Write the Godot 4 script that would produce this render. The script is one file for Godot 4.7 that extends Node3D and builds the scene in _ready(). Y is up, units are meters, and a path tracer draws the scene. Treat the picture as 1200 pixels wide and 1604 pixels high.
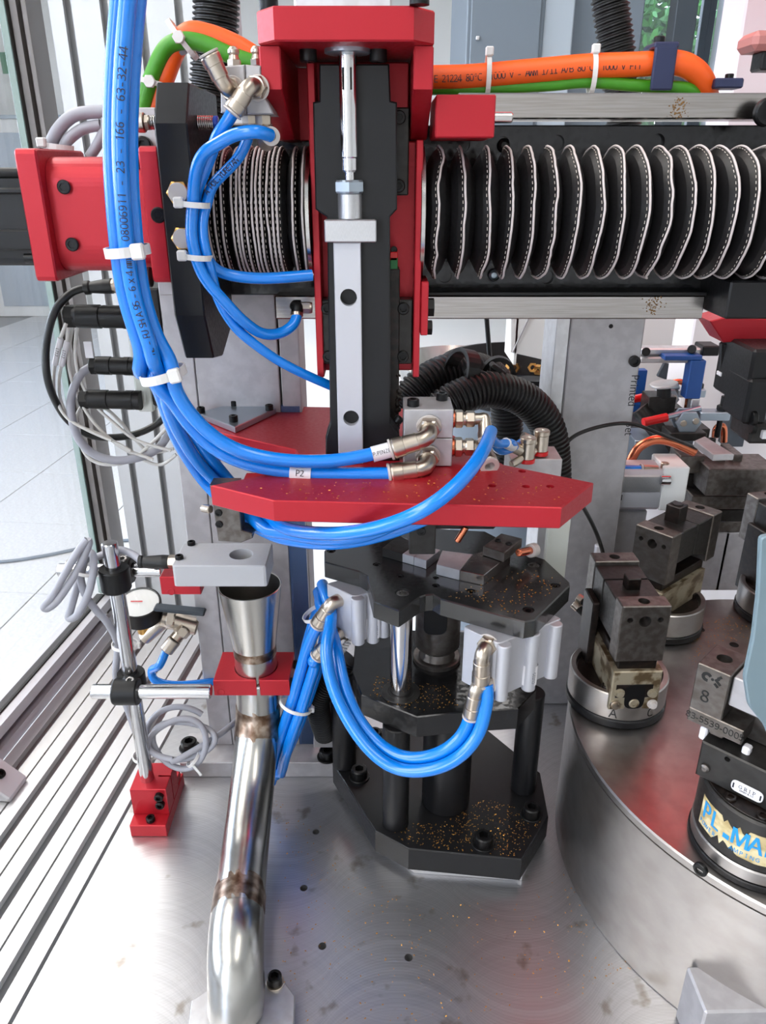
extends Node3D

# Lengths are millimetres from the machine's base plate (its top is y = 0); commit() turns them into metres above the workshop floor.
const LIFT := 850.0
const EYE := 450.0          # camera height above the base plate
const FOCAL := 1204.0       # focal length in pixels of the 1200 x 1604 frame
const DIP := 24.0           # camera looks down by this many degrees

var M := {}
var counts := {}
var rng := RandomNumberGenerator.new()


# ---------------------------------------------------------------- mesh collector
class Geo:
	var v := PackedVector3Array()
	var n := PackedVector3Array()

	func tri(a: Vector3, b: Vector3, c: Vector3, na: Vector3, nb: Vector3, nc: Vector3) -> void:
		var flip := (b - a).cross(c - a).dot(na + nb + nc) > 0.0
		v.append(a); n.append(na)
		if flip:
			v.append(c); n.append(nc); v.append(b); n.append(nb)
		else:
			v.append(b); n.append(nb); v.append(c); n.append(nc)

	func quad(a: Vector3, b: Vector3, c: Vector3, d: Vector3, hint: Vector3) -> void:
		var nn := (c - a).cross(d - b)
		if nn.length_squared() < 1e-14:
			return
		nn = nn.normalized()
		if nn.dot(hint) < 0.0:
			nn = -nn
		tri(a, b, c, nn, nn, nn)
		tri(a, c, d, nn, nn, nn)

	func add(o: Geo) -> Geo:
		v.append_array(o.v); n.append_array(o.n)
		return self

	func moved(t: Transform3D) -> Geo:
		var o := Geo.new()
		o.v = t * v
		var nb := t.basis.orthonormalized()
		for q in n:
			o.n.append(nb * q)
		if t.basis.determinant() < 0.0:
			for i in range(0, o.v.size(), 3):
				var a := o.v[i]; o.v[i] = o.v[i + 1]; o.v[i + 1] = a
				var b := o.n[i]; o.n[i] = o.n[i + 1]; o.n[i + 1] = b
		return o

	# box with all edges chamfered
	func box(c: Vector3, s: Vector3, bev := 0.4, b := Basis(), bores := []) -> Geo:   # bores: [axis, side, u, v, radius, depth] in the face's own middle
		var h := s / 2.0
		var e := minf(bev, minf(h.x, minf(h.y, h.z)) * 0.6)
		var p := func(sx, sy, sz, k):
			var q := Vector3(sx * h.x, sy * h.y, sz * h.z)
			for i in 3:
				if i != k:
					q[i] -= signf(q[i]) * e
			return c + b * q
		for k in 3:
			var i := (k + 1) % 3
			var j := (k + 2) % 3
			for s0 in [-1, 1]:
				var cs := []
				for pr in [[-1, -1], [1, -1], [1, 1], [-1, 1]]:
					var w := [0, 0, 0]
					w[k] = s0; w[i] = pr[0]; w[j] = pr[1]
					cs.append(p.call(w[0], w[1], w[2], k))
				var nd := Vector3.ZERO
				nd[k] = s0
				var mine := bores.filter(func(q): return q[0] == k and q[1] == s0)
				if mine.size():
					var ei := Vector3.ZERO; ei[i] = 1
					var ej := Vector3.ZERO; ej[j] = 1
					bored(rect2(h[i] - e, h[j] - e), mine, Transform3D(Basis(b * ei, b * ej, b * nd), c + b * (nd * h[k])))
					continue
				quad(cs[0], cs[1], cs[2], cs[3], b * nd)
			for s1 in [-1, 1]:
				for s2 in [-1, 1]:
					var w0 := [0, 0, 0]; w0[k] = -1; w0[i] = s1; w0[j] = s2
					var w1 := [0, 0, 0]; w1[k] = 1; w1[i] = s1; w1[j] = s2
					var hn := Vector3.ZERO; hn[i] = s1; hn[j] = s2
					quad(p.call(w0[0], w0[1], w0[2], i), p.call(w1[0], w1[1], w1[2], i), p.call(w1[0], w1[1], w1[2], j), p.call(w0[0], w0[1], w0[2], j), b * hn)
		for sx in [-1, 1]:
			for sy in [-1, 1]:
				for sz in [-1, 1]:
					var nn := (b * Vector3(sx, sy, sz)).normalized()
					tri(p.call(sx, sy, sz, 0), p.call(sx, sy, sz, 1), p.call(sx, sy, sz, 2), nn, nn, nn)
		return self

	# polygon (u, v) pushed out along t from 0 to h in the frame X, with round holes [centre, radius, depth (0 = through)] in the t = h face
	func plate(pts: PackedVector2Array, h: float, X: Transform3D, bev := 0.4, holes := []) -> Geo:
		var poly := pts.duplicate()
		var area := 0.0
		for i in poly.size():
			var a := poly[i]; var b := poly[(i + 1) % poly.size()]
			area += a.x * b.y - a.y * b.x
		if area < 0.0:
			poly.reverse()
		var m := poly.size()
		var ins := PackedVector2Array()
		for i in m:
			var d0 := (poly[i] - poly[(i + m - 1) % m]).normalized()
			var d1 := (poly[(i + 1) % m] - poly[i]).normalized()
			var n0 := Vector2(-d0.y, d0.x); var n1 := Vector2(-d1.y, d1.x)
			var mm := n0 + n1
			ins.append(poly[i] + mm * (bev / maxf(0.3, mm.dot(n0))))
		var P := func(q: Vector2, t: float): return X * Vector3(q.x, q.y, t)
		var up := (X.basis * Vector3(0, 0, 1)).normalized()
		for i in m:
			var j := (i + 1) % m
			var d := poly[j] - poly[i]
			var out := X.basis * Vector3(d.y, -d.x, 0)
			quad(P.call(poly[i], bev), P.call(poly[j], bev), P.call(poly[j], h - bev), P.call(poly[i], h - bev), out)
			quad(P.call(poly[i], h - bev), P.call(poly[j], h - bev), P.call(ins[j], h), P.call(ins[i], h), out.normalized() + up)
			quad(P.call(poly[i], bev), P.call(poly[j], bev), P.call(ins[j], 0.0), P.call(ins[i], 0.0), out.normalized() - up)
		var low := ins.duplicate()
		for ho in holes:
			if ho[2] <= 0.0:
				low = bridge(low, ho[0], ho[1])
		var idx := ears(low)
		for i in range(0, idx.size(), 3):
			tri(P.call(low[idx[i]], 0.0), P.call(low[idx[i + 1]], 0.0), P.call(low[idx[i + 2]], 0.0), -up, -up, -up)
		var top := ins.duplicate()
		var order := holes.duplicate()
		order.sort_custom(func(a, b): return a[0].x + a[1] > b[0].x + b[1])
		for ho in order:
			top = bridge(top, ho[0], ho[1])
		idx = ears(top)
		for i in range(0, idx.size(), 3):
			tri(P.call(top[idx[i]], h), P.call(top[idx[i + 1]], h), P.call(top[idx[i + 2]], h), up, up, up)
		for ho in holes:
			var dep: float = ho[2] if ho[2] > 0.0 else h
			var seg := 20
			for i in seg:
				var a0 := TAU * i / seg; var a1 := TAU * (i + 1) / seg
				var c0: Vector2 = ho[0] + Vector2(cos(a0), sin(a0)) * ho[1]
				var c1: Vector2 = ho[0] + Vector2(cos(a1), sin(a1)) * ho[1]
				var m0 := (X.basis * Vector3(-cos(a0), -sin(a0), 0)).normalized()
				var m1 := (X.basis * Vector3(-cos(a1), -sin(a1), 0)).normalized()
				tri(P.call(c0, h), P.call(c1, h), P.call(c1, h - dep), m0, m1, m1)
				tri(P.call(c0, h), P.call(c1, h - dep), P.call(c0, h - dep), m0, m1, m0)
				if ho[2] > 0.0:
					tri(P.call(ho[0], h - dep), P.call(c0, h - dep), P.call(c1, h - dep), up, up, up)
		return self

	static func rect2(x: float, y: float) -> PackedVector2Array:
		return PackedVector2Array([Vector2(-x, -y), Vector2(x, -y), Vector2(x, y), Vector2(-x, y)])

	# a flat face with real blind holes
	func bored(poly: PackedVector2Array, holes: Array, X: Transform3D) -> void:
		var top := poly
		holes.sort_custom(func(a, b): return a[2] + a[4] > b[2] + b[4])
		for ho in holes:
			top = bridge(top, Vector2(ho[2], ho[3]), ho[4])
		var up := X.basis.z
		var idx := ears(top)
		for i in range(0, idx.size(), 3):
			tri(X * Vector3(top[idx[i]].x, top[idx[i]].y, 0), X * Vector3(top[idx[i + 1]].x, top[idx[i + 1]].y, 0), X * Vector3(top[idx[i + 2]].x, top[idx[i + 2]].y, 0), up, up, up)
		for ho in holes:
			for i in 20:
				var d0 := Vector3(cos(TAU * i / 20), sin(TAU * i / 20), 0); var d1 := Vector3(cos(TAU * (i + 1) / 20), sin(TAU * (i + 1) / 20), 0)
				var m := Vector3(ho[2], ho[3], 0); var dn := Vector3(0, 0, -ho[5])
				var c0: Vector3 = m + d0 * ho[4]; var c1: Vector3 = m + d1 * ho[4]
				tri(X * c0, X * c1, X * (c1 + dn), X.basis * -d0, X.basis * -d1, X.basis * -d1)
				tri(X * c0, X * (c1 + dn), X * (c0 + dn), X.basis * -d0, X.basis * -d1, X.basis * -d0)
				tri(X * (m + dn), X * (c0 + dn), X * (c1 + dn), up, up, up)

	static func ears(poly: PackedVector2Array) -> PackedInt32Array:
		var idx := Geometry2D.triangulate_polygon(poly)
		if idx.size() > 0:
			return idx
		var left := range(poly.size())
		var turns := 0
		while left.size() > 2 and turns < left.size() + 2:
			var m: int = left.size()
			var cut := -1
			for q in m:
				var k := (q + turns) % m
				var a := poly[left[(k + m - 1) % m]]; var b := poly[left[k]]; var c := poly[left[(k + 1) % m]]
				if (b - a).cross(c - b) <= 1e-9:
					if (b - a).length() < 1e-6 or (c - b).length() < 1e-6:
						cut = k
						break
					continue
				var ok := true
				for w in left:
					var p := poly[w]
					if p.is_equal_approx(a) or p.is_equal_approx(b) or p.is_equal_approx(c):
						continue
					if (b - a).cross(p - a) > -1e-7 and (c - b).cross(p - b) > -1e-7 and (a - c).cross(p - c) > -1e-7:
						ok = false
						break
				if ok:
					cut = k
					break
			if cut < 0:
				break
			idx.append_array([left[(cut + left.size() - 1) % left.size()], left[cut], left[(cut + 1) % left.size()]])
			left.remove_at(cut)
		return idx

	static func bridge(outer: PackedVector2Array, c: Vector2, r: float) -> PackedVector2Array:
		var seg := 20
		var start := c + Vector2(r, 0)
		var best := -1
		var bd := 1e18
		for i in outer.size():
			var d := outer[i].distance_squared_to(start)
			if d >= bd or outer[i].x < start.x - 1e-6:
				continue
			var ok := true
			for k in outer.size():
				var a := outer[k]; var b := outer[(k + 1) % outer.size()]
				if a.is_equal_approx(outer[i]) or b.is_equal_approx(outer[i]):
					continue
				if Geometry2D.segment_intersects_segment(start, outer[i], a, b) != null:
					ok = false
					break
			if ok:
				bd = d; best = i
		if best < 0:
			return outer
		var res := PackedVector2Array()
		for i in best + 1:
			res.append(outer[i])
		for i in seg + 1:
			var a := -TAU * i / seg
			res.append(c + Vector2(cos(a), sin(a)) * r)
		for i in range(best, outer.size()):
			res.append(outer[i])
		return res

	# profile of Vector3(along, radius, six) turned about the axis from a along dir; six = 1 makes that ring a hexagon, bore holes run backwards
	func lathe(a: Vector3, dir: Vector3, prof: Array, seg := 24, spin := 0.0) -> Geo:
		var w := dir.normalized()
		var u := w.cross(Vector3.UP if absf(w.y) < 0.9 else Vector3.RIGHT).normalized()
		var s := w.cross(u)
		for i in prof.size() - 1:
			var p: Vector3 = v3(prof[i]); var q: Vector3 = v3(prof[i + 1])
			var hexy := p.z > 0.5 or q.z > 0.5
			var tn := Vector2(-(q.y - p.y), q.x - p.x)
			if tn.length() < 1e-9:
				if not hexy or is_equal_approx(p.z, q.z):
					continue
				tn = Vector2(1, 0)
			tn = tn.normalized()
			for k in seg:
				var t0 := TAU * k / seg + spin; var t1 := TAU * (k + 1) / seg + spin
				var d0 := u * cos(t0) + s * sin(t0); var d1 := u * cos(t1) + s * sin(t1)
				var f0 := hexf(TAU * k / seg) ; var f1 := hexf(TAU * (k + 1) / seg)
				var p0 := a + w * p.x + d0 * p.y * (f0 if p.z > 0.5 else 1.0)
				var p1 := a + w * p.x + d1 * p.y * (f1 if p.z > 0.5 else 1.0)
				var q0 := a + w * q.x + d0 * q.y * (f0 if q.z > 0.5 else 1.0)
				var q1 := a + w * q.x + d1 * q.y * (f1 if q.z > 0.5 else 1.0)
				var n0 := w * tn.x * -1.0 * -1.0 + d0 * tn.y
				var n1 := w * tn.x + d1 * tn.y
				if hexy:
					quad(p0, p1, q1, q0, n0 + n1)
				else:
					if p.y > 1e-6:
						tri(p0, p1, q1, n0, n1, n1)
					if q.y > 1e-6:
						tri(p0, q1, q0, n0, n1, n0)
		return self

	static func v3(q) -> Vector3:
		return q if q is Vector3 else Vector3(q.x, q.y, 0)

	static func hexf(t: float) -> float:
		var m := fposmod(t, PI / 3.0) - PI / 6.0
		return cos(PI / 6.0) / cos(m)

	func cyl(a: Vector3, b: Vector3, r: float, ch := 0.4, seg := 24) -> Geo:
		var l := a.distance_to(b)
		ch = minf(ch, minf(l / 3.0, r / 2.0))
		return lathe(a, b - a, [Vector2(0, 0), Vector2(0, r - ch), Vector2(ch, r), Vector2(l - ch, r), Vector2(l, r - ch), Vector2(l, 0)], seg)

	func hexbar(a: Vector3, b: Vector3, r: float, spin := 0.0) -> Geo:
		var l := a.distance_to(b)
		return lathe(a, b - a, [Vector2(0, 0), Vector2(0, r * 0.84), Vector3(l * 0.15, r, 1), Vector3(l * 0.85, r, 1), Vector2(l, r * 0.84), Vector2(l, 0)], 24, spin)

	# socket head cap screw standing on a, head along dir
	func screw(a: Vector3, dir: Vector3, r: float, h := -1.0) -> Geo:
		if h < 0.0:
			h = r * 1.2
		return lathe(a, dir, [Vector2(0, 0), Vector2(0, r), Vector2(h - r * 0.14, r), Vector2(h, r * 0.86), Vector2(h, r * 0.62), Vector3(h - 0.01, r * 0.58, 1), Vector3(h * 0.45, r * 0.55, 1), Vector2(h * 0.45, 0)])

	func tube(pts: PackedVector3Array, r: float, seg := 14, caps := true, radii := PackedFloat32Array()) -> Geo:
		var m := pts.size()
		var fr := []
		var u := Vector3.ZERO
		for i in m:
			var t := (pts[mini(i + 1, m - 1)] - pts[maxi(i - 1, 0)]).normalized()
			if i == 0:
				u = t.cross(Vector3.UP if absf(t.y) < 0.9 else Vector3.RIGHT).normalized()
			else:
				u = (u - t * u.dot(t)).normalized()
			fr.append([u, t.cross(u), t])
		for i in m - 1:
			var r0 := radii[i] if radii.size() else r
			var r1 := radii[i + 1] if radii.size() else r
			for k in seg:
				var a0 := TAU * k / seg; var a1 := TAU * (k + 1) / seg
				var n00: Vector3 = fr[i][0] * cos(a0) + fr[i][1] * sin(a0)
				var n01: Vector3 = fr[i][0] * cos(a1) + fr[i][1] * sin(a1)
				var n10: Vector3 = fr[i + 1][0] * cos(a0) + fr[i + 1][1] * sin(a0)
				var n11: Vector3 = fr[i + 1][0] * cos(a1) + fr[i + 1][1] * sin(a1)
				var lean := Vector3.ZERO
				if radii.size():
					lean = fr[i][2] * ((r0 - r1) / maxf(0.01, pts[i].distance_to(pts[i + 1])))
				tri(pts[i] + n00 * r0, pts[i] + n01 * r0, pts[i + 1] + n11 * r1, (n00 + lean).normalized(), (n01 + lean).normalized(), (n11 + lean).normalized())
				tri(pts[i] + n00 * r0, pts[i + 1] + n11 * r1, pts[i + 1] + n10 * r1, (n00 + lean).normalized(), (n11 + lean).normalized(), (n10 + lean).normalized())
		if caps:
			for e in [0, m - 1]:
				var nn: Vector3 = fr[e][2] * (-1.0 if e == 0 else 1.0)
				var re := r if radii.is_empty() else radii[e]
				for k in seg:
					var a0 := TAU * k / seg; var a1 := TAU * (k + 1) / seg
					tri(pts[e], pts[e] + (fr[e][0] * cos(a0) + fr[e][1] * sin(a0)) * re, pts[e] + (fr[e][0] * cos(a1) + fr[e][1] * sin(a1)) * re, nn, nn, nn)
		return self

	# flat strap round an ellipse of half axes along ea and eb
	func band(c: Vector3, ea: Vector3, eb: Vector3, width: float, th: float, seg := 28) -> Geo:
		var w := ea.cross(eb).normalized() * width / 2.0
		var oa := ea + ea.normalized() * th
		var ob := eb + eb.normalized() * th
		for k in seg:
			var a0 := TAU * k / seg; var a1 := TAU * (k + 1) / seg
			var i0 := c + ea * cos(a0) + eb * sin(a0); var i1 := c + ea * cos(a1) + eb * sin(a1)
			var o0 := c + oa * cos(a0) + ob * sin(a0); var o1 := c + oa * cos(a1) + ob * sin(a1)
			quad(o0 - w, o1 - w, o1 + w, o0 + w, o0 - c)
			quad(i0 - w, i1 - w, i1 + w, i0 + w, c - i0)
			quad(o0 + w, o1 + w, i1 + w, i0 + w, w)
			quad(o0 - w, o1 - w, i1 - w, i0 - w, -w)
		return self

	# raised lettering: height in mm, centred on X, reading along X.x and standing up along X.y
	func text(s: String, height: float, X: Transform3D, depth := 0.15, font := "Droid Sans", spaced := 1.0) -> Geo:
		var t := TextMesh.new()
		var f := SystemFont.new()
		f.font_names = [font]
		t.font = f
		t.text = s
		t.font_size = 32
		t.pixel_size = height / 23.0
		t.depth = depth
		t.curve_step = 4.0
		for k in t.get_surface_count():
			var arr := t.surface_get_arrays(k)
			var vs: PackedVector3Array = arr[Mesh.ARRAY_VERTEX]
			var ns: PackedVector3Array = arr[Mesh.ARRAY_NORMAL]
			var ix = arr[Mesh.ARRAY_INDEX]
			var cnt: int = ix.size() if ix != null else vs.size()
			for i in cnt:
				var q: int = ix[i] if ix != null else i
				v.append(X * Vector3(vs[q].x * spaced, vs[q].y, vs[q].z))
				n.append((X.basis * ns[q]).normalized())
		return self

	func mesh(origin: Vector3, mat: Material) -> ArrayMesh:
		var arr := []
		arr.resize(Mesh.ARRAY_MAX)
		var out := PackedVector3Array()
		out.resize(v.size())
		for i in v.size():
			out[i] = (v[i] - origin) * 0.001
		arr[Mesh.ARRAY_VERTEX] = out
		arr[Mesh.ARRAY_NORMAL] = n
		var am := ArrayMesh.new()
		am.add_surface_from_arrays(Mesh.PRIMITIVE_TRIANGLES, arr)
		am.surface_set_material(0, mat)
		return am


# ---------------------------------------------------------------- where a sight line meets a plane of the machine
func sight(px: float, py: float) -> Vector3:
	var u := (px - 600.0) / FOCAL
	var w := (802.0 - py) / FOCAL
	var s := sin(deg_to_rad(DIP)); var c := cos(deg_to_rad(DIP))
	return Vector3(u, -s + w * c, -c - w * s)

func fz(px: float, py: float, z: float) -> Vector3:      # on the upright plane z
	var r := sight(px, py)
	return Vector3(0, EYE, 0) + r * (z / r.z)

func fy(px: float, py: float, y: float) -> Vector3:      # on the level plane y
	var r := sight(px, py)
	return Vector3(0, EYE, 0) + r * ((y - EYE) / r.y)

func run(pts: Array) -> PackedVector3Array:              # list of [px, py, z]
	var o := PackedVector3Array()
	for p in pts:
		o.append(fz(p[0], p[1], p[2]))
	return o

func spline(pts: PackedVector3Array, sub := 8) -> PackedVector3Array:
	var o := PackedVector3Array()
	var m := pts.size()
	for i in m - 1:
		var a := pts[maxi(i - 1, 0)]; var b := pts[i]; var c := pts[i + 1]; var d := pts[mini(i + 2, m - 1)]
		for k in sub:
			var t := float(k) / sub
			o.append(0.5 * ((2.0 * b) + (c - a) * t + (2.0 * a - 5.0 * b + 4.0 * c - d) * t * t + (3.0 * b - a - 3.0 * c + d) * t * t * t))
	o.append(pts[m - 1])
	return o

func flat(pts: Array, y: float) -> PackedVector2Array:   # outline of a level plate, as (x, z)
	var o := PackedVector2Array()
	for p in pts:
		var q := fy(p[0], p[1], y)
		o.append(Vector2(q.x, q.z))
	return o

func face(pts: Array, z: float) -> PackedVector2Array:   # outline of an upright plate, as (x, y)
	var o := PackedVector2Array()
	for p in pts:
		var q := fz(p[0], p[1], z)
		o.append(Vector2(q.x, q.y))
	return o

func level(y: float) -> Transform3D:                      # frame of a level plate whose underside is at y
	return Transform3D(Basis(Vector3(1, 0, 0), Vector3(0, 0, 1), Vector3(0, 1, 0)), Vector3(0, y, 0))

func upright(z: float) -> Transform3D:                    # frame of an upright plate whose back is at z
	return Transform3D(Basis(), Vector3(0, 0, z))

func sideways(x: float) -> Transform3D:                   # (z, y) outline pushed along x
	return Transform3D(Basis(Vector3(0, 0, 1), Vector3(0, 1, 0), Vector3(1, 0, 0)), Vector3(x, 0, 0))

func rect(x0: float, y0: float, x1: float, y1: float) -> PackedVector2Array:
	return PackedVector2Array([Vector2(x0, y0), Vector2(x1, y0), Vector2(x1, y1), Vector2(x0, y1)])

func ngon(c: Vector2, r: float, k: int, spin := 0.0) -> PackedVector2Array:
	var o := PackedVector2Array()
	for i in k:
		o.append(c + Vector2.from_angle(TAU * i / k + spin) * r)
	return o

func rounded(poly: PackedVector2Array, r: float, k := 5) -> PackedVector2Array:
	var o := PackedVector2Array()
	var m := poly.size()
	for i in m:
		var p := poly[i]
		var a := (poly[(i + m - 1) % m] - p); var b := (poly[(i + 1) % m] - p)
		var rr := minf(r, minf(a.length(), b.length()) * 0.45)
		var s := p + a.normalized() * rr; var e := p + b.normalized() * rr
		for j in k + 1:
			var t := float(j) / k
			o.append(s.lerp(p, t).lerp(p.lerp(e, t), t))
	return o

func G() -> Geo:
	return Geo.new()


# ---------------------------------------------------------------- things and parts
func numbered(key: String) -> String:
	counts[key] = counts.get(key, -1) + 1
	var s := key.get_slice("/", key.get_slice_count("/") - 1)
	return s if counts[key] == 0 else "%s_%03d" % [s, counts[key]]

func metas(o: Node, label: String, category: String, group: String, kind: String) -> void:
	if label: o.set_meta("label", label)
	if category: o.set_meta("category", category)
	if group: o.set_meta("group", group)
	if kind: o.set_meta("kind", kind)

# parts: list of [name, Geo, material, sub-parts?, label?]; one part with an empty name makes a thing of a single mesh
func T(called: String, label: String, category: String, parts: Array, group := "", kind := "") -> Node3D:
	var lo := Vector3.INF
	var hi := -Vector3.INF
	for p in parts:
		for q in p[1].v:
			lo = lo.min(q); hi = hi.max(q)
	var base := Vector3((lo.x + hi.x) / 2.0, lo.y, (lo.z + hi.z) / 2.0)
	var o: Node3D
	if parts.size() == 1 and parts[0][0] == "":
		o = MeshInstance3D.new()
		o.mesh = parts[0][1].mesh(base, parts[0][2])
	else:
		o = Node3D.new()
	o.name = numbered(called)
	metas(o, label, category, group, kind)
	add_child(o, true)
	o.position = (base + Vector3(0, LIFT, 0)) * 0.001
	if not o is MeshInstance3D:
		var seen := {}
		for p in parts:
			part(o, base, p, seen)
	return o

func part(under: Node3D, base: Vector3, p: Array, seen: Dictionary) -> void:
	var k := MeshInstance3D.new()
	seen[p[0]] = seen.get(p[0], -1) + 1
	k.name = p[0] if seen[p[0]] == 0 else "%s_%03d" % [p[0], seen[p[0]]]
	k.mesh = p[1].mesh(base, p[2])
	under.add_child(k, true)
	if p.size() > 4 and p[4]:
		k.set_meta("label", p[4])
	if p.size() > 5 and p[5]:
		k.set_meta("kind", p[5])
	if p.size() > 3 and p[3]:
		var sub := {}
		for q in p[3]:
			part(k, base, q, sub)

func screws(list: Array, mat = null, called := "screw") -> Array:      # list of [position, direction, radius]
	var o := []
	for s in list:
		o.append([called, G().screw(s[0], s[1], s[2], s[3] if s.size() > 3 else -1.0), mat if mat else M.black_screw])
	return o


# ---------------------------------------------------------------- materials
func mat(called: String, c: Color, metal: float, rough: float, extra := {}) -> StandardMaterial3D:
	var m := StandardMaterial3D.new()
	m.resource_name = called
	m.albedo_color = c
	m.metallic = metal
	m.roughness = rough
	for k in extra:
		m.set(k, extra[k])
	M[called] = m
	return m

func noise_tex(freq: float, lo: Color, hi: Color, octaves := 4, size := 512, sd := 1, at0 := 0.3, at1 := 0.7) -> NoiseTexture2D:
	var f := FastNoiseLite.new()
	f.seed = sd
	f.frequency = freq
	f.fractal_octaves = octaves
	var t := NoiseTexture2D.new()
	t.noise = f
	t.width = size; t.height = size
	t.seamless = true
	var g := Gradient.new()
	g.offsets = PackedFloat32Array([at0, at1])
	g.colors = PackedColorArray([lo, hi])
	t.color_ramp = g
	return t

func milled_tex(size: int, lo: float, hi: float, span: float, tool_r: float, sd: int) -> ImageTexture:
	# arcs left by a face mill: each pass is a stripe of width span, its lines are circles of the tool's radius stepping along
	var r := RandomNumberGenerator.new()
	r.seed = sd
	var lines := PackedFloat32Array()
	for i in size:
		lines.append(r.randf())
	var soft := PackedFloat32Array()
	for i in size:
		soft.append((lines[i] + lines[(i + 1) % size] * 0.8 + lines[(i + 2) % size] * 0.5 + lines[(i + 7) % size] * 0.7) / 3.0)
	var im := Image.create(size, size, false, Image.FORMAT_L8)
	var w := int(size * span)
	for x in size:
		var band := x / w
		var u := (float(x % w) / w - 0.5) * w
		var arc := sqrt(maxf(0.0, tool_r * tool_r * w * w - u * u))
		var dir := 1.0 if band % 2 == 0 else -1.0
		for y in size:
			var ph := int(y + dir * arc + band * 173)
			var q := soft[posmod(ph, size)]
			var q2 := soft[posmod(int(y - dir * arc * 0.93 + band * 91), size)]
			im.set_pixel(x, y, Color.from_hsv(0, 0, clampf(lerpf(lo, hi, q * 0.65 + q2 * 0.35), 0.0, 1.0)))
	im.generate_mipmaps()
	return ImageTexture.create_from_image(im)

func materials() -> void:
	var grain := noise_tex(0.05, Color(0.82, 0.82, 0.82), Color(1, 1, 1), 5, 512, 3)
	var fine := noise_tex(0.2, Color(0.88, 0.88, 0.88), Color(1, 1, 1), 3, 512, 5)
	var cloudy := noise_tex(0.012, Color(0.955, 0.95, 0.95), Color(1, 1, 1), 5, 512, 12)
	var smudge := noise_tex(0.02, Color(0.84, 0.825, 0.81), Color(1, 1, 1), 5, 512, 21)
	var tri := {"uv1_triplanar": true, "uv1_world_triplanar": true, "uv1_scale": Vector3(12, 12, 12)}
	var streak := {"uv1_triplanar": true, "uv1_world_triplanar": true, "uv1_scale": Vector3(3, 160, 3), "roughness_texture": fine, "albedo_texture": fine}
	var streak_up := {"uv1_triplanar": true, "uv1_world_triplanar": true, "uv1_scale": Vector3(160, 4, 160), "roughness_texture": fine, "albedo_texture": fine}
	mat("red", Color(0.66, 0.10, 0.15), 0.4, 0.42, tri.merged({"roughness_texture": grain}))
	mat("black_ano", Color(0.075, 0.075, 0.082), 0.0, 0.42, tri.merged({"metallic_specular": 0.4, "roughness_texture": grain}))
	mat("oily_black", Color(0.20, 0.20, 0.205), 0.7, 0.26, tri.merged({"uv1_scale": Vector3(18, 18, 18), "roughness_texture": noise_tex(0.03, Color(0.45, 0.45, 0.45), Color(1, 1, 1), 5, 512, 8, 0.4, 0.62)}))
	mat("oiled_steel", Color(0.32, 0.318, 0.315), 0.75, 0.2, tri.merged({"uv1_scale": Vector3(24, 24, 24), "roughness_texture": noise_tex(0.05, Color(0.7, 0.7, 0.7), Color(1, 1, 1), 5, 512, 8, 0.3, 0.7)}))
	mat("phosphate", Color(0.19, 0.185, 0.18), 0.5, 0.45, tri.merged({"roughness_texture": grain, "albedo_texture": smudge}))
	mat("black_plastic", Color(0.05, 0.05, 0.053), 0.0, 0.42, {"metallic_specular": 0.4})
	mat("black_rubber", Color(0.045, 0.045, 0.047), 0.0, 0.5)
	mat("black_screw", Color(0.06, 0.06, 0.064), 0.2, 0.36, {"metallic_specular": 0.4})
	mat("fabric", Color(0.08, 0.076, 0.08), 0.0, 0.5, tri.merged({"uv1_scale": Vector3(40, 40, 40), "roughness_texture": grain}))
	mat("piping", Color(0.76, 0.72, 0.71), 0.0, 0.75)
	mat("thread", Color(0.80, 0.76, 0.72), 0.0, 0.8)
	mat("alu", Color(0.82, 0.82, 0.83), 0.9, 0.42, tri.merged({"roughness_texture": grain, "albedo_texture": cloudy}))
	mat("alu_matt", Color(0.70, 0.69, 0.695), 0.6, 0.55, tri.merged({"uv1_scale": Vector3(7, 7, 7), "albedo_texture": cloudy}))
	mat("alu_brushed", Color(0.8, 0.8, 0.81), 0.9, 0.36, streak_up)
	mat("alu_ano", Color(0.74, 0.74, 0.76), 0.5, 0.5)
	mat("profile", Color(0.80, 0.805, 0.81), 0.55, 0.45, tri.merged({"roughness_texture": grain}))
	mat("steel", Color(0.80, 0.79, 0.78), 1.0, 0.22, streak.merged({"uv1_scale": Vector3(6, 60, 60)}))
	mat("ground_steel", Color(0.66, 0.64, 0.63), 1.0, 0.22, {"uv1_triplanar": true, "uv1_world_triplanar": true, "uv1_scale": Vector3(2, 70, 40), "roughness_texture": fine, "albedo_texture": noise_tex(0.02, Color(0.93, 0.925, 0.92), Color(1, 1, 1), 4, 512, 15)})
	mat("tool_steel", Color(0.44, 0.42, 0.405), 0.9, 0.42, tri.merged({"roughness_texture": grain, "albedo_texture": smudge}))
	mat("chrome", Color(0.80, 0.80, 0.81), 1.0, 0.14)
	mat("inox", Color(0.70, 0.695, 0.68), 1.0, 0.27, tri.merged({"uv1_scale": Vector3(20, 20, 20), "roughness_texture": noise_tex(0.05, Color(0.93, 0.93, 0.93), Color(1, 1, 1), 5, 512, 23)}))
	mat("weld", Color(0.68, 0.63, 0.59), 1.0, 0.3, tri.merged({"uv1_scale": Vector3(40, 40, 40), "albedo_texture": noise_tex(0.03, Color(0.55, 0.45, 0.38), Color(1, 0.98, 0.95), 4, 256, 24)}))
	mat("zinc", Color(0.62, 0.66, 0.70), 0.85, 0.3)
	mat("nickel", Color(0.74, 0.695, 0.64), 1.0, 0.3)
	mat("brass", Color(0.80, 0.62, 0.36), 1.0, 0.28)
	mat("copper", Color(0.78, 0.45, 0.33), 1.0, 0.25)
	mat("collar", Color(0.74, 0.71, 0.69), 0.2, 0.5)
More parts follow.
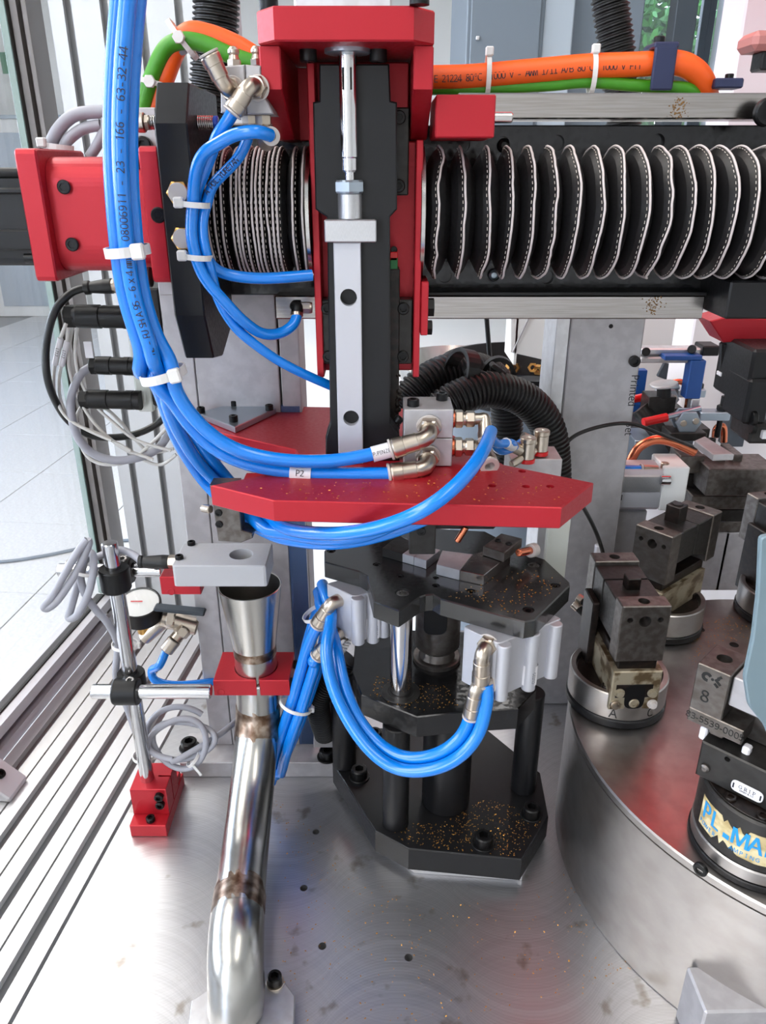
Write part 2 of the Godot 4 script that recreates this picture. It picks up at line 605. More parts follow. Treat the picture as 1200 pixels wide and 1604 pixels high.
	mat("tube_blue", Color(0.01, 0.47, 0.84), 0.0, 0.24, {"clearcoat_enabled": true, "clearcoat": 0.4, "clearcoat_roughness": 0.12})
	mat("tube_dark", Color(0.01, 0.22, 0.62), 0.0, 0.25)
	mat("ink", Color(0.03, 0.05, 0.12), 0.0, 0.6)
	mat("print_black", Color(0.05, 0.05, 0.05), 0.0, 0.6)
	mat("print_blue", Color(0.1, 0.52, 0.75), 0.0, 0.6)
	mat("tie", Color(0.86, 0.85, 0.84), 0.0, 0.4, {"backlight_enabled": true, "backlight": Color(0.3, 0.3, 0.3)})
	mat("label_white", Color(0.85, 0.84, 0.85), 0.0, 0.5)
	mat("orange", Color(0.93, 0.36, 0.08), 0.0, 0.42)
	mat("green", Color(0.25, 0.55, 0.10), 0.0, 0.42)
	mat("grey_cable", Color(0.60, 0.60, 0.63), 0.0, 0.42)
	mat("wire", Color(0.78, 0.77, 0.75), 0.0, 0.45)
	mat("black_cable", Color(0.05, 0.05, 0.052), 0.0, 0.4)
	mat("clip_blue", Color(0.12, 0.15, 0.28), 0.0, 0.45)
	mat("sensor_grey", Color(0.66, 0.66, 0.67), 0.0, 0.55, tri.merged({"uv1_scale": Vector3(60, 60, 60), "roughness_texture": grain}))
	mat("clear_plastic", Color(0.85, 0.86, 0.82, 0.55), 0.0, 0.25, {"transparency": BaseMaterial3D.TRANSPARENCY_ALPHA})
	mat("glass", Color(0.92, 0.96, 0.95, 0.06), 0.0, 0.02, {"transparency": BaseMaterial3D.TRANSPARENCY_ALPHA})
	mat("glass_edge", Color(0.55, 0.66, 0.63, 0.6), 0.0, 0.1, {"transparency": BaseMaterial3D.TRANSPARENCY_ALPHA})
	mat("dial", Color(0.88, 0.88, 0.87), 0.0, 0.3)
	mat("sticker", Color(0.82, 0.76, 0.60), 0.0, 0.6, tri.merged({"uv1_scale": Vector3(50, 50, 50), "albedo_texture": noise_tex(0.03, Color(0.75, 0.7, 0.58), Color(1, 1, 1), 4, 256, 31)}))
	mat("stained", Color(0.60, 0.56, 0.48), 0.5, 0.42, tri.merged({"uv1_scale": Vector3(30, 30, 30), "albedo_texture": noise_tex(0.02, Color(0.58, 0.51, 0.42), Color(1, 1, 1), 4, 256, 33, 0.3, 0.5)}))
	mat("crust", Color(0.46, 0.33, 0.15), 0.2, 0.5)
	mat("grime", Color(0.13, 0.09, 0.07), 0.3, 0.4, tri.merged({"uv1_scale": Vector3(45, 45, 45), "albedo_texture": noise_tex(0.05, Color(0.4, 0.32, 0.28), Color(1, 1, 1), 4, 256, 34)}))
	mat("amber", Color(1, 0.5, 0.1), 0.0, 0.4, {"emission_enabled": true, "emission": Color(1, 0.45, 0.05), "emission_energy_multiplier": 1.5})
	mat("blue_paint", Color(0.05, 0.25, 0.50), 0.0, 0.4)
	mat("red_grip", Color(0.75, 0.06, 0.07), 0.0, 0.35)
	mat("white_paint", Color(0.86, 0.86, 0.85), 0.0, 0.5)
	mat("pale_plastic", Color(0.42, 0.49, 0.52), 0.0, 0.35)
	mat("dark_frame", Color(0.22, 0.25, 0.28), 0.2, 0.45)
	mat("cabinet", Color(0.40, 0.44, 0.48), 0.1, 0.5)
	mat("cabinet_pale", Color(0.62, 0.66, 0.70), 0.1, 0.5)
	mat("wall", Color(0.90, 0.90, 0.89), 0.0, 0.8)
	mat("ceiling", Color(0.92, 0.92, 0.92), 0.0, 0.85)
	mat("floor_tile", Color(0.80, 0.80, 0.80), 0.0, 0.28, tri.merged({"uv1_scale": Vector3(1.5, 1.5, 1.5), "albedo_texture": noise_tex(0.02, Color(0.95, 0.95, 0.95), Color(1, 1, 1), 4, 256, 41)}))
	mat("joint", Color(0.55, 0.56, 0.56), 0.0, 0.8)
	mat("sign_green", Color(0.05, 0.42, 0.25), 0.0, 0.5)
	mat("leaf", Color(0.16, 0.42, 0.07), 0.0, 0.5, {"backlight_enabled": true, "backlight": Color(0.5, 0.7, 0.2), "vertex_color_use_as_albedo": true})
	mat("bark", Color(0.25, 0.18, 0.12), 0.0, 0.9)
	mat("lamp", Color(1, 1, 1), 0.0, 0.5, {"emission_enabled": true, "emission": Color(1, 0.98, 0.95), "emission_energy_multiplier": 3.0})
	mat("chip", Color(0.86, 0.62, 0.30), 1.0, 0.3)
	var arcs := milled_tex(1024, 0.62, 1.0, 0.25, 0.62, 4)
	var arcs_tone := milled_tex(1024, 0.84, 1.0, 0.25, 0.62, 4)
	mat("milled", Color(0.80, 0.80, 0.81), 0.92, 0.42, {"uv1_triplanar": true, "uv1_world_triplanar": true, "uv1_scale": Vector3(3.1, 3.1, 3.1), "uv1_offset": Vector3(0.1, 0, 0.05), "roughness_texture": arcs, "albedo_texture": arcs_tone,
				"detail_enabled": true, "detail_blend_mode": BaseMaterial3D.BLEND_MODE_MUL, "detail_albedo": noise_tex(0.012, Color(0.82, 0.79, 0.75), Color(1, 1, 1), 5, 512, 52, 0.10, 0.24), "detail_uv_layer": BaseMaterial3D.DETAIL_UV_2, "uv2_triplanar": true, "uv2_world_triplanar": true, "uv2_scale": Vector3(4, 4, 4)})
	mat("turned", Color(0.66, 0.645, 0.635), 1.0, 0.36, tri.merged({"uv1_scale": Vector3(5, 5, 5), "roughness_texture": noise_tex(0.02, Color(0.88, 0.88, 0.88), Color(1, 1, 1), 5, 512, 55), "albedo_texture": noise_tex(0.008, Color(0.95, 0.945, 0.94), Color(1, 1, 1), 5, 512, 56)}))


func _ready() -> void:
	rng.seed = 7
	var cam := Camera3D.new()
	cam.name = "camera"
	cam.position = Vector3(0, (EYE + LIFT) * 0.001, 0)
	cam.rotation_degrees = Vector3(-DIP, 0, 0)
	cam.fov = rad_to_deg(2.0 * atan(802.0 / FOCAL))
	cam.near = 0.02
	add_child(cam)
	cam.current = true

	var we := WorldEnvironment.new()
	we.name = "environment"
	var env := Environment.new()
	env.background_mode = Environment.BG_SKY
	var sm := ProceduralSkyMaterial.new()
	sm.sky_top_color = Color(0.72, 0.80, 0.92)
	sm.sky_horizon_color = Color(0.92, 0.94, 0.97)
	sm.ground_bottom_color = Color(0.45, 0.45, 0.43)
	sm.ground_horizon_color = Color(0.75, 0.76, 0.76)
	sm.sky_energy_multiplier = 4.5
	sm.ground_energy_multiplier = 2.5
	var sky := Sky.new()
	sky.sky_material = sm
	env.sky = sky
	env.tonemap_mode = Environment.TONE_MAPPER_LINEAR
	env.tonemap_exposure = 0.40
	env.sdfgi_enabled = true
	env.ssao_enabled = true
	env.ssil_enabled = true
	we.environment = env
	add_child(we)

	materials()
	# ceiling luminaires of the workshop: [x, z, length along x, length along z] in mm, glowing panel and area light of the same size
	for l in [[-1700, -1500, 1300, 2600, "wide ceiling lamp panel on the left, ahead of the machine", 7.0], [-1700, 1400, 1300, 2600, "wide ceiling lamp panel on the left, behind the camera", 6.0], [700, -2600, 600, 2000, "narrow ceiling lamp panel on the right, ahead of the machine", 4.0], [700, 900, 600, 2000, "narrow ceiling lamp panel on the right, behind the camera", 3.0]]:
		luminaire(l[0], l[1], l[2], l[3], l[4], l[5])

	# red signal lamp over the indexing table, out of the picture: its glow lies on every upward face at the right
	signal_lamp()
	room()
	machine_frame()
	beam()
	carriage()
	drive()
	gripper_plate()
	valve_block()
	station()
	chute()
	turntable()
	junction_box()
	air_tubes()
	cables()
	background()
	debris()


func luminaire(x: float, z: float, lx: float, lz: float, label: String, power: float) -> void:
	var y := 2460.0
	T("ceiling_lamp", label, "lamp", [
		["housing", G().box(Vector3(x, y + 45, z), Vector3(lx + 60, 70, lz + 60), 4), M.white_paint],
		["diffuser", G().box(Vector3(x, y, z), Vector3(lx, 12, lz), 2), M.lamp]])
	var a := AreaLight3D.new()
	a.name = numbered("lamp_light")
	a.area_size = Vector2(lx, lz) * 0.001
	a.area_normalize_energy = true
	a.light_energy = power * lx * lz * 1e-6
	a.light_color = Color(1, 0.985, 0.96)
	a.area_range = 20.0
	a.shadow_enabled = true
	a.position = Vector3(x, y + LIFT - 12, z) * 0.001
	a.rotation_degrees = Vector3(-90, 0, 0)
	add_child(a, true)


func signal_lamp() -> void:
	var c := Vector3(340, 820, -860)
	T("signal_lamp", "red signal lamp panel hanging above the indexing table", "lamp", [
		["housing", G().box(c + Vector3(0, 22, 0), Vector3(660, 36, 460), 3), M.black_plastic],
		["hanger", G().box(c + Vector3(0, 900, 0), Vector3(40, 1720, 40), 2), M.alu_ano],
		["lens", G().box(c, Vector3(620, 8, 420), 1), mat("red_glow", Color(0.8, 0.1, 0.1), 0.0, 0.4, {"emission_enabled": true, "emission": Color(1, 0.12, 0.13), "emission_energy_multiplier": 0.7})]])
	var a := AreaLight3D.new()
	a.name = "signal_light"
	a.area_size = Vector2(0.62, 0.42)
	a.light_energy = 0.26
	a.light_color = Color(1, 0.12, 0.13)
	a.area_range = 20.0
	a.shadow_enabled = true
	a.position = Vector3(c.x, c.y + LIFT - 6, c.z) * 0.001
	a.rotation_degrees = Vector3(-90, 0, 0)
	add_child(a, true)


func slab(called: String, lo: Vector3, hi: Vector3, m: Material, parts := []) -> void:
	var b := G().box((lo + hi) / 2.0, (hi - lo), 1.0)
	if parts.is_empty():
		T(called, "", "", [["", b, m]], "", "structure")
	else:
		T(called, "", "", [["slab", b, m]] + parts, "", "structure")


func room() -> void:
	var y0 := -850.0
	var y1 := 2560.0
	var zb := -8000.0
	var tiles := []
	# floor tiles with open joints, laid a few degrees off the camera's direction, as far as the glass shows them
	var ta := Vector3(0.09, 0, -1).normalized(); var tc := Vector3(1, 0, 0.09).normalized()
	var tb := Basis(tc, Vector3.UP, -ta)
	for i in 6:
		for j in 12:
			var c := Vector3(-1215, y0 - 6.0, -1500) + tc * (250.0 - i * 540.0) + ta * (j * 540.0 - 60.0)
			tiles.append(["tile", G().box(c, Vector3(536, 12, 536), 1.5, tb), M.floor_tile])
	slab("floor", Vector3(-4600, y0 - 160, zb), Vector3(3600, y0 - 12, 3000), M.joint, tiles + [
		["screed", G().box(Vector3(1500, y0 - 6, -2500), Vector3(4200, 12, 11000), 1), M.floor_tile],
		["screed", G().box(Vector3(-2600, y0 - 6, 900), Vector3(4000, 12, 4200), 1), M.floor_tile]])
	slab("ceiling", Vector3(-4600, y1, zb), Vector3(3600, y1 + 150, 3000), M.ceiling)
	# left wall: parapet, piers and a tall run of glazing
	slab("wall_left", Vector3(-4600, y0, zb), Vector3(-4450, y0 + 700, 3000), M.wall, [
		["lintel", G().box(Vector3(-4525, 2350, -2500), Vector3(150, 420, 11000), 2), M.wall],
		["pier", G().box(Vector3(-4525, 1000, -6700), Vector3(150, 2300, 2600), 2), M.wall],
		["pier", G().box(Vector3(-4525, 1000, 2800), Vector3(150, 2300, 400), 2), M.wall]])
	for i in 4:
		var z0 := -5400.0 + i * 2000.0
		window_unit("window", Vector3(-4525, -150, z0), Vector3(-4525, 2140, z0 + 2000.0), true)
	# back wall: white on the left with a low grey panel and a green notice, windows on the right
	slab("wall_back", Vector3(-4600, y0, zb - 150), Vector3(1500, y1, zb), M.wall, [
		["lintel", G().box(Vector3(2550, 2400, zb - 75), Vector3(2100, 320, 150), 2), M.wall],
		["parapet", G().box(Vector3(2550, -375, zb - 75), Vector3(2100, 950, 150), 2), M.wall]])
	for i in 3:
		window_unit("window", Vector3(1500 + i * 700.0, 100, zb - 75), Vector3(2200 + i * 700.0, 2240, zb - 75), false)
	slab("wall_right", Vector3(3600, y0, zb), Vector3(3750, y1, 3000), M.wall)
	slab("wall_front", Vector3(-4600, y0, 3000), Vector3(-2800, y1, 3150), M.wall, [
		["pier", G().box(Vector3(1100, 855, 3075), Vector3(5000, 3410, 150), 2), M.wall],
		["lintel", G().box(Vector3(-2100, 2400, 3075), Vector3(1400, 320, 150), 2), M.wall],
		["parapet", G().box(Vector3(-2100, -575, 3075), Vector3(1400, 550, 150), 2), M.wall]])
	for i in 1:
		window_unit("window", Vector3(-2800 + i * 1400.0, -300, 3075), Vector3(-1400 + i * 1400.0, 2240, 3075), false)
	# things along the back wall, seen through the glass
	T("notice", "small green and white notice on the far white wall at upper left", "notice", [
		["board", G().box(Vector3(-3360, 1300, zb + 8), Vector3(190, 260, 10), 1), M.white_paint], ["green_field", G().box(Vector3(-3362, 1330, zb + 14), Vector3(170, 170, 2), 0.5), M.sign_green],
		["white_mark", G().box(Vector3(-3335, 1350, zb + 16), Vector3(40, 70, 2), 0.5), M.white_paint]])
	T("wall_cabinet", "pale blue-grey low cabinet with white frame along the far wall behind the glass", "cabinet", [
		["carcass", G().box(Vector3(-3700, 5, zb + 210), Vector3(1700, 1710, 400), 4), M.white_paint], ["worktop", G().box(Vector3(-3700, 875, zb + 220), Vector3(1740, 30, 430), 3), M.cabinet_pale],
		["door", G().box(Vector3(-4080, 0, zb + 415), Vector3(640, 1500, 20), 2), M.cabinet_pale], ["door", G().box(Vector3(-3330, 0, zb + 415), Vector3(640, 1500, 20), 2), M.cabinet_pale]])
	T("floor_cable", "dark cable lying across the tiled floor beyond the glass", "cable", [["", G().tube(spline(PackedVector3Array([fy(-120, 885, y0 + 7), fy(0, 880, y0 + 7), fy(60, 872, y0 + 7), fy(110, 862, y0 + 7), fy(160, 850, y0 + 7), fy(260, 842, y0 + 7)])), 6.0, 10), M.cabinet]])


func window_unit(called: String, a: Vector3, b: Vector3, along_z: bool) -> void:
	var c := (a + b) / 2.0
	var h := b.y - a.y
	var w := (b.z - a.z) if along_z else (b.x - a.x)
	var fr := G()
	for s in [-1, 1]:
		if along_z:
			fr.box(Vector3(c.x, c.y, c.z + s * (w / 2 - 30)), Vector3(70, h, 60), 3)
			fr.box(Vector3(c.x, c.y + s * (h / 2 - 30), c.z), Vector3(70, 60, w - 120), 3)
		else:
			fr.box(Vector3(c.x + s * (w / 2 - 30), c.y, c.z), Vector3(60, h, 70), 3)
			fr.box(Vector3(c.x, c.y + s * (h / 2 - 30), c.z), Vector3(w - 120, 60, 70), 3)
	var pane := G().box(c, Vector3(8, h - 120, w - 120) if along_z else Vector3(w - 120, h - 120, 8), 0.5)
	T(called, "", "", [["window_frame", fr, M.dark_frame], ["pane", pane, M.glass]], "", "structure")


# direction of the table's long side, turned a few degrees from the camera's own
func table_at(x: float, y: float, z: float) -> Vector3:
	return Vector3(-214.5 + x, y, -286.0) + Vector3(0.112, 0, -1) * (-286.0 - z)

func machine_frame() -> void:
	var along := Vector3(0.112, 0, -1).normalized()
	var across := Vector3(1, 0, 0.112).normalized()
	var tb := Basis(across, Vector3.UP, -along)
	# milled base plate with threaded holes
	var e0 := table_at(0, 0, 60); var e1 := table_at(0, 0, -700)
	var holes := []
	for h in [[495, 1303], [476, 1391], [505, 1482], [640, 1500]]:
		var q := fy(h[0], h[1], 0)
		holes.append([Vector2(q.x, q.z), 2.6, 14.0])
	var pl := PackedVector2Array([Vector2(e0.x, e0.z), Vector2(520, 60), Vector2(520, -700), Vector2(e1.x, e1.z)])
	T("base_plate", "large milled aluminium machine base plate with swirling tool marks", "machine plate", [["", G().plate(pl, 20.0, level(-20.0), 0.8, holes), M.milled]])
	# grooved table profiles along the left side of the plate
	var i := 0
	for w in [[-32.0, 30.0], [-64.0, 31.0], [-96.0, 31.0], [-127.0, 30.0]]:
		var b := table_at(w[0] + w[1] / 2.0 - 0.3, 0, -330)
		var o := G()
		var hw: float = w[1] / 2.0 - 0.4
		var prof := PackedVector2Array([Vector2(-hw, -40), Vector2(hw, -40), Vector2(hw, -1), Vector2(3.8, -1), Vector2(3.8, -6), Vector2(9, -6), Vector2(9, -13), Vector2(-9, -13), Vector2(-9, -6), Vector2(-3.8, -6), Vector2(-3.8, -1), Vector2(-hw, -1)])
		o.plate(prof, 790.0, Transform3D(Basis(across, Vector3.UP, along), b - along * 390.0), 0.5)
		T("slotted_profile", ["slotted aluminium table profile right beside the base plate", "slotted aluminium table profile, second out from the base plate", "slotted aluminium table profile, third out from the base plate", "slotted aluminium table profile along the foot of the glass screen"][i], "profile", [ ["", o, M.profile]], "slotted profiles of the machine table")
		i += 1
	# glass screen on the left: bottom rail, corner post, pane
	var rc := table_at(-141.5, 13, -330)
	# section of the rail with a groove open towards the plate
	var rs := PackedVector2Array([Vector2(-13, -15), Vector2(13, -15), Vector2(13, -4.5), Vector2(8, -4.5), Vector2(8, -9), Vector2(-2, -9), Vector2(-2, 9), Vector2(8, 9), Vector2(8, 4.5), Vector2(13, 4.5), Vector2(13, 15), Vector2(-13, 15)])
	var rail := G().plate(rs, 800.0, Transform3D(Basis(across, Vector3.UP, along), rc - along * 400.0), 0.8)
	T("screen_rail", "grey aluminium bottom rail holding the glass screen", "rail", [["extrusion", rail, M.alu_ano], ["gasket", G().box(rc + Vector3(0, 15.6, 0), Vector3(9, 1.6, 798), 0.3, tb), M.black_rubber]])
	var pc := table_at(-141.5, 0, -330) + Vector3(0, 28.0 + 480.0, 0)
	T("glass_screen", "clear glass screen on the left side of the machine", "glass panel", [["pane", G().box(pc - Vector3(0, 0, 0), Vector3(6, 958, 800), 0.5, tb), M.glass],
		["edge_strip", G().box(pc + along * 401.0, Vector3(6, 958, 1.6), 0.2, tb), M.glass_edge]])
	var px := table_at(-134.0, -52, -745)
	var ps := PackedVector2Array([Vector2(-11, -13), Vector2(11, -13), Vector2(11, 13), Vector2(7.2, 13), Vector2(7.2, 6), Vector2(2.8, 6), Vector2(2.8, 13), Vector2(-2.8, 13), Vector2(-2.8, 6), Vector2(-7.2, 6), Vector2(-7.2, 13), Vector2(-11, 13)])
	T("screen_post", "tall brown-grey aluminium corner post behind the glass screen", "post", [["", G().plate(ps, 1170.0, Transform3D(Basis(across, -along, Vector3.UP), px), 0.6), mat("post_grey", Color(0.48, 0.46, 0.45), 0.5, 0.45)]])
	# tall slotted columns closing the back-left corner
	for k in 5:
		var xc := -257.5 + k * 31.0
		var cb := Vector3(xc, -30, -752 + k * 3.5)
		var w2 := 15.2
		var cp := PackedVector2Array([Vector2(-w2, -15), Vector2(w2, -15), Vector2(w2, 12), Vector2(3.3, 12), Vector2(3.3, 7), Vector2(8, 7), Vector2(8, 1), Vector2(-8, 1), Vector2(-8, 7), Vector2(-3.3, 7), Vector2(-3.3, 12), Vector2(-w2, 12)])
		T("slotted_column", ["tall slotted aluminium column nearest the glass screen", "tall slotted aluminium column, second from the glass screen", "tall slotted aluminium column, third from the glass screen", "tall slotted aluminium column behind the blue tube bundle and support post", "tall slotted aluminium column farthest from the glass, mostly behind the support post"][k], "column", [ ["", G().plate(cp, 1160.0, Transform3D(Basis(Vector3(1, 0, 0), Vector3(0, 0, 1), Vector3(0, 1, 0)), cb), 0.5), M.profile]], "slotted columns in the back corner")
	# die-cast angle bracket at the picture's left edge
	var ab := table_at(-120, 0, -470)
	var ag := G().plate(PackedVector2Array([Vector2(0, 0), Vector2(26, 0), Vector2(26, 4), Vector2(6, 22), Vector2(0, 22)]), 26.0, Transform3D(Basis(across, Vector3.UP, -along), ab + along * 13.0 + Vector3(-1, 0, 0)), 1.2)
	T("angle_bracket", "grey die-cast angle bracket on the table profile at far left", "bracket", [["casting", ag, M.alu_ano],
		["screw", G().screw(ab + across * 12.0 + Vector3(0, 15.0, 0), Vector3(0.67, 0.74, 0), 4.0, 3.0), M.black_screw]])
	# support post of the beam, on a bolted foot
	var pz := -503.0
	var body := G()
	var xl := fz(288, 800, pz).x
	body.box(Vector3(xl + 9, 245, pz - 20), Vector3(18, 460, 40), 0.6)
	T("support_post", "grey aluminium support post behind the red plate, left of the column", "post", [
		["side_plate", body, M.alu_matt],
		["front_plate", G().box(Vector3(xl + 18.3 + 27.7, 245, pz - 20), Vector3(55, 460, 40), 0.6), M.alu_matt],
		["edge_strip", G().box(Vector3(xl + 74.3 + 7, 245, pz - 18), Vector3(13, 460, 36), 0.6), M.alu_matt],
		["cap_block", G().box(Vector3(xl + 28, 395, pz + 11), Vector3(44, 30, 20), 0.6), M.alu_matt]])
	var fp := flat([[286, 1180], [525, 1180]], 15)
	var fx0 := fp[0].x; var fx1 := fp[1].x
	T("post_foot", "flat grey steel foot plate under the support post", "foot plate", [
		["plate", G().box(Vector3((fx0 + fx1) / 2.0, 7.5, -500), Vector3(fx1 - fx0, 15, 36), 0.6), M.alu_matt]]
		+ screws([[fy(297, 1172, 15), Vector3.UP, 6.5, 8.0], [fy(513, 1186, 15), Vector3.UP, 6.5, 8.0]])
		+ [["washer", G().cyl(fy(297, 1172, 15), fy(297, 1172, 15) + Vector3(0, 1.6, 0), 8.5, 0.3), M.black_screw], ["washer", G().cyl(fy(513, 1186, 15), fy(513, 1186, 15) + Vector3(0, 1.6, 0), 8.5, 0.3), M.black_screw]])
	# small foot block on the right of the post with the rectangular blue-grey pillar between
	T("spacer_pillar", "blue-grey square tube standing between the support post and the station", "pillar", [["", G().box(Vector3(-62.5, 160, -512), Vector3(14, 290, 18), 0.8), mat("pillar_blue", Color(0.30, 0.38, 0.52), 0.6, 0.35)]])
	# right-hand support post with lettering
	var rz := -575.0
	var q0 := fz(895, 500, rz); var q1 := fz(1012, 500, rz)
	var cx := (q0.x + q1.x) / 2.0
	var rp := G().box(Vector3(cx, 195, rz - 25), Vector3(q1.x - q0.x, 390, 50), 1.0)
	var lt := Transform3D(Basis(Vector3(0, -1, 0), Vector3(1, 0, 0), Vector3(0, 0, 1)), fz(992, 612, rz) + Vector3(0, 0, 0.1))
	T("lettered_post", "grey aluminium support post with small black lettering under the beam's right half", "post", [
		["body", rp, M.alu_matt],
		["edge_strip", G().box(Vector3(q0.x - 5.5, 195, rz - 22), Vector3(10, 390, 44), 0.6), M.alu],
		["lettering", G().text("Printed", 5.5, lt, 0.15), M.print_black],
		["lettering", G().text("Set", 5.5, Transform3D(lt.basis, fz(985, 672, rz) + Vector3(0, 0, 0.1)), 0.15), M.print_black],
		["screw", G().screw(fz(993, 565, rz), Vector3(0, 0, 1), 4.2, 4.0), M.black_screw],
		["set_screw", G().cyl(fz(957, 511, rz), fz(957, 511, rz) + Vector3(0, 0, 0.3), 1.6, 0.1), M.black_screw]])  # last part: black disc stands in for the dark of a small hole
	# workpiece block at the lower right corner
	var bb := fy(1135, 1540, 42)
	T("steel_stop_block", "bright steel block in the lower right corner of the plate", "block", [["", G().box(Vector3(bb.x + 14, 21, -278), Vector3(62, 42, 26), 1.2, Basis(Vector3.UP, 0.02)), M.alu_matt]])


func pleat_ring(x: float, r: float, amp: float, sd: int, off: float, dashes: bool) -> Geo:
	var pts := PackedVector3Array()
	var f := FastNoiseLite.new()
	f.seed = sd
	f.frequency = 0.35
	var g := G()
	var k := 64
	for i in k + 1:
		var a := TAU * i / k
		var w := f.get_noise_2d(cos(a) * 2.0, sin(a) * 2.0) * amp
		pts.append(Vector3(x + off + w, 428.0 + sin(a) * r * (1.0 + 0.012 * f.get_noise_2d(cos(a) * 3.0, 9.0 + sin(a) * 3.0)), -449.0 + cos(a) * r))
	if not dashes:
		return g.tube(pts, 0.62, 6, false)
	for i in range(0, k, 1):
		var a := pts[i]; var b := pts[i].lerp(pts[i + 1], 0.5)
		if a.z > -452.0:
			g.box((a + b) / 2.0, Vector3(0.3, 0.3, a.distance_to(b)), 0.1, Basis.looking_at((b - a).normalized(), Vector3.RIGHT))
	return g

func bellows(called: String, label: String, seams: Array, x0: float, x1: float, r: float, sd: int) -> void:
	var parts := []
	for e in [x0, x1]:
		parts.append(["end_ring", G().cyl(Vector3(e - 1.2, 428, -449), Vector3(e + 1.2, 428, -449), r + 0.4, 0.3, 48), M.steel])
	for i in seams.size():
		var x: float = seams[i]
		var a: float = x0 + 1.2 if i == 0 else (seams[i - 1] + x) / 2.0
		var b: float = x1 - 1.2 if i == seams.size() - 1 else (seams[i + 1] + x) / 2.0
		var ri: float = r - clampf((b - a) * 1.1, 3.0, 11.0)
		var f := FastNoiseLite.new()
		f.seed = sd + i
		f.frequency = 0.35
		var amp: float = clampf((b - a) * 0.16, 0.6, 1.8) * (2.2 if (i % 5) == 0 else 1.0)
		var fold := G()
		var seg := 48
		var prof := [[a, ri, 0.0], [lerpf(a, x, 0.5), lerpf(ri, r, 0.62), 0.45], [x, r - 0.4, 1.0], [lerpf(x, b, 0.5), lerpf(ri, r, 0.62), 0.45], [b, ri, 0.0]]
		var pos := func(p: Array, k: int):
			var t := TAU * k / seg
			var w := f.get_noise_2d(cos(t) * 2.0, sin(t) * 2.0) * amp
			return Vector3(p[0] + w * p[2], 428.0 + sin(t) * p[1], -449.0 + cos(t) * p[1])
		for j in prof.size() - 1:
			for k in seg:
				var t0 := TAU * k / seg; var t1 := TAU * (k + 1) / seg
				var sl: float = -(prof[j + 1][1] - prof[j][1]) / maxf(0.3, prof[j + 1][0] - prof[j][0])
				var n0 := Vector3(sl, sin(t0), cos(t0)).normalized(); var n1 := Vector3(sl, sin(t1), cos(t1)).normalized()
				var p0 = pos.call(prof[j], k); var p1 = pos.call(prof[j], k + 1)
				var q0 = pos.call(prof[j + 1], k); var q1 = pos.call(prof[j + 1], k + 1)
				fold.tri(p0, p1, q1, n0, n1, n1)
				fold.tri(p0, q1, q0, n0, n1, n0)
		parts.append(["fold", fold, M.fabric, [["seam", pleat_ring(x, r, amp, sd + i, 0.0, false), M.piping], ["stitching", pleat_ring(x, r - 0.9, amp, sd + i, -1.3 if x > 0 else 1.3, true), M.thread]]])
	T(called, label, "bellows", parts)

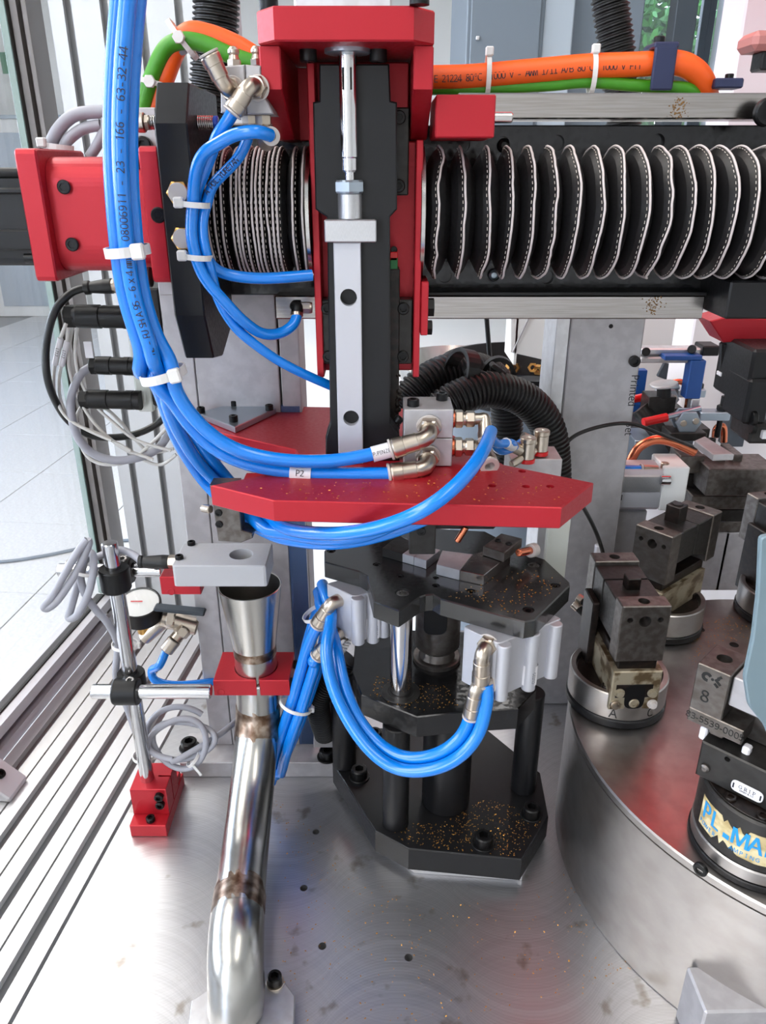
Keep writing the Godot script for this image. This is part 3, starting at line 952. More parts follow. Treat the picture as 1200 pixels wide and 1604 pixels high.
func beam() -> void:
	# black channel with bright ground rails; its right end runs out of the picture
	var holes := []
	for h in [[787, 226], [873, 224], [725, 226], [773, 430], [697, 432], [857, 434], [1030, 222]]:
		var q := fz(h[0], h[1], -482)
		holes.append([Vector2(q.x, q.y), 4.2, 3.0])
	var back := face([[1400, 190], [1400, 470], [345, 470], [345, 190]], -482)
	var yt := fz(900, 196, -482).y; var yb := fz(900, 462, -482).y
	back = rect(-103, yb, 560, yt)
	var top_y := 475.0; var top_y2 := 487.5
	T("linear_beam", "long black horizontal beam with bright steel rails behind the bellows", "machine beam", [
		["channel", G().plate(back, 18.0, upright(-500), 0.6, holes), M.oily_black],
		["rail", G().box(Vector3(300, (top_y + top_y2) / 2.0, -478), Vector3(520, top_y2 - top_y, 26), 0.7), M.ground_steel, [], "upper bright ground steel rail"],
		["rail", G().box(Vector3(104, 375.5, -478), Vector3(172, 13.5, 26), 0.7), M.ground_steel, [], "lower bright ground steel rail right of the carriage"],
		["rail", G().box(Vector3(-51, 375.5, -478), Vector3(26, 13.5, 26), 0.7), M.ground_steel, [], "short end of lower steel rail left of the carriage"],
		["rail_lip", G().box(Vector3(104, 383.5, -475), Vector3(172, 2.2, 22), 0.4), M.black_ano],
		["stain", stain_patch(fz(1062, 168, -464.9), 0), M.crust], ["stain", stain_patch(fz(1022, 478, -464.9), 1), M.crust],
		["set_screw", G().lathe(fz(773, 430, -484), Vector3(0, 0, 1), [Vector2(0, 0), Vector2(0, 3.6), Vector2(2.4, 3.0), Vector2(3.4, 1.6), Vector2(3.6, 0)]), M.zinc],
		["set_screw", G().lathe(fz(789, 228, -484), Vector3(0, 0, 1), [Vector2(0, 0), Vector2(0, 3.8), Vector2(2.4, 3.2), Vector2(3.4, 1.8), Vector2(3.6, 0)]), M.black_ano]])
	var seams := []
	for px in [690, 727, 768, 803, 835, 868, 905, 943, 978, 1014, 1050, 1084, 1116, 1150, 1184, 1222, 1260, 1300, 1340, 1382, 1424, 1466]:
		seams.append((px - 600) * 0.3235)
	bellows("bellows", "stretched black bellows with white piped folds right of the carriage", seams, 20.5, 290.0, 33.5, 100)
	seams = []
	for px in [324, 336, 347, 364, 371, 377, 385, 396, 402, 409, 420, 427, 435, 459, 474]:
		seams.append((px - 600) * 0.3235)
	bellows("bellows", "squeezed black bellows with white piped folds left of the carriage", seams, -93.0, -38.5, 33.0, 300)
	# black end plate with chamfered corners
	var ep := PackedVector2Array()
	for q in [[-405, 470], [-418, 488], [-482, 488], [-482, 366], [-442, 352], [-418, 356], [-405, 381]]:
		ep.append(Vector2(q[0], q[1]))
	var xe := fz(252, 300, -405).x; var xe1 := fz(303, 300, -405).x
	var parts := [["plate", G().plate(ep, xe1 - xe, sideways(xe), 0.8), M.black_ano]]
	T("end_plate", "black chamfered end plate between the red motor flange and left bellows", "plate", parts)
	for nb in [[281, 302, "brass hexagon plug on the black end plate, upper one"], [288, 373, "brass hexagon plug on the black end plate, lower one half behind blue tubes"]]:
		var p := fz(nb[0], nb[1], -405)
		T("hexagon_plug", nb[2], "plug", [["hexagon", G().hexbar(p, p + Vector3(0, 0, 3.0), 5.8), M.brass], ["face", G().cyl(p + Vector3(0, 0, 3.0), p + Vector3(0, 0, 3.7), 4.7, 0.2), M.collar]], "brass plugs on the end plate")
	# inductive sensor through the end plate
	var s0 := fz(215, 192, -428); var s1 := Vector3(xe, s0.y, s0.z)
	T("proximity_sensor", "threaded steel proximity sensor passing through the black end plate", "sensor", [
		["collar", G().cyl(s0, s0.lerp(s1, 0.28), 4.6, 0.4), M.nickel], ["knurled_nut", G().hexbar(s0.lerp(s1, 0.28), s0.lerp(s1, 0.45), 3.8), M.nickel],
		["barrel", threaded(s0.lerp(s1, 0.45), s1, 3.3), M.steel],
		["tip", threaded(Vector3(xe1, s0.y, s0.z), Vector3(xe1 + 8, s0.y, s0.z), 3.3), M.steel, [["sensing_face", G().cyl(Vector3(xe1 + 8, s0.y, s0.z), Vector3(xe1 + 10.5, s0.y, s0.z), 3.1, 0.5), M.tube_dark]]]])
	# orange and green motor cables lying on the beam, in a blue clip
	var lift := func(px, py): return fz(px, py, -488)
	var oc := spline(run([[676, 122, -488], [740, 120, -488], [830, 112, -488], [920, 104, -488], [1000, 101, -488], [1055, 98, -488], [1085, 108, -490], [1102, 128, -494], [1108, 150, -500]]), 8)
	var print_line := G()
	var tcurve := lifted(run([[680, 124, -488], [740, 122, -488], [830, 114, -488], [920, 106, -488], [1005, 103, -488]]), 6.3)
	letters(print_line, tcurve, "E 21224 80°C  1000 V - AWM I/II A/B 80°C  1000 V FT1", 3.4, Vector3(0, 0.1, 1), 0.0, true)
	T("motor_cable", "thick orange motor cable with black print on the right of the beam", "cable", [["sheath", G().tube(oc, 6.2, 18), M.orange], ["printing", print_line, M.ink]])
	var gc := spline(run([[676, 139, -489], [760, 138, -489], [860, 133, -489], [920, 128, -489], [1000, 134, -489], [1070, 138, -490], [1090, 146, -494]]), 8)
	T("encoder_cable", "green encoder cable under the orange cable on the beam", "cable", [["", G().tube(gc, 3.3, 14), M.green]])
	var cb := fz(1033, 108, -486)
	T("cable_clip", "dark blue plastic cable clip over orange and green cables", "clip", [
		["body", G().box(cb + Vector3(0, -0.5, 7.0), Vector3(12, 21, 3.0), 0.8), M.clip_blue], ["top_bar", G().box(cb + Vector3(0, 10.5, -2.0), Vector3(13.5, 3, 20), 0.8), M.clip_blue],
		["screw", G().screw(cb + Vector3(-2, 12, 0), Vector3.UP, 3.0, 3.4), M.black_screw]])
	var cb2 := fz(1135, 132, -492)
	T("cable_clip", "small dark blue clip at the cable's end beyond the large clip", "clip", [["body", G().box(cb2, Vector3(16, 5, 14), 0.8), M.clip_blue], ["screw", G().screw(cb2 + Vector3(2, 2.5, 0), Vector3.UP, 2.4, 2.6), M.black_screw]])
	for tt in [[764, 116, 13.0, "white cable tie on the beam cables, nearer the red block"], [928, 112, 13.0, "white cable tie on the beam cables, beside the blue clip"]]:
		var c := fz(tt[0], tt[1], -488)
		T("cable_tie", tt[3], "cable tie", [["strap", G().band(c + Vector3(0, -1.0, 0), Vector3(0, 10.0, 0), Vector3(0, 0, 6.6), 2.6, 0.9), M.tie], ["tie_head", G().box(c + Vector3(0, 10.5, 3.5), Vector3(4.4, 4.6, 3.4), 0.6), M.tie]], "cable ties on the beam cables")

func threaded(a: Vector3, b: Vector3, r: float) -> Geo:
	var l := a.distance_to(b)
	var prof := [Vector2(0, 0)]
	var k := int(l / 1.0)
	for i in k:
		prof.append(Vector2(l * i / k, r - 0.35)); prof.append(Vector2(l * (i + 0.5) / k, r))
	prof.append(Vector2(l, r - 0.35)); prof.append(Vector2(l, 0))
	return G().lathe(a, b - a, prof, 20)

# a thin crust of dried oil with a ragged outline
func stain_patch(c: Vector3, sd: int) -> Geo:
	var g := G()
	var r := RandomNumberGenerator.new()
	r.seed = 40 + sd
	for i in 90:
		var q := c + Vector3(r.randfn() * 2.4 + 0.5, r.randf_range(-5.5, 5.0), 0)
		var rr := r.randf_range(0.15, 0.5)
		g.lathe(q, Vector3(0, 0, 1), [Vector2(0, 0), Vector2(0, rr), Vector2(0.15, rr * 0.6), Vector2(0.2, 0)], 7)
	return g

# letters set along a curve, each standing on it and facing the side named
func letters(g: Geo, pts: PackedVector3Array, s: String, h: float, facing: Vector3, start := 0.0, fit := false) -> void:
	var lens := PackedFloat32Array([0.0])
	for i in pts.size() - 1:
		lens.append(lens[i] + pts[i].distance_to(pts[i + 1]))
	var total := lens[lens.size() - 1]
	var step := (total - start) / maxf(1.0, s.length()) if fit else h * 0.78
	for i in s.length():
		if s[i] == " ":
			continue
		var at := start + step * (i + 0.5)
		if at > total:
			return
		var k := 0
		while k < lens.size() - 2 and lens[k + 1] < at:
			k += 1
		var p := pts[k].lerp(pts[k + 1], (at - lens[k]) / maxf(0.001, lens[k + 1] - lens[k]))
		var x := (pts[k + 1] - pts[k]).normalized()
		var z := (facing - x * facing.dot(x)).normalized()
		g.text(s[i], h, Transform3D(Basis(x, z.cross(x), z), p), 0.12, "Droid Sans Mono")


func carriage() -> void:
	# red slide plate with raised side flanges
	var xl := fz(487, 300, -423).x; var xl2 := fz(499, 300, -423).x
	var xr := fz(651, 300, -423).x; var xr2 := fz(662, 300, -423).x
	var yb := 344.0; var yt := 499.0
	var h := yt - yb
	var yc := (yt + yb) / 2.0
	var bs := []
	for b in [[(xl2 + 2.5), 368.5, 35.0], [(xr - 5.5), 368.5, 35.0], [8.0, 458.0, 40.0]]:
		bs.append(["bearing_block", G().box(Vector3(b[0], b[1], -430.5), Vector3(10, b[2], 11), 0.6), M.phosphate,
			screws([[Vector3(b[0], b[1] + b[2] / 2 - 4.5, -425), Vector3(0, 0, 1), 3.2, 2.4], [Vector3(b[0], b[1] - b[2] / 2 + 4.5, -425), Vector3(0, 0, 1), 3.2, 2.4]])])
	T("carriage", "red anodised carriage plate standing between the two bellows", "carriage", [
		["plate", G().box(Vector3((xl + xr2) / 2.0, (yb + 463.6) / 2.0, -460), Vector3(xr2 - xl, 463.6 - yb, 42), 0.8), M.red],
		["plate", G().box(Vector3((xl + 13.2) / 2.0, (463.7 + yt) / 2.0, -460), Vector3(13.2 - xl, yt - 463.7, 42), 0.8), M.red],
		["flange", G().box(Vector3((xl + xl2) / 2.0, yc, -431), Vector3(xl2 - xl, h, 16), 0.5), M.red],
		["flange", G().box(Vector3((xr + xr2) / 2.0, (yb + 463.6) / 2.0, -431), Vector3(xr2 - xr, 463.6 - yb, 16), 0.5), M.red]] + bs)
	# guide rail on the back of the moving column, with grease
	var gx := fz(618, 500, -424).x
	T("guide_rail", "brown greased guide rail behind the right edge of the black column", "rail", [
		["rail", G().box(Vector3(gx, 352, -430), Vector3(5.5, 100, 12), 0.5), M.grime],
		["end_cap", G().box(fz(617, 420, -424) + Vector3(0, 0, -6), Vector3(4.0, 11, 11), 0.4), mat("cap_green", Color(0.05, 0.38, 0.18), 0.0, 0.5)],
		["wiper", G().box(fz(617, 402, -424) + Vector3(0, 0, -6), Vector3(4.0, 4.5, 11), 0.4), M.red_grip],
		["screw", G().screw(fz(617, 391, -428), Vector3(0, 0, 1), 1.8, 2.0), M.black_screw],
		["grease", lumps(gx + 1.0, 303, 345), M.grime]])
	# black moving column
	var outline := face([[500, 100], [610, 100], [612, 158], [622, 160], [622, 328], [611, 340], [612, 664], [626, 684], [626, 718], [510, 718], [510, 684], [517, 664], [512, 340], [494, 328], [490, 160], [500, 158]], -407)
	outline[9].y = 300.2; outline[8].y = 300.2
	for i in outline.size():
		if outline[i].y < 301:
			outline[i].y = 300.2
	var f1 := fz(625, 716, -407)
	T("black_column", "tall black steel column rising from the red plate in front of the carriage", "column", [
		["body", G().plate(outline, 15.5, upright(-422.5), 0.7), M.black_ano],
		["screw", G().screw(fz(622, 660, -412), Vector3(0.6, 0.8, 0).normalized(), 2.6, 3.0), M.black_screw]])
	# silver bar with two holes
	var bh := []
	for q in [[546, 466], [550, 655]]:
		var p := fz(q[0], q[1], -402)
		bh.append([Vector2(p.x, p.y), 4.3, 0.0])
	var b0 := fz(522, 380, -402); var b1 := fz(565, 380, -402)
	T("silver_bar", "satin silver flat bar with two round holes on the black column", "bar", [
		["", G().plate(rect(b0.x, 300.2, b1.x, b0.y), 4.6, upright(-406.6), 0.4, bh), M.alu_ano]])
	# coupling block, sleeve, nut and rod
	var ca := fz(507, 380, -399); var cb := fz(591, 344, -399)
	T("coupling_block", "satin aluminium coupling block on top of the silver bar", "block", [["", G().box(Vector3((ca.x + cb.x) / 2.0, (b0.y + cb.y) / 2.0 + 0.1, -403), Vector3(cb.x - ca.x - 1.0, cb.y - b0.y - 0.4, 8), 0.5), M.alu_brushed]])
	var ax := fz(548, 320, -403).x
	var y1 := cb.y
	var y2 := fz(548, 303, -403).y
	var y3 := fz(548, 282, -403).y
	var y4 := fz(548, 270, -403).y
	var y5 := fz(548, 248, -403).y
	T("rod_coupling", "turned aluminium sleeve with hexagon nut screwed onto the rod", "coupling", [
		["sleeve", G().cyl(Vector3(ax, y1, -404.5), Vector3(ax, y2, -404.5), 5.9, 0.4, 32), M.alu_brushed],
		["hex_nut", G().hexbar(Vector3(ax, y2, -404.5), Vector3(ax, y3, -404.5), 7.6), M.zinc]])
	T("piston_rod", "polished chrome piston rod above the hexagon nut", "piston rod", [
		["rod", G().lathe(Vector3(ax, y3, -404.5), Vector3.UP, [Vector2(0, 0), Vector2(0, 2.6), Vector2(y4 - y3, 2.6), Vector2(y4 - y3, 3.6), Vector2(y4 - y3 + 1, 4.1), Vector2(y5 - y3, 4.1), Vector2(y5 - y3 + 0.6, 4.5), Vector2(498 - y3, 4.5), Vector2(498 - y3, 0)], 32), M.chrome],
		["flat", G().box(Vector3(ax - 2.0, 488, -400.2), Vector3(0.8, 9, 0.5), 0.1), M.black_screw], ["flat", G().box(Vector3(ax + 1.6, 488, -400.2), Vector3(0.8, 9, 0.5), 0.1), M.black_screw]])  # black strips stand in for the dark slots cut in the rod
	# red top bracket: lid with chamfered front corners and two sloping cheeks
	var lidp := PackedVector2Array()
	for q in [[430, 65], [648, 65]]:
		var p := fz(q[0], q[1], -381)
		lidp.append(Vector2(p.x, -381))
	var ll := fz(405, 72, -393).x; var lr := fz(680, 66, -393).x
	lidp.append(Vector2(lr, -393)); lidp.append(Vector2(lr, -480)); lidp.append(Vector2(ll, -480)); lidp.append(Vector2(ll, -393))
	var cheek := PackedVector2Array([Vector2(-393, 499.8), Vector2(-393, 483), Vector2(-438, 464), Vector2(-480, 464), Vector2(-480, 499.8)])
	var cl := fz(440, 100, -393).x; var cr := fz(648, 100, -393).x
	var zf := fz(555, 80, -404.5)
	T("top_bracket", "bright red bracket with two sloping cheeks at the top of the picture", "bracket", [
		["lid", G().plate(lidp, 13.0, level(500), 0.7), M.red],
		["cheek", G().plate(cheek, cl - ll, sideways(ll), 0.6), M.red], ["cheek", G().plate(cheek, lr - cr, sideways(cr), 0.6), M.red],
		["back_web", G().box(Vector3((ll + xl) / 2.0, 482, -474), Vector3(xl - ll - 0.4, 35, 10), 0.5), M.red],
		["flange", G().lathe(Vector3(ax, 500, -404.5), Vector3.DOWN, [Vector2(0, 0), Vector2(0, 10.5), Vector2(1.6, 10.5), Vector2(2.0, 9.5), Vector2(2.0, 0)], 32), M.zinc]]
		+ screws([[Vector3(ax - 18, 500, -406), Vector3.DOWN, 4.0, 5.0], [Vector3(ax + 14, 500, -406), Vector3.DOWN, 4.0, 5.0]] )
		+ screws([[fy(413, 16, 513.0) * Vector3(1, 0, 1) + Vector3(2, 513.0, -2), Vector3.UP, 4.2, 6.0], [fy(657, 8, 513.0) * Vector3(1, 0, 1) + Vector3(0, 513.0, 0), Vector3.UP, 4.2, 6.0]]))
	var pa := fz(460, 8, -386); var pb := fz(614, 8, -386)
	T("cylinder_foot", "silver end cap of the lift cylinder cut off by the picture's top edge", "cylinder", [["end_cap", G().box(Vector3((pa.x + pb.x) / 2.0, 521.5, -406), Vector3(pb.x - pa.x, 17, 38), 0.8), M.alu], ["barrel", G().box(Vector3((pa.x + pb.x) / 2.0, 570, -406), Vector3(pb.x - pa.x - 3, 80, 34), 3.0), M.alu_ano]])
	# small red block with dowel on the right
	var k0 := fz(683, 148, -405); var k1 := fz(774, 216, -405)
	T("red_stop_block", "plain red block with a steel dowel right of the carriage", "block", [
		["body", G().box(Vector3((k0.x + k1.x) / 2.0, (k0.y + k1.y) / 2.0, -428), Vector3(k1.x - k0.x, k0.y - k1.y, 46), 0.6), M.red],
		["dowel", G().cyl(fz(774, 183, -405) + Vector3(-0.5, 0, -6), fz(806, 183, -405) + Vector3(0, 0, -6), 2.4, 0.6), M.steel]])
	# lower red clip with black toothed cover
	var d0 := fz(654, 440, -426); var d1 := fz(670, 524, -426)
	T("red_clip", "narrow red strip bracket with black knob at the carriage's lower right", "bracket", [
		["body", G().box(Vector3(d1.x - 2.2, (d0.y + d1.y) / 2.0, -436), Vector3(4.0, d0.y - d1.y, 26), 0.5), M.red],
		["knob", G().lathe(Vector3(d1.x, fz(670, 482, -430).y, -432), Vector3.RIGHT, [Vector2(0, 0), Vector3(0, 5.2, 1), Vector3(3.4, 5.2, 1), Vector2(3.6, 3), Vector2(3.6, 0)]), M.black_plastic],
		["knob", G().lathe(Vector3(d1.x, fz(670, 514, -430).y, -432), Vector3.RIGHT, [Vector2(0, 0), Vector3(0, 4.2, 1), Vector3(2.6, 4.2, 1), Vector2(2.8, 3), Vector2(2.8, 0)]), M.black_plastic]])

func lumps(x: float, y0: float, y1: float) -> Geo:
	var g := G()
	var r := RandomNumberGenerator.new()
	r.seed = 77
	for i in 30:
		var rr := r.randf_range(0.6, 1.6)
		g.lathe(Vector3(x + r.randf_range(0.5, 2.2), r.randf_range(y0, y1), -424.5), Vector3(0.5, 0.2, 1), [Vector2(-rr * 0.4, 0), Vector2(0, rr), Vector2(rr * 0.6, rr * 0.7), Vector2(rr * 0.9, 0)], 8)
	return g

func drive() -> void:
	var yc := 428.5
	var x0 := fz(38, 335, -408).x; var x1 := fz(72, 335, -408).x
	var x2 := fz(228, 335, -408).x; var x3 := fz(252, 300, -405).x
	var sq := rounded(rect(-474, yc - 31, -408, yc + 31), 2.5, 2)
	var sq2 := rounded(rect(-470, yc - 31.5, -407, yc + 32), 2.5, 2)
	var oct := PackedVector2Array()
	for q in [[-414.5, 17], [-417, 24], [-424, 27.5], [-460, 27.5], [-468, 18], [-468, -18], [-460, -27.5], [-424, -27.5], [-417, -24], [-414.5, -17]]:
		oct.append(Vector2(q[0], yc + q[1]))
	oct = rounded(oct, 3.0, 3)
	var parts := [["flange", G().plate(sq, x1 - x0, sideways(x0), 0.8), M.red], ["housing", G().plate(oct, x2 - x1, sideways(x1), 0.2), M.red], ["flange", G().plate(sq2, x3 - x2, sideways(x2), 0.8), M.red]]
	parts.append_array(screws([[fz(100, 293, -413), Vector3(0, 0, 1), 3.4, 0.7], [fz(113, 383, -413), Vector3(0, 0, 1), 3.4, 0.7], [fz(248, 337, -407), Vector3(0, 0, 1), 3.8, 0.6]]))
	parts.append_array(screws([[fz(229, 249, -418) - Vector3(1.5, 0, 0), Vector3.LEFT, 5.0, 6.0], [fz(246, 434, -412) - Vector3(3, 0, 0), Vector3.LEFT, 5.0, 6.0]]))
	T("motor_flange", "red anodised square motor housing with two flanges at left", "motor housing", parts)
	var mm := rounded(rect(-466, yc - 24, -413, yc + 22), 4.0, 3)
	T("servo_motor", "black servo motor cut off by the left edge of the picture", "motor", [
		["body", G().plate(mm, 70, sideways(x0 - 70), 1.2), M.black_ano],
		["rib", G().box(Vector3(x0 - 40, yc + 12, -412), Vector3(80, 3, 3), 0.8), M.black_ano], ["rib", G().box(Vector3(x0 - 40, yc - 11, -412), Vector3(80, 10, 3), 1.0), M.black_ano],
		["screw", G().screw(Vector3(x0 - 12, yc + 20, -414), Vector3.RIGHT, 2.6, 11), M.black_screw], ["screw", G().screw(Vector3(x0 - 6, yc - 20, -414), Vector3.RIGHT, 2.6, 5.5), M.black_screw]])
	# aluminium mounting block behind the flange
	var g0 := fz(208, 168, -455); var g1 := fz(250, 240, -455)
	T("mounting_block", "small aluminium block with black screw behind the red flange", "block", [
		["body", G().box(Vector3((g0.x + g1.x) / 2.0, (g0.y + g1.y) / 2.0, -470), Vector3(g1.x - g0.x, g0.y - g1.y, 28), 0.6), M.alu_matt],
		["screw", G().screw(fz(226, 228, -455), Vector3(0, 0, 1), 4.6, 4.0), M.black_screw]])
	for c in [[[[76, 236], [90, 205], [118, 180], [165, 175]], 3.4, "thick grey cable bent up behind the red motor housing"], [[[98, 238], [106, 220], [130, 202], [158, 196]], 3.0, "second grey cable, lower, behind the red motor housing"], [[[140, 246], [152, 228], [163, 205], [166, 185]], 2.8, "short grey cable rising behind the blue tubes"]]:
		var a := []
		for p in c[0]:
			a.append([p[0], p[1], -472])
		T("motor_lead", c[2], "cable", [["sheath", G().tube(spline(run(a)), c[1], 14), M.grey_cable]], "grey leads behind the motor")
	var tc := fz(90, 230, -470)
	T("cable_tie", "white cable tie round the grey leads above the motor housing", "cable tie", [["strap", G().band(tc, Vector3(8, -1, 0), Vector3(0, 0, 6), 3.0, 0.8), M.tie], ["tie_head", G().box(tc + Vector3(-6, 2, 6), Vector3(5, 5, 4), 0.7), M.tie]])
	# left cable arc: orange and green cables climbing behind the end plate
	var arc := [[[240, 178], [255, 130], [275, 78], [296, 52], [330, 56], [370, 72], [410, 96]], [[222, 172], [236, 125], [258, 78], [284, 64], [318, 68], [360, 86], [412, 104]], [[236, 168], [248, 130], [268, 90], [290, 76]]]
	T("motor_cable", "thick orange cable arching above the black end plate", "cable", [["sheath", G().tube(spline(run(depth(arc[0], -492))), 5.6, 16), M.orange]])
	T("encoder_cable", "green cable arching above the black end plate", "cable", [["sheath", G().tube(spline(run(depth(arc[1], -487))), 4.4, 16), M.green]])
	T("sensor_lead", "thin grey cable under the green cable arch", "cable", [["sheath", G().tube(spline(run(depth(arc[2], -490))), 2.6, 12), M.grey_cable]])
	for tt in [[286, 62, 0.3, "white cable tie at the top of the orange and green arch"], [241, 130, 1.1, "white cable tie low on the orange and green arch"]]:
		var c := fz(tt[0], tt[1], -489)
		var e := Vector3(-sin(0.35 + tt[2]), cos(0.35 + tt[2]), 0) if tt[2] < 1.0 else Vector3(1.0, -0.25, 0).normalized()
		T("cable_tie", tt[3], "cable tie", [["strap", G().band(c, e * 11.0, Vector3(0, 0, 7.5), 2.6, 0.8), M.tie], ["tie_head", G().hexbar(c + Vector3(0, 0, 7), c + Vector3(0, 0, 10.5), 3.4), M.tie]])

func depth(a: Array, z: float) -> Array:
	var o := []
	for p in a:
		o.append([p[0], p[1], z])
	return o

# swivel elbow: hexagon at base, bent body, sleeve and release collar; ends at e
func elbow(called: String, label: String, b: Vector3, c: Vector3, e: Vector3, r: float, group := "", open_end := false) -> void:
	var d0 := (c - b).normalized(); var d1 := (e - c).normalized()
	var l0 := b.distance_to(c); var l1 := c.distance_to(e)
	var pts := PackedVector3Array([b + d0 * minf(l0 * 0.3, r * 0.8), c - d0 * minf(r, l0 * 0.5), c - d0 * r * 0.3 + d1 * r * 0.3, c + d1 * r * 0.9, c + d1 * maxf(r, l1 * 0.35)])
	var sl := c + d1 * l1 * 0.3
	var sleeve := G().lathe(sl, d1, [Vector2(0, 0), Vector2(0, r * 0.98), Vector2(0.3, r * 1.02), Vector2(l1 * 0.36, r * 1.02), Vector2(l1 * 0.37, r * 1.1), Vector2(l1 * 0.62, r * 1.14), Vector2(l1 * 0.66, r * 1.06), Vector2(l1 * 0.66, r * 0.7)])
	var col := G().lathe(sl + d1 * l1 * 0.6, d1, [Vector2(0, r * 0.6), Vector2(0, r * 0.95), Vector2(l1 * 0.07, r * 0.95), Vector2(l1 * 0.08, r * 1.16), Vector2(l1 * 0.13, r * 1.16), Vector2(l1 * 0.14, r * 1.05), Vector2(l1 * 0.14, r * 0.62), Vector2(-l1 * 0.1, r * 0.62)])
	T(called, label, "fitting", [
		["hex_base", G().hexbar(b, b + d0 * minf(l0 * 0.45, r * 1.1), r * 1.3), M.nickel],
		["washer", G().cyl(b, b + d0 * 0.7, r * 1.42, 0.2), M.collar],
		["body", G().tube(spline(pts, 5), r * 0.92, 18), M.nickel], ["sleeve", sleeve, M.nickel], ["release_collar", col, M.collar]], group)

func gripper_plate() -> void:
	var top := 300.0
	var poly := flat([[330, 760], [428, 784], [880, 795], [930, 756], [790, 728], [640, 640], [436, 636], [404, 642], [318, 648], [296, 656], [320, 672], [462, 704], [468, 712], [455, 736]], top)
	var holes := []
	for h in [[706, 770], [771, 761], [824, 762], [862, 762], [818, 738]]:
		var q := fy(h[0], h[1], top)
		holes.append([Vector2(q.x, q.z), 2.2, 4.0])
	T("gripper_plate", "broad red anodised plate with a notch, carrying valve block and column", "plate", [["", G().plate(poly, 11.5, level(top - 11.5), 0.6, holes), M.red]])
	# small grey plate with cap screws on the back lobe
	var gp := flat([[310, 646], [368, 669], [432, 639], [376, 628]], top + 4.2)
	T("grey_cover_plate", "small grey steel cover plate with four black screws on the red plate", "plate", [["plate", G().plate(gp, 4.0, level(top + 0.1), 0.4), M.zinc]]
		+ screws([[fy(315, 646, top + 4.2), Vector3.UP, 2.7, 3.6], [fy(366, 660, top + 4.2), Vector3.UP, 2.8, 4.0], [fy(422, 642, top + 4.2), Vector3.UP, 2.7, 3.6], [fy(367, 635, top + 4.2), Vector3.UP, 2.7, 3.6]]))
	# valve manifold: two stacked grey blocks
	var zf := -398.0
	var a := fz(633, 641, zf); var b := fz(711, 641, zf); var m0 := fz(640, 688, zf)
	var w := b.x - a.x
	var cx := (a.x + b.x) / 2.0
	var bh := a.y - top - 0.3
	T("manifold", "matt grey two-part manifold block standing on the red plate", "manifold", [
		["lower_block", G().box(Vector3(cx, top + 0.2 + bh * 0.25, zf - 13), Vector3(w, bh * 0.49, 26), 0.5), M.alu_matt],
		["upper_block", G().box(Vector3(cx, top + 0.2 + bh * 0.75, zf - 13), Vector3(w, bh * 0.49, 26), 0.5), M.alu_matt]]
		+ screws([[Vector3(cx - 8.2, a.y, zf - 7), Vector3.UP, 3.3, 3.8], [Vector3(cx + 8.2, a.y, zf - 19), Vector3.UP, 3.3, 3.8]]))
	var hx := fz(672, 668, zf)
	elbow("elbow_fitting", "nickel elbow fitting on the manifold's upper block, tube marked P.PINZE", hx, hx + Vector3(-0.5, -2.2, 12.5), fz(613, 704, zf + 14), 4.9, "elbow fittings on the manifold front")
	hx = fz(670, 714, zf)
	elbow("elbow_fitting", "nickel elbow fitting on the manifold's lower block, tube marked P2", hx, hx + Vector3(-0.5, -2.2, 13), fz(610, 742, zf + 15), 4.9, "elbow fittings on the manifold front")
	# right-hand nipples and elbows
	var s0 := Vector3(b.x, fz(711, 656, zf - 13).y, zf - 13)
	var s1 := fz(768, 660, zf - 13)
	hexnipple("adapter_nipple", "double hexagon nickel nipple on the manifold's right, upper one", s0, s0 + Vector3(13, 0, 0), 4.9)
	elbow_down("elbow_fitting", "nickel elbow at the manifold's right holding a blue tube", s0 + Vector3(13, 0, 0), s0 + Vector3(18.5, 0, 0), s0 + Vector3(18.5, -7, 6.5), 3.8)
	s0 = Vector3(b.x, fz(711, 700, zf - 10).y, zf - 10)
	hexnipple("adapter_nipple", "double hexagon nickel nipple on the manifold's right, lower one", s0, s0 + Vector3(13, 0, 0), 5.3)
	elbow_down("elbow_fitting", "nickel elbow with empty black opening above the red plate", s0 + Vector3(13, 0, 0), s0 + Vector3(18, -0.5, 0), s0 + Vector3(19.5, -4.0, 12.0), 4.8)
	# two tall swivel valves on red bases beyond the plate's back edge
	var bk := fz(850, 745, -470)
	T("valve_carrier", "grey carrier block under the two knurled valves", "block", [["", G().box(fz(838, 722, -478) + Vector3(0, -5, -8), Vector3(34, 16, 26), 0.6), M.alu_matt]])
	for v in [[825, 724, "knurled nickel flow valve on red base, front one", -468], [846, 712, "knurled nickel flow valve on red base, rear one", -478]]:
		var p := fz(v[0], v[1], v[3])
		T("flow_valve", v[2], "valve", [["base_ring", G().cyl(p - Vector3(0, 0, 0), p + Vector3(0, 2.6, 0), 5.2, 0.3), M.red_grip], ["body", G().cyl(p + Vector3(0, 2.6, 0), p + Vector3(0, 14, 0), 4.7, 0.5), M.nickel],
			["cap", G().lathe(p + Vector3(0, 14, 0), Vector3.UP, [Vector2(0, 0), Vector2(0, 5.2), Vector2(2.4, 5.2), Vector2(3.0, 4.6), Vector2(3.0, 2.0), Vector2(2.0, 1.6), Vector2(2.0, 0)]), M.nickel],
			["port", G().cyl(p + Vector3(-4, 8, 0), p + Vector3(-13, 12.5, 2), 3.9, 0.5), M.nickel], ["side_port", G().cyl(p + Vector3(-3, 3.5, 1), p + Vector3(-11, 0.5, 6), 2.6, 0.4), M.nickel]], "flow valves beyond the red plate")
	# gripper jaw under the left corner
	var j0 := fz(332, 800, -400); var j1 := fz(362, 848, -400)
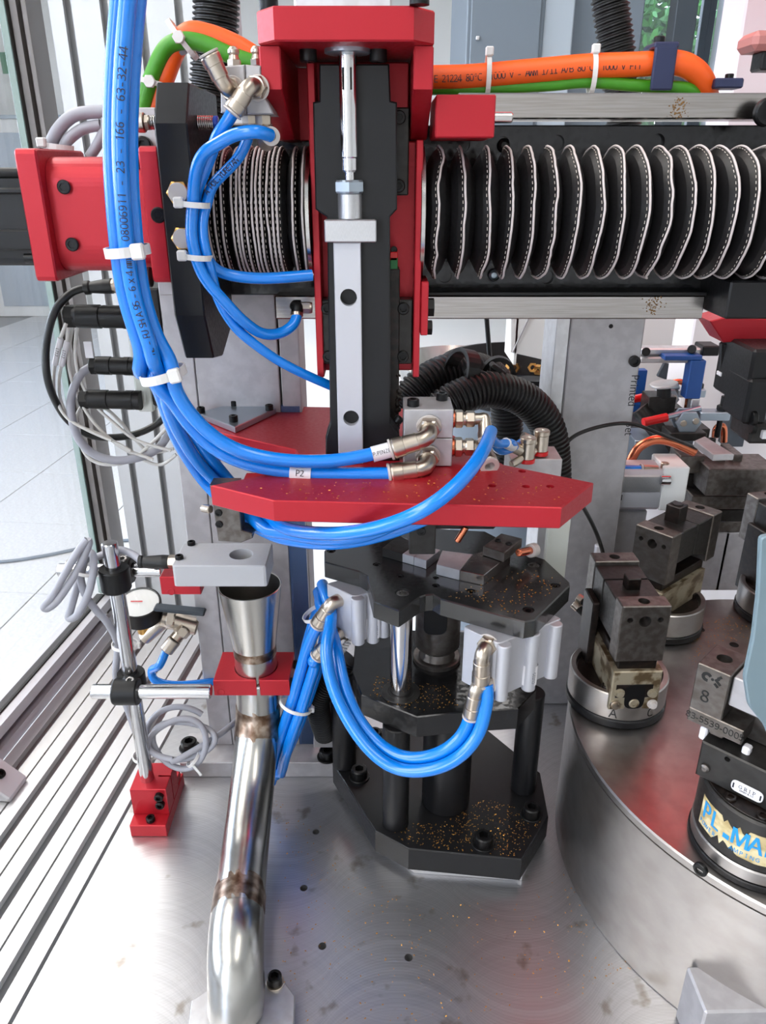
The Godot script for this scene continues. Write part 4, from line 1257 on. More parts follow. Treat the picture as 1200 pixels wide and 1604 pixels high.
	T("gripper_jaw", "dark steel gripper jaw with two screws under the plate's left corner", "gripper jaw", [
		["jaw", G().plate(PackedVector2Array([Vector2(j0.x, 288.2), Vector2(j0.x + 16, 288.2), Vector2(j0.x + 16, j1.y + 7), Vector2(j0.x + 22, j1.y + 5), Vector2(j0.x + 22, j1.y + 2), Vector2(j0.x + 15, j1.y - 1), Vector2(j0.x + 2, j1.y)]), 12, upright(-412), 0.5), M.tool_steel],
		["screw", G().screw(fz(341, 803, -400) + Vector3(0.5, 0, 0), Vector3(0, 0, 1), 2.2, 1.0), M.black_screw], ["screw", G().screw(fz(342, 821, -400) + Vector3(0.5, 0, 0), Vector3(0, 0, 1), 2.2, 1.0), M.black_screw]])
	T("parallel_gripper", "black parallel gripper mostly hidden beneath the red plate", "gripper", [
		["body", G().box(fz(372, 770, -432) + Vector3(34, -6, -16), Vector3(40, 20, 24), 0.8), M.black_ano],
		["slide", G().box(Vector3(j0.x + 33, 281, -420), Vector3(34, 9, 14), 0.6), M.red], ["cap", G().box(fz(322, 735, -440) + Vector3(2, 0, -6), Vector3(10, 26, 14), 0.6), M.black_ano],
		["dowel", G().cyl(fz(330, 798, -404), fz(318, 796, -408), 2.4, 0.5), M.nickel]])

func hexnipple(called: String, label: String, a: Vector3, b: Vector3, r: float) -> void:
	var d := b - a
	T(called, label, "fitting", [["seal_ring", G().cyl(a, a + d * 0.14, r * 1.02, 0.2), M.copper], ["hexagon", G().hexbar(a + d * 0.14, a + d * 0.5, r * 1.06), M.nickel], ["neck", G().cyl(a + d * 0.5, a + d * 0.6, r * 0.72, 0.1), M.nickel], ["hexagon", G().hexbar(a + d * 0.6, b, r * 0.96), M.nickel]], "nipples on the manifold's right")

func elbow_down(called: String, label: String, a: Vector3, c: Vector3, e: Vector3, r: float) -> void:
	var d1 := (e - c).normalized()
	var l := c.distance_to(e)
	T(called, label, "fitting", [["body", G().tube(spline(PackedVector3Array([a, a.lerp(c, 0.6), c, c + d1 * l * 0.7]), 5), r * 0.86, 18), M.nickel],
		["sleeve", G().lathe(c + d1 * l * 0.35, d1, [Vector2(0, 0), Vector2(0, r), Vector2(l * 0.5, r), Vector2(l * 0.52, r * 1.1), Vector2(l * 0.9, r * 1.1), Vector2(l * 0.95, r), Vector2(l * 0.95, r * 0.6), Vector2(0, r * 0.58)]), M.nickel],
		["release_collar", G().lathe(c + d1 * l * 1.3, d1, [Vector2(0, r * 0.58), Vector2(0, r * 1.12), Vector2(1.0, r * 1.14), Vector2(1.2, r * 1.0), Vector2(1.2, r * 0.58), Vector2(-4, r * 0.56), Vector2(-4, 0)]), M.collar]], "elbow fittings at the manifold's right")

func valve_block() -> void:
	# grey distributor block with two elbows and two grease nipples beside the top bracket
	var z := -392.0
	var o := face([[345, 104], [376, 99], [407, 103], [408, 140], [430, 179], [346, 178]], z)
	var o2 := face([[345, 104], [383, 101], [386, 179], [346, 177]], z)
	var o3 := face([[384, 101], [408, 103], [409, 141], [429, 179], [387, 179]], z)
	T("distributor_block", "small grey distributor block beside the top red bracket", "block", [
		["left_half", G().plate(o2, 20, upright(z - 20), 0.5), M.alu_matt], ["right_half", G().plate(o3, 20, upright(z - 20), 0.5), M.alu_matt]])
	for q in [[367, 100, "shiny grease nipple on the distributor block, left one"], [403, 99, "shiny grease nipple on the distributor block beside the red cheek"]]:
		var p := fz(q[0], q[1], z - 8)
		T("grease_nipple", q[2], "grease nipple", [["", G().lathe(p - Vector3(0, 1.0, 0), Vector3.UP, [Vector2(0, 0), Vector3(0, 3.2, 1), Vector3(2.4, 3.2, 1), Vector2(2.6, 2.6), Vector2(4.4, 2.0), Vector2(5.2, 2.6), Vector2(6.4, 2.6), Vector2(7.6, 1.6), Vector2(8.0, 0)]), M.nickel]], "grease nipples")
	var b := fz(365, 140, z)
	elbow("elbow_fitting", "nickel elbow on the distributor block pointing up and left, empty", b, b + Vector3(-1.5, -0.5, 9), fz(327, 84, z + 11), 3.9, "elbows on the distributor block")
	b = fz(404, 138, z)
	elbow("elbow_fitting", "nickel elbow on the distributor block with tube running down left", b, b + Vector3(-2, 0.5, 9.5), fz(364, 176, z + 11), 3.9, "elbows on the distributor block")
	var p1 := fz(390, 179, z - 7); var p2 := fz(412, 179, z - 7)
	T("straight_fitting", "short hexagon fitting under the distributor block", "fitting", [["hexagon", G().hexbar(p1, p1 - Vector3(0, 4.5, 0), 3.6), M.nickel], ["release_collar", G().cyl(p1 - Vector3(0, 4.5, 0), p1 - Vector3(0, 6.5, 0), 3.0, 0.3), M.collar]])
	var p3 := fz(425, 214, z + 2)
	T("banjo_fitting", "hexagon fitting with white ring end under the distributor block", "fitting", [["hexagon", G().hexbar(p2, p2 - Vector3(0, 5, 0), 4.0), M.nickel], ["stem", G().cyl(p2 - Vector3(0, 5, 0), p2 - Vector3(0, 11.5, 0), 2.9, 0.3), M.nickel],
		["barrel", G().cyl(p2 - Vector3(0, 11.5, 4), Vector3(p3.x - 0.6, p3.y + 0.4, p3.z - 1.6), 4.1, 0.5), M.nickel],
		["release_collar", G().lathe(Vector3(p3.x - 0.5, p3.y + 0.3, p3.z - 2), Vector3(0.25, -0.1, 1), [Vector2(0, 2.0), Vector2(0, 4.1), Vector2(1.6, 4.1), Vector2(1.8, 3.8), Vector2(1.8, 2.2), Vector2(0.4, 2.1), Vector2(0.4, 0)]), M.collar]])


func station() -> void:
	var base := flat([[521, 1196], [588, 1302], [640, 1330], [817, 1347], [859, 1279], [846, 1210], [760, 1140], [560, 1140], [538, 1168]], 25)
	var bs := []
	for q in [[563, 1217, 6.2], [757, 1322, 6.2], [832, 1277, 6.0], [587, 1158, 6.0]]:
		var p := fy(q[0], q[1], 25)
		bs.append(["screw", G().screw(p, Vector3.UP, q[2], 8.5), M.black_screw, [["washer", G().cyl(p, p + Vector3(0, 1.4, 0), q[2] * 1.3, 0.3), M.black_screw]]])
	T("octagonal_plate", "thick black octagonal base plate of the press station with cap screws", "base plate", [["plate", G().plate(base, 20, level(5.2), 0.8), M.black_ano]] + bs)
	var sp := flat([[650, 1360], [818, 1372], [850, 1300], [830, 1230], [700, 1200], [560, 1190], [530, 1210], [590, 1320]], 5)
	T("spacer_plate", "thin bright shim plate under the black station base", "shim", [["", G().plate(sp, 5.0, level(0.1), 0.3), M.alu]])
	# columns standing on the base
	var mid_y := 130.0
	var mid_t := 17.0
	var f := fy(620, 1302, 25) + Vector3(0, 0, -8)
	var r2 := fy(822, 1246, 25) + Vector3(0, 0, -8)
	var r3 := Vector3(-30, 25, -470)
	var names := ["black guide sleeve at the front left of the station", "black guide sleeve at the right of the station", "black guide sleeve hidden at the rear of the station"]
	var i := 0
	for p in [f, r2, r3]:
		T("guide_sleeve", names[i], "column", [["sleeve", G().cyl(p, Vector3(p.x, mid_y - mid_t, p.z), 9.2, 0.6, 32), M.black_ano]] + ([["set_screw", G().screw(Vector3(p.x - 3, 95, p.z + 8.6), Vector3(-0.3, 0, 1), 1.6, 0.8), M.black_screw]] if i == 0 else []), "guide sleeves of the station")
		i += 1
	var cc := fy(700, 1275, 25) + Vector3(0, 0, -14)
	T("lift_cylinder", "black round lift cylinder between base and middle plate", "cylinder", [["", G().cyl(cc, Vector3(cc.x, mid_y - mid_t, cc.z), 17.5, 1.0, 40), M.black_ano]])
	var mid := flat([[566, 1088], [653, 1123], [727, 1115], [812, 1110], [840, 1080], [840, 1030], [740, 990], [600, 985], [556, 1010], [552, 1050]], mid_y)
	T("middle_plate", "black middle plate of the station with a pointed front", "plate", [["", G().plate(mid, mid_t, level(mid_y - mid_t), 0.7), M.oily_black]])
	# guide rod, centre spindle
	var top_y := 213.0; var top_t := 12.0
	var g := fy(628, 1092, mid_y) + Vector3(0, 0, -5)
	T("guide_rod", "polished steel guide rod between middle and top plate", "rod", [["rod", G().cyl(Vector3(g.x, mid_y, g.z), Vector3(g.x, top_y - top_t, g.z), 7.2, 0.4, 32), M.chrome],
		["bushing", G().lathe(Vector3(g.x, mid_y, g.z), Vector3.UP, [Vector2(0, 7.2), Vector2(0, 13.0), Vector2(0.7, 13.0), Vector2(1.0, 12.6), Vector2(1.0, 9.0), Vector2(0.6, 8.5), Vector2(0.6, 7.2)], 32), M.phosphate]])
	var cz := fy(686, 1048, mid_y) + Vector3(0, 0, -13)
	T("centre_spindle", "grey steel spindle with dark slot between the station plates", "spindle", [
		["foot_ring", G().lathe(Vector3(cz.x, mid_y, cz.z), Vector3.UP, [Vector2(0, 0), Vector2(0, 17), Vector2(3, 17), Vector2(3.6, 16), Vector2(3.6, 13), Vector2(9, 11.5), Vector2(9, 0)], 32), M.tool_steel],
		["body", G().lathe(Vector3(cz.x, mid_y + 9, cz.z), Vector3.UP, [Vector2(0, 0), Vector2(0, 11), Vector2(4, 15.8), Vector2(top_y - top_t - mid_y - 9, 16), Vector2(top_y - top_t - mid_y - 9, 0)], 36), M.tool_steel],
		["slot", G().plate(rounded(rect(cz.x - 11, mid_y + 30, cz.x + 5, top_y - top_t), 6, 4), 2.0, upright(cz.z + 14.4), 0.5), M.black_screw]])  # raised black plate takes the place of the dark slot opening
	# top plate with two lobes
	var tp := flat([[508, 880], [563, 895], [575, 902], [585, 942], [625, 957], [658, 935], [667, 932], [678, 931], [690, 938], [806, 970], [822, 974], [838, 971], [893, 917], [892, 911], [854, 876], [830, 868], [760, 832], [620, 824], [516, 855], [508, 862]], top_y)
	var holes := []
	for q in [[519, 863, 3.0], [590, 884, 2.6], [627, 902, 2.4], [631, 928, 4.6], [683, 917, 2.4], [836, 884, 4.6], [870, 917, 3.2], [828, 955, 3.6], [683, 905, 2.0], [738, 926, 3.0]]:
		var p := fy(q[0], q[1], top_y)
		holes.append([Vector2(p.x, p.z), q[2], 5.0])
	var rings := []
	for h in holes:
		var p := Vector3(h[0].x, top_y, h[0].y)
		rings.append(["screw", G().lathe(p + Vector3(0, -4.8, 0), Vector3.UP, [Vector2(0, 0), Vector2(0, h[1] * 0.93), Vector2(3.6, h[1] * 0.93), Vector2(4.2, h[1] * 0.85), Vector3(4.2, h[1] * 0.56, 1), Vector3(1.2, h[1] * 0.56, 1), Vector2(1.2, 0)]), M.steel if h[1] > 4.0 else M.black_screw])
	T("station_top_plate", "black oily two-lobed top plate of the station with counterbored screws", "plate", [["plate", G().plate(tp, top_t, level(top_y - top_t), 0.7, holes), M.oiled_steel]] + rings)
	# clamping jaws on the top plate
	var y1 := top_y + 6.5
	T("clamp_jaw", "flat clamping jaw in three strips at the left on the oily top plate", "jaw", [
		["dark_strip", G().plate(flat([[599, 858], [630, 867], [651, 852], [624, 838]], y1), 6.4, level(top_y + 0.1), 0.3), M.phosphate],
		["grey_strip", G().plate(flat([[630.6, 867.2], [648, 872], [670, 856], [651.6, 852]], y1), 6.4, level(top_y + 0.1), 0.3), M.alu],
		["grey_strip", G().plate(flat([[648.8, 872.3], [668, 878], [690, 861], [670.8, 856.2]], y1), 6.4, level(top_y + 0.1), 0.3), M.alu]])
	var yb := top_y + 7.5
	T("clamp_jaw", "flat grey clamping jaw at the right carrying a two-holed step block", "jaw", [
		["grey_strip", G().plate(flat([[684, 884], [720, 893], [741, 868], [693, 862]], yb), 7.4, level(top_y + 0.1), 0.3), M.alu],
		["jaw", G().plate(flat([[720.8, 893.2], [758, 901], [800, 868], [770, 858], [741.8, 868]], yb), 7.4, level(top_y + 0.1), 0.3), M.ground_steel],
		["step_block", G().plate(flat([[757, 855], [790, 866], [818, 843], [785, 835]], yb + 7), 6.8, level(yb + 0.1), 0.4), M.tool_steel, [
			["screw", G().screw(fy(780, 847, yb + 7), Vector3.UP, 2.2, 0.7), M.black_screw], ["screw", G().screw(fy(797, 852, yb + 7), Vector3.UP, 2.2, 0.7), M.black_screw]]],
		["nozzle", G().cyl(fz(812, 866, -440), fz(832, 862, -450), 2.6, 0.4), M.copper, [["end_ring", G().cyl(fz(830, 863, -449), fz(838, 861, -453), 4.6, 0.4), M.collar]]]])
	T("inner_gripper", "dark gripper finger hanging above the station's left jaw", "gripper finger", [
		["finger", G().box(fz(661, 838, -428) + Vector3(0, 6, 0), Vector3(16, 32, 14), 0.6), M.phosphate], ["screw", G().screw(fz(660, 832, -420), Vector3(0, 0, 1), 2.8, 1.0), M.black_screw],
		["carrier", G().box(Vector3(36, 268, -440), Vector3(66, 40, 26), 1.0), M.black_ano], ["copper_pin", G().cyl(fz(716, 848, -424), fz(730, 826, -424), 2.0, 0.3), M.copper]])
	# compact cylinders below the lobes
	compact(fy(720, 1066, 162), fy(775, 1095, 162), fy(872, 1052, 162), 162.0, top_y - top_t, "white compact cylinder under the station's right lobe", 0.50)
	compact(fy(512, 985, 166), fy(556, 1007, 166), fy(606, 992, 166), 166.0, top_y - top_t, "white compact cylinder under the station's left lobe", 0.52)
	# elbows of the cylinders
	var B := fz(766, 1008, -380)
	elbow("elbow_fitting", "nickel elbow high on the right white cylinder, tube curving down", B, B + Vector3(-5.0, -0.5, 8.0), fz(753, 1070, -374), 4.8, "elbows on the right white cylinder")
	B = fz(765, 1070, -377)
	elbow("elbow_fitting", "nickel elbow low on the right white cylinder, behind the curved tube", B, fz(746, 1075, -371), fz(738, 1122, -372), 4.6, "elbows on the right white cylinder")
	B = fz(546, 938, -441)
	elbow("elbow_fitting", "nickel elbow high on the left white cylinder, pointing down left", B, fz(521, 942, -432), fz(498, 978, -436), 4.8, "elbows on the left white cylinder")
	B = fz(546, 986, -440)
	elbow("elbow_fitting", "nickel elbow low on the left white cylinder, pointing down left", B, fz(522, 998, -432), fz(498, 1027, -436), 4.8, "elbows on the left white cylinder")
	# coil spring end behind the tubes
	var hel := PackedVector3Array()
	var h0 := fz(530, 1028, -455); var h1 := fz(546, 1004, -452)
	for k in 90:
		var t := k / 89.0
		var a := t * TAU * 6.0
		hel.append(h0.lerp(h1, t) + Vector3(cos(a) * 2.2, sin(a) * 0.6, sin(a) * 2.2))
	T("white_spiral", "short white spiral wrap end beside the left cylinder's lower fitting", "spiral wrap", [["", G().tube(hel, 0.7, 6), M.tie]])
	var hose := spline(run([[545, 1030, -468], [520, 1060, -466], [498, 1100, -470], [510, 1150, -480]]), 14)
	T("corrugated_hose", "black corrugated hose in the dark behind the left blue tubes", "hose", [["", ribbed(hose, 9.0), M.black_rubber]])
	var br := G().plate(PackedVector2Array([Vector2(-56, 25), Vector2(-20, 25), Vector2(-34, 100), Vector2(-52, 100)]), 10, upright(-498), 0.5)
	T("stiffener", "pale aluminium stiffener rib behind the loop of blue tubes", "rib", [["", br, M.alu_matt]])

func compact(a: Vector3, b: Vector3, c: Vector3, y0: float, y1: float, label: String, at: float) -> void:
	var d := a + c - b
	var poly := PackedVector2Array([Vector2(a.x, a.z), Vector2(b.x, b.z), Vector2(c.x, c.z), Vector2(d.x, d.z)])
	var out := (b.lerp(c, 0.5) - a.lerp(d, 0.5)).normalized()
	var g := G().plate(rounded(poly, 3.0, 3), y1 - y0, level(y0), 0.5)
	var parts := [["body", g, M.alu_ano]]
	for t in [0.06, at, 0.86]:
		var q := b.lerp(c, t) + out * 1.2
		parts.append(["tie_rod_rib", G().cyl(Vector3(q.x, y0 - (2.0 if t == at else 0.0), q.z), Vector3(q.x, y1 - 0.5, q.z), 4.2, 0.5), M.alu_ano])
	var q2 := b.lerp(c, at) + out * 5.45
	var x := (c - b).normalized()
	parts.append(["sticker", G().band(Vector3(b.lerp(c, at).x, y0 + 9, b.lerp(c, at).z) + out * 1.2, x * 4.22, out * 4.22, 14.0, 0.06), M.label_white, [
		["code", G().text("CUZ25", 2.0, Transform3D(Basis(Vector3(0, 1, 0), -x, out), Vector3(q2.x, y0 + 8, q2.z) - x * 1.0), 0.1), M.ink]]])
	T("compact_cylinder", label, "cylinder", parts, "white compact cylinders of the station")

func ribbed(p: PackedVector3Array, r: float, pitch := 2.2) -> Geo:
	# resample evenly, two rings per rib
	var lens := PackedFloat32Array([0.0])
	for i in p.size() - 1:
		lens.append(lens[i] + p[i].distance_to(p[i + 1]))
	var total := lens[lens.size() - 1]
	var n := int(total / pitch) * 4
	var out := PackedVector3Array()
	var rad := PackedFloat32Array()
	var k := 0
	for i in n + 1:
		var at := total * i / n
		while k < lens.size() - 2 and lens[k + 1] < at:
			k += 1
		out.append(p[k].lerp(p[k + 1], (at - lens[k]) / maxf(0.001, lens[k + 1] - lens[k])))
		rad.append(r * [1.0, 1.0, 0.88, 0.88][i % 4])
	return G().tube(out, r, 20, true, rad)

func chute() -> void:
	# steel funnel and pipe
	var zc := -456.0
	var cl := fz(402, 1050, zc)
	var m := Vector3(cl.x, fz(391, 916, zc).y, zc)
	var ym := m.y; var yc := cl.y
	T("steel_funnel", "galvanised steel funnel with a flared mouth under the grey sensor", "funnel", [
		["funnel", G().lathe(Vector3(m.x, yc - 10, zc), Vector3.UP, [Vector2(0, 13.6), Vector2(0, 14.8), Vector2(30, 14.8), Vector2(34, 15.4), Vector2(ym - yc + 10, 21.4), Vector2(ym - yc + 10.2, 21.0), Vector2(ym - yc + 10, 20.4), Vector2(34, 14.4), Vector2(30, 13.6), Vector2(0, 13.6)], 48), M.inox],
		["weld_band", G().lathe(Vector3(m.x, yc + 15, zc), Vector3.UP, [Vector2(0, 14.75), Vector2(0.3, 15.1), Vector2(8, 15.1), Vector2(9, 14.8)], 48), M.weld]])
	var p := PackedVector3Array([Vector3(cl.x, yc - 6, zc), Vector3(cl.x, yc - 14, zc + 1), fz(404, 1120, -453), fz(400, 1180, -438), fz(393, 1250, -413), fz(384, 1330, -377), fz(376, 1400, -340), fz(371, 1450, -316), fz(369, 1500, -300), fz(370, 1550, -291), fz(372, 1600, -288)])
	var last := p[p.size() - 1]
	p[p.size() - 1] = Vector3(last.x, maxf(last.y, 9.0), last.z)
	var sp := spline(p, 8)
	var upper := PackedVector3Array(); var lower := PackedVector3Array(); var w1 := PackedVector3Array(); var w2 := PackedVector3Array()
	for i in sp.size():
		if i <= 54: upper.append(sp[i])
		if i >= 54: lower.append(sp[i])
		if i >= 12 and i <= 22: w1.append(sp[i])
		if i >= 47 and i <= 54: w2.append(sp[i])
	T("steel_pipe", "large bright steel chute pipe running down to the plate in the foreground", "pipe", [
		["pipe", G().tube(upper, 15.6, 40), M.inox], ["bend", G().tube(lower, 16.2, 40), M.inox],
		["weld_seam", weld(w1, 15.6, 5), M.weld], ["weld_seam", weld(w2, 15.75, 6), M.weld]])
	var fp := flat([[290, 1650], [300, 1567], [332, 1546], [420, 1535], [447, 1540], [462, 1560], [458, 1650]], 8)
	var sc := fy(431, 1540, 8)
	T("pipe_mounting_plate", "bright aluminium foot plate of the chute pipe at the bottom edge", "foot plate", [["plate", G().plate(fp, 7.8, level(0.1), 0.5), M.alu]]
		+ [["screw", G().screw(sc, Vector3.UP, 4.2, 7.0), M.black_screw], ["washer", G().cyl(sc, sc + Vector3(0, 1.2, 0), 5.4, 0.2), M.nickel]])
	# red split clamp
	var c0 := fz(332, 1052, zc + 17); var c1 := fz(452, 1052, zc + 17)
	var yy := fz(391, 1066, zc + 17).y
	var block := rect(c0.x, zc - 18, c1.x, zc + 17)
	var slit_x := fz(404, 1070, zc + 17).x
	var left := PackedVector2Array([Vector2(c0.x, zc + 17), Vector2(c0.x, zc - 18), Vector2(cl.x + 2, zc - 18)])
	var right := PackedVector2Array([Vector2(cl.x + 2, zc - 18), Vector2(c1.x, zc - 18), Vector2(c1.x, zc + 17), Vector2(slit_x + 1.3, zc + 17)])
	for i in 13:
		var a := -PI / 2 - PI * i / 12.0 * 1.0
		left.append(Vector2(cl.x, zc) + Vector2(cos(-PI / 2 - PI * i / 12.0), sin(-PI / 2 - PI * i / 12.0)) * 15.0)
	left.append(Vector2(slit_x - 1.3, zc + 15.0)); left.append(Vector2(slit_x - 1.3, zc + 17))
	for i in 13:
		var a := PI / 2 - 0.25 - (PI - 0.25) * i / 12.0
		right.append(Vector2(cl.x, zc) + Vector2(cos(a), sin(a)) * 15.0)
	var rc := fz(346, 1084, zc + 17)
	T("pipe_clamp", "red split clamp block holding the steel funnel and pipe", "clamp", [
		["left_half", G().plate(left, 13, level(yy - 13), 0.5), M.red], ["right_half", G().plate(right, 13, level(yy - 13), 0.5), M.red],
		["screw_hole", G().lathe(rc + Vector3(0, 0, 0.1), Vector3(0, 0, -1), [Vector2(-0.2, 2.4), Vector2(0.0, 2.8), Vector2(0.0, 1.9), Vector2(0.3, 0)], 16), M.red],
		["screw", G().screw(Vector3(c1.x, yy - 6.5, zc + 10), Vector3.RIGHT, 3.2, 5.0), M.black_screw], ["screw", G().screw(Vector3(c1.x, yy - 6.5, zc - 11), Vector3.RIGHT, 3.2, 5.0), M.black_screw],
		["clamp_bolt", G().cyl(Vector3(slit_x - 1.2, yy - 7, zc + 16), Vector3(slit_x + 1.2, yy - 7, zc + 16), 1.6, 0.2), M.steel]])
	# stand: foot, upright rod, cross clamps, cross rods
	var zr := -443.0
	var q := fz(229, 1222, zr)
	var rt := fz(174, 850, zr)
	var ax := (q.x + rt.x) / 2.0
	T("stand_rod", "upright polished steel rod of the sensor stand", "rod", [["", G().cyl(Vector3(ax, 14, zr), Vector3(ax, rt.y, zr), 5.1, 0.6, 32), M.chrome]])
	var f0 := fy(206, 1315, 0); var f1 := fy(258, 1318, 0)
	var fx0 := f0.x - 1; var fx1 := f1.x + 1
	T("rod_clamp_block", "red clamp foot of the sensor stand screwed to the plate", "foot", [
		["base", G().box(Vector3((fx0 + fx1) / 2.0, 5.5, -448), Vector3(fx1 - fx0, 10.8, 54), 0.5), M.red],
		["upright_block", G().plate(PackedVector2Array([Vector2(fx0 + 0.2, -460), Vector2(fx1 - 0.2, -460), Vector2(fx1 - 0.2, -447), Vector2(fx1 - 9, -447), Vector2(fx1 - 9, -445.4), Vector2(fx1 - 0.2, -445.4), Vector2(fx1 - 0.2, -432), Vector2(fx0 + 0.2, -432)]), 24, level(11), 0.4), M.red],
		["cover_lug", G().box(Vector3((fx0 + fx1) / 2.0 + 2, 14, -466), Vector3(fx1 - fx0 - 6, 6, 10), 0.5), M.red]]
		+ screws([[Vector3(fx1 - 5.5, 29, -432), Vector3(0, 0, 1), 3.3, 3.4], [Vector3(fx1 - 5.5, 21.5, -432), Vector3(0, 0, 1), 3.3, 3.4], [Vector3((fx0 + fx1) / 2.0 + 1, 10.9, -426), Vector3.UP, 3.3, 3.6]]))
	var yl := fz(200, 1068, zr).y
	var lz := zr + 11.5
	var la := fz(143, 1074, lz); var lb := Vector3(c0.x + 3.0, 0, 0)
	T("cross_rod", "lower steel cross rod from the stand to the red pipe clamp", "rod", [["", G().cyl(Vector3(la.x, yl + 0.5, lz), Vector3(c0.x, yl + 0.5, lz), 5.0, 0.6, 28), M.chrome]])
	cross_clamp("black plastic cross clamp at the lower steel rod", Vector3(ax, yl, zr), lz)
	var yu := fz(188, 906, zr).y
	var uz := zr - 11.5
	var ua := fz(93, 898, uz); var ub := fz(256, 906, uz)
	T("cross_rod", "upper steel cross rod from the stand to the small red block", "rod", [["", G().cyl(Vector3(ua.x, yu, uz), Vector3(ub.x, yu, uz), 4.6, 0.5, 28), M.chrome]])
	cross_clamp("black plastic cross clamp near the top of the upright rod", Vector3(ax, yu, zr), uz)
	# small red block, sensor block, connector
	var s0 := fz(251, 916, -433); var s1 := fz(316, 938, -433)
	var k := Vector3((s0.x + s1.x) / 2.0, yu, -446)
	T("red_carrier_block", "small red block under the grey ring sensor", "block", [["body", G().box(k, Vector3(s1.x - s0.x, 13, 26), 0.5), M.red], ["screw_hole", G().lathe(fz(268, 927, -432.9), Vector3(0, 0, -1), [Vector2(-0.2, 2.2), Vector2(0.0, 2.5), Vector2(0.0, 1.7), Vector2(0.3, 0)], 16), M.red]])
	var sy := yu + 6.6
	var hole_at := fy(378, 868, sy + 15)
	var g0 := fz(271, 905, -420); var g1 := fz(418, 905, -420)
	var yaw := Basis(Vector3.UP, 0.03)
	T("ring_sensor", "light grey rectangular ring sensor with a round hole above the funnel", "sensor", [
		["housing", G().plate(rounded(rect(g0.x, -452, g1.x, -420), 1.8, 2), 15.0, level(sy), 0.7, [[Vector2(hole_at.x, hole_at.z), 7.6, 14.0]]), M.sensor_grey],
		["screw", G().screw(fy(300, 853, sy + 15), Vector3.UP, 2.6, 2.4), M.black_screw], ["screw", G().screw(fy(281, 875, sy + 15), Vector3.UP, 2.6, 2.4), M.black_screw]])
	var n0 := fz(270, 880, -438); var cx := Vector3(g0.x, n0.y, -438)
	T("sensor_plug", "black cable plug with nickel nut at the grey sensor's left end", "plug", [
		["nut", G().lathe(cx, Vector3.LEFT, [Vector2(0, 0), Vector2(0, 4.2), Vector3(0.6, 4.6, 1), Vector3(6.5, 4.6, 1), Vector2(7, 4), Vector2(7, 0)], 24), M.nickel],
		["grip", G().lathe(cx + Vector3(-7, 0, 0), Vector3.LEFT, [Vector2(0, 0), Vector2(0, 4.4), Vector2(4, 4.6), Vector2(16, 3.6), Vector2(17, 4.2), Vector2(19, 4.2), Vector2(19.5, 2.4), Vector2(19.5, 0)], 24), M.black_rubber]])
	# the grey sensor cable: loops, run down the rod, coil at the foot
	var sl := spline(PackedVector3Array([cx + Vector3(-25, 0, -1), cx + Vector3(-33, 0, -10), cx + Vector3(-44, 1, -15), fz(150, 873, -450), fz(136, 875, -446), fz(125, 905, -440), fz(112, 950, -432), fz(108, 968, -430), fz(122, 962, -428), fz(140, 925, -430), fz(147, 880, -436), fz(142, 866, -440), fz(134, 875, -440), fz(126, 900, -436), fz(133, 930, -434), fz(150, 955, -436), fz(170, 978, -438), fz(184, 1010, -450), fz(182, 1060, -452), fz(200, 1110, -450), fz(214, 1150, -450), fz(228, 1172, -452)]), 8)
	T("sensor_cable", "light grey cable looping beside the sensor stand's top and down its rod", "cable", [["sheath", G().tube(sl, 2.5, 12), M.grey_cable]])
	var loop2 := spline(PackedVector3Array([fz(137, 845, -434), fz(118, 870, -430), fz(84, 930, -424), fz(70, 948, -422), fz(74, 953, -422), fz(92, 938, -424), fz(120, 895, -430), fz(138, 855, -434), fz(137, 845, -434)]), 8)
	T("cable_loop", "long narrow grey cable loop sticking out left of the stand", "cable", [["sheath", G().tube(loop2, 2.5, 12), M.grey_cable]])
	var coil := PackedVector3Array()
	var co := fz(283, 1158, -452)
	for i in 100:
		var a := 0.9 + TAU * 2.6 * i / 99.0
		var rr := 16.0 + 6.5 * sin(i * 0.11 + 0.6)
		coil.append(co + Vector3(cos(a) * (23.0 + 4.0 * sin(a * 0.4)), sin(a) * rr, (i / 99.0 - 0.5) * 9.0 + sin(a) * -6.0))
	coil.append(fz(345, 1150, -460)); coil.append(fz(375, 1125, -490))
	T("cable_coil", "coiled grey sensor cable hanging at the foot of the stand", "cable", [["sheath", G().tube(spline(coil, 2), 2.3, 10), M.grey_cable]])
	var tp := fz(303, 1188, -448)
	T("cable_tie", "white cable tie hanging from the grey cable coil", "cable tie", [["strap", G().band(tp, Vector3(4, 4, 0), Vector3(0, 0, 7), 2.2, 0.8), M.tie], ["tail", G().box(tp + Vector3(3.0, -5, 6), Vector3(2.2, 13, 0.9), 0.2, Basis(Vector3(0, 0, 1), 0.5)), M.tie]])
	var ties := [[126, 889, -436, 0.5, 9.0, "white cable tie gathering the grey loops at the stand's top"], [196, 1010, -447, 0.05, 8.5, "white cable tie round the upright rod, middle height"], [225, 1184, -448, 0.05, 7.5, "white cable tie round the upright rod, just above the red foot"]]
	for t in ties:
		var c := fz(t[0], t[1], t[2])
		var e := Vector3(cos(t[3]), -sin(t[3]), 0)
		T("cable_tie", t[5], "cable tie", [["strap", G().band(c, e * t[4], Vector3(0, 0, 7.0), 2.2, 0.7), M.tie], ["tie_head", G().box(c + e * (t[4] + 0.8), Vector3(2.6, 3.6, 3.6), 0.4), M.tie]])
	# pressure gauge and brass fittings behind the stand
	var gz := -505.0
	var gc := fz(221, 955, gz)
	var gd := Vector3(0.05, 0.95, 0.28).normalized()
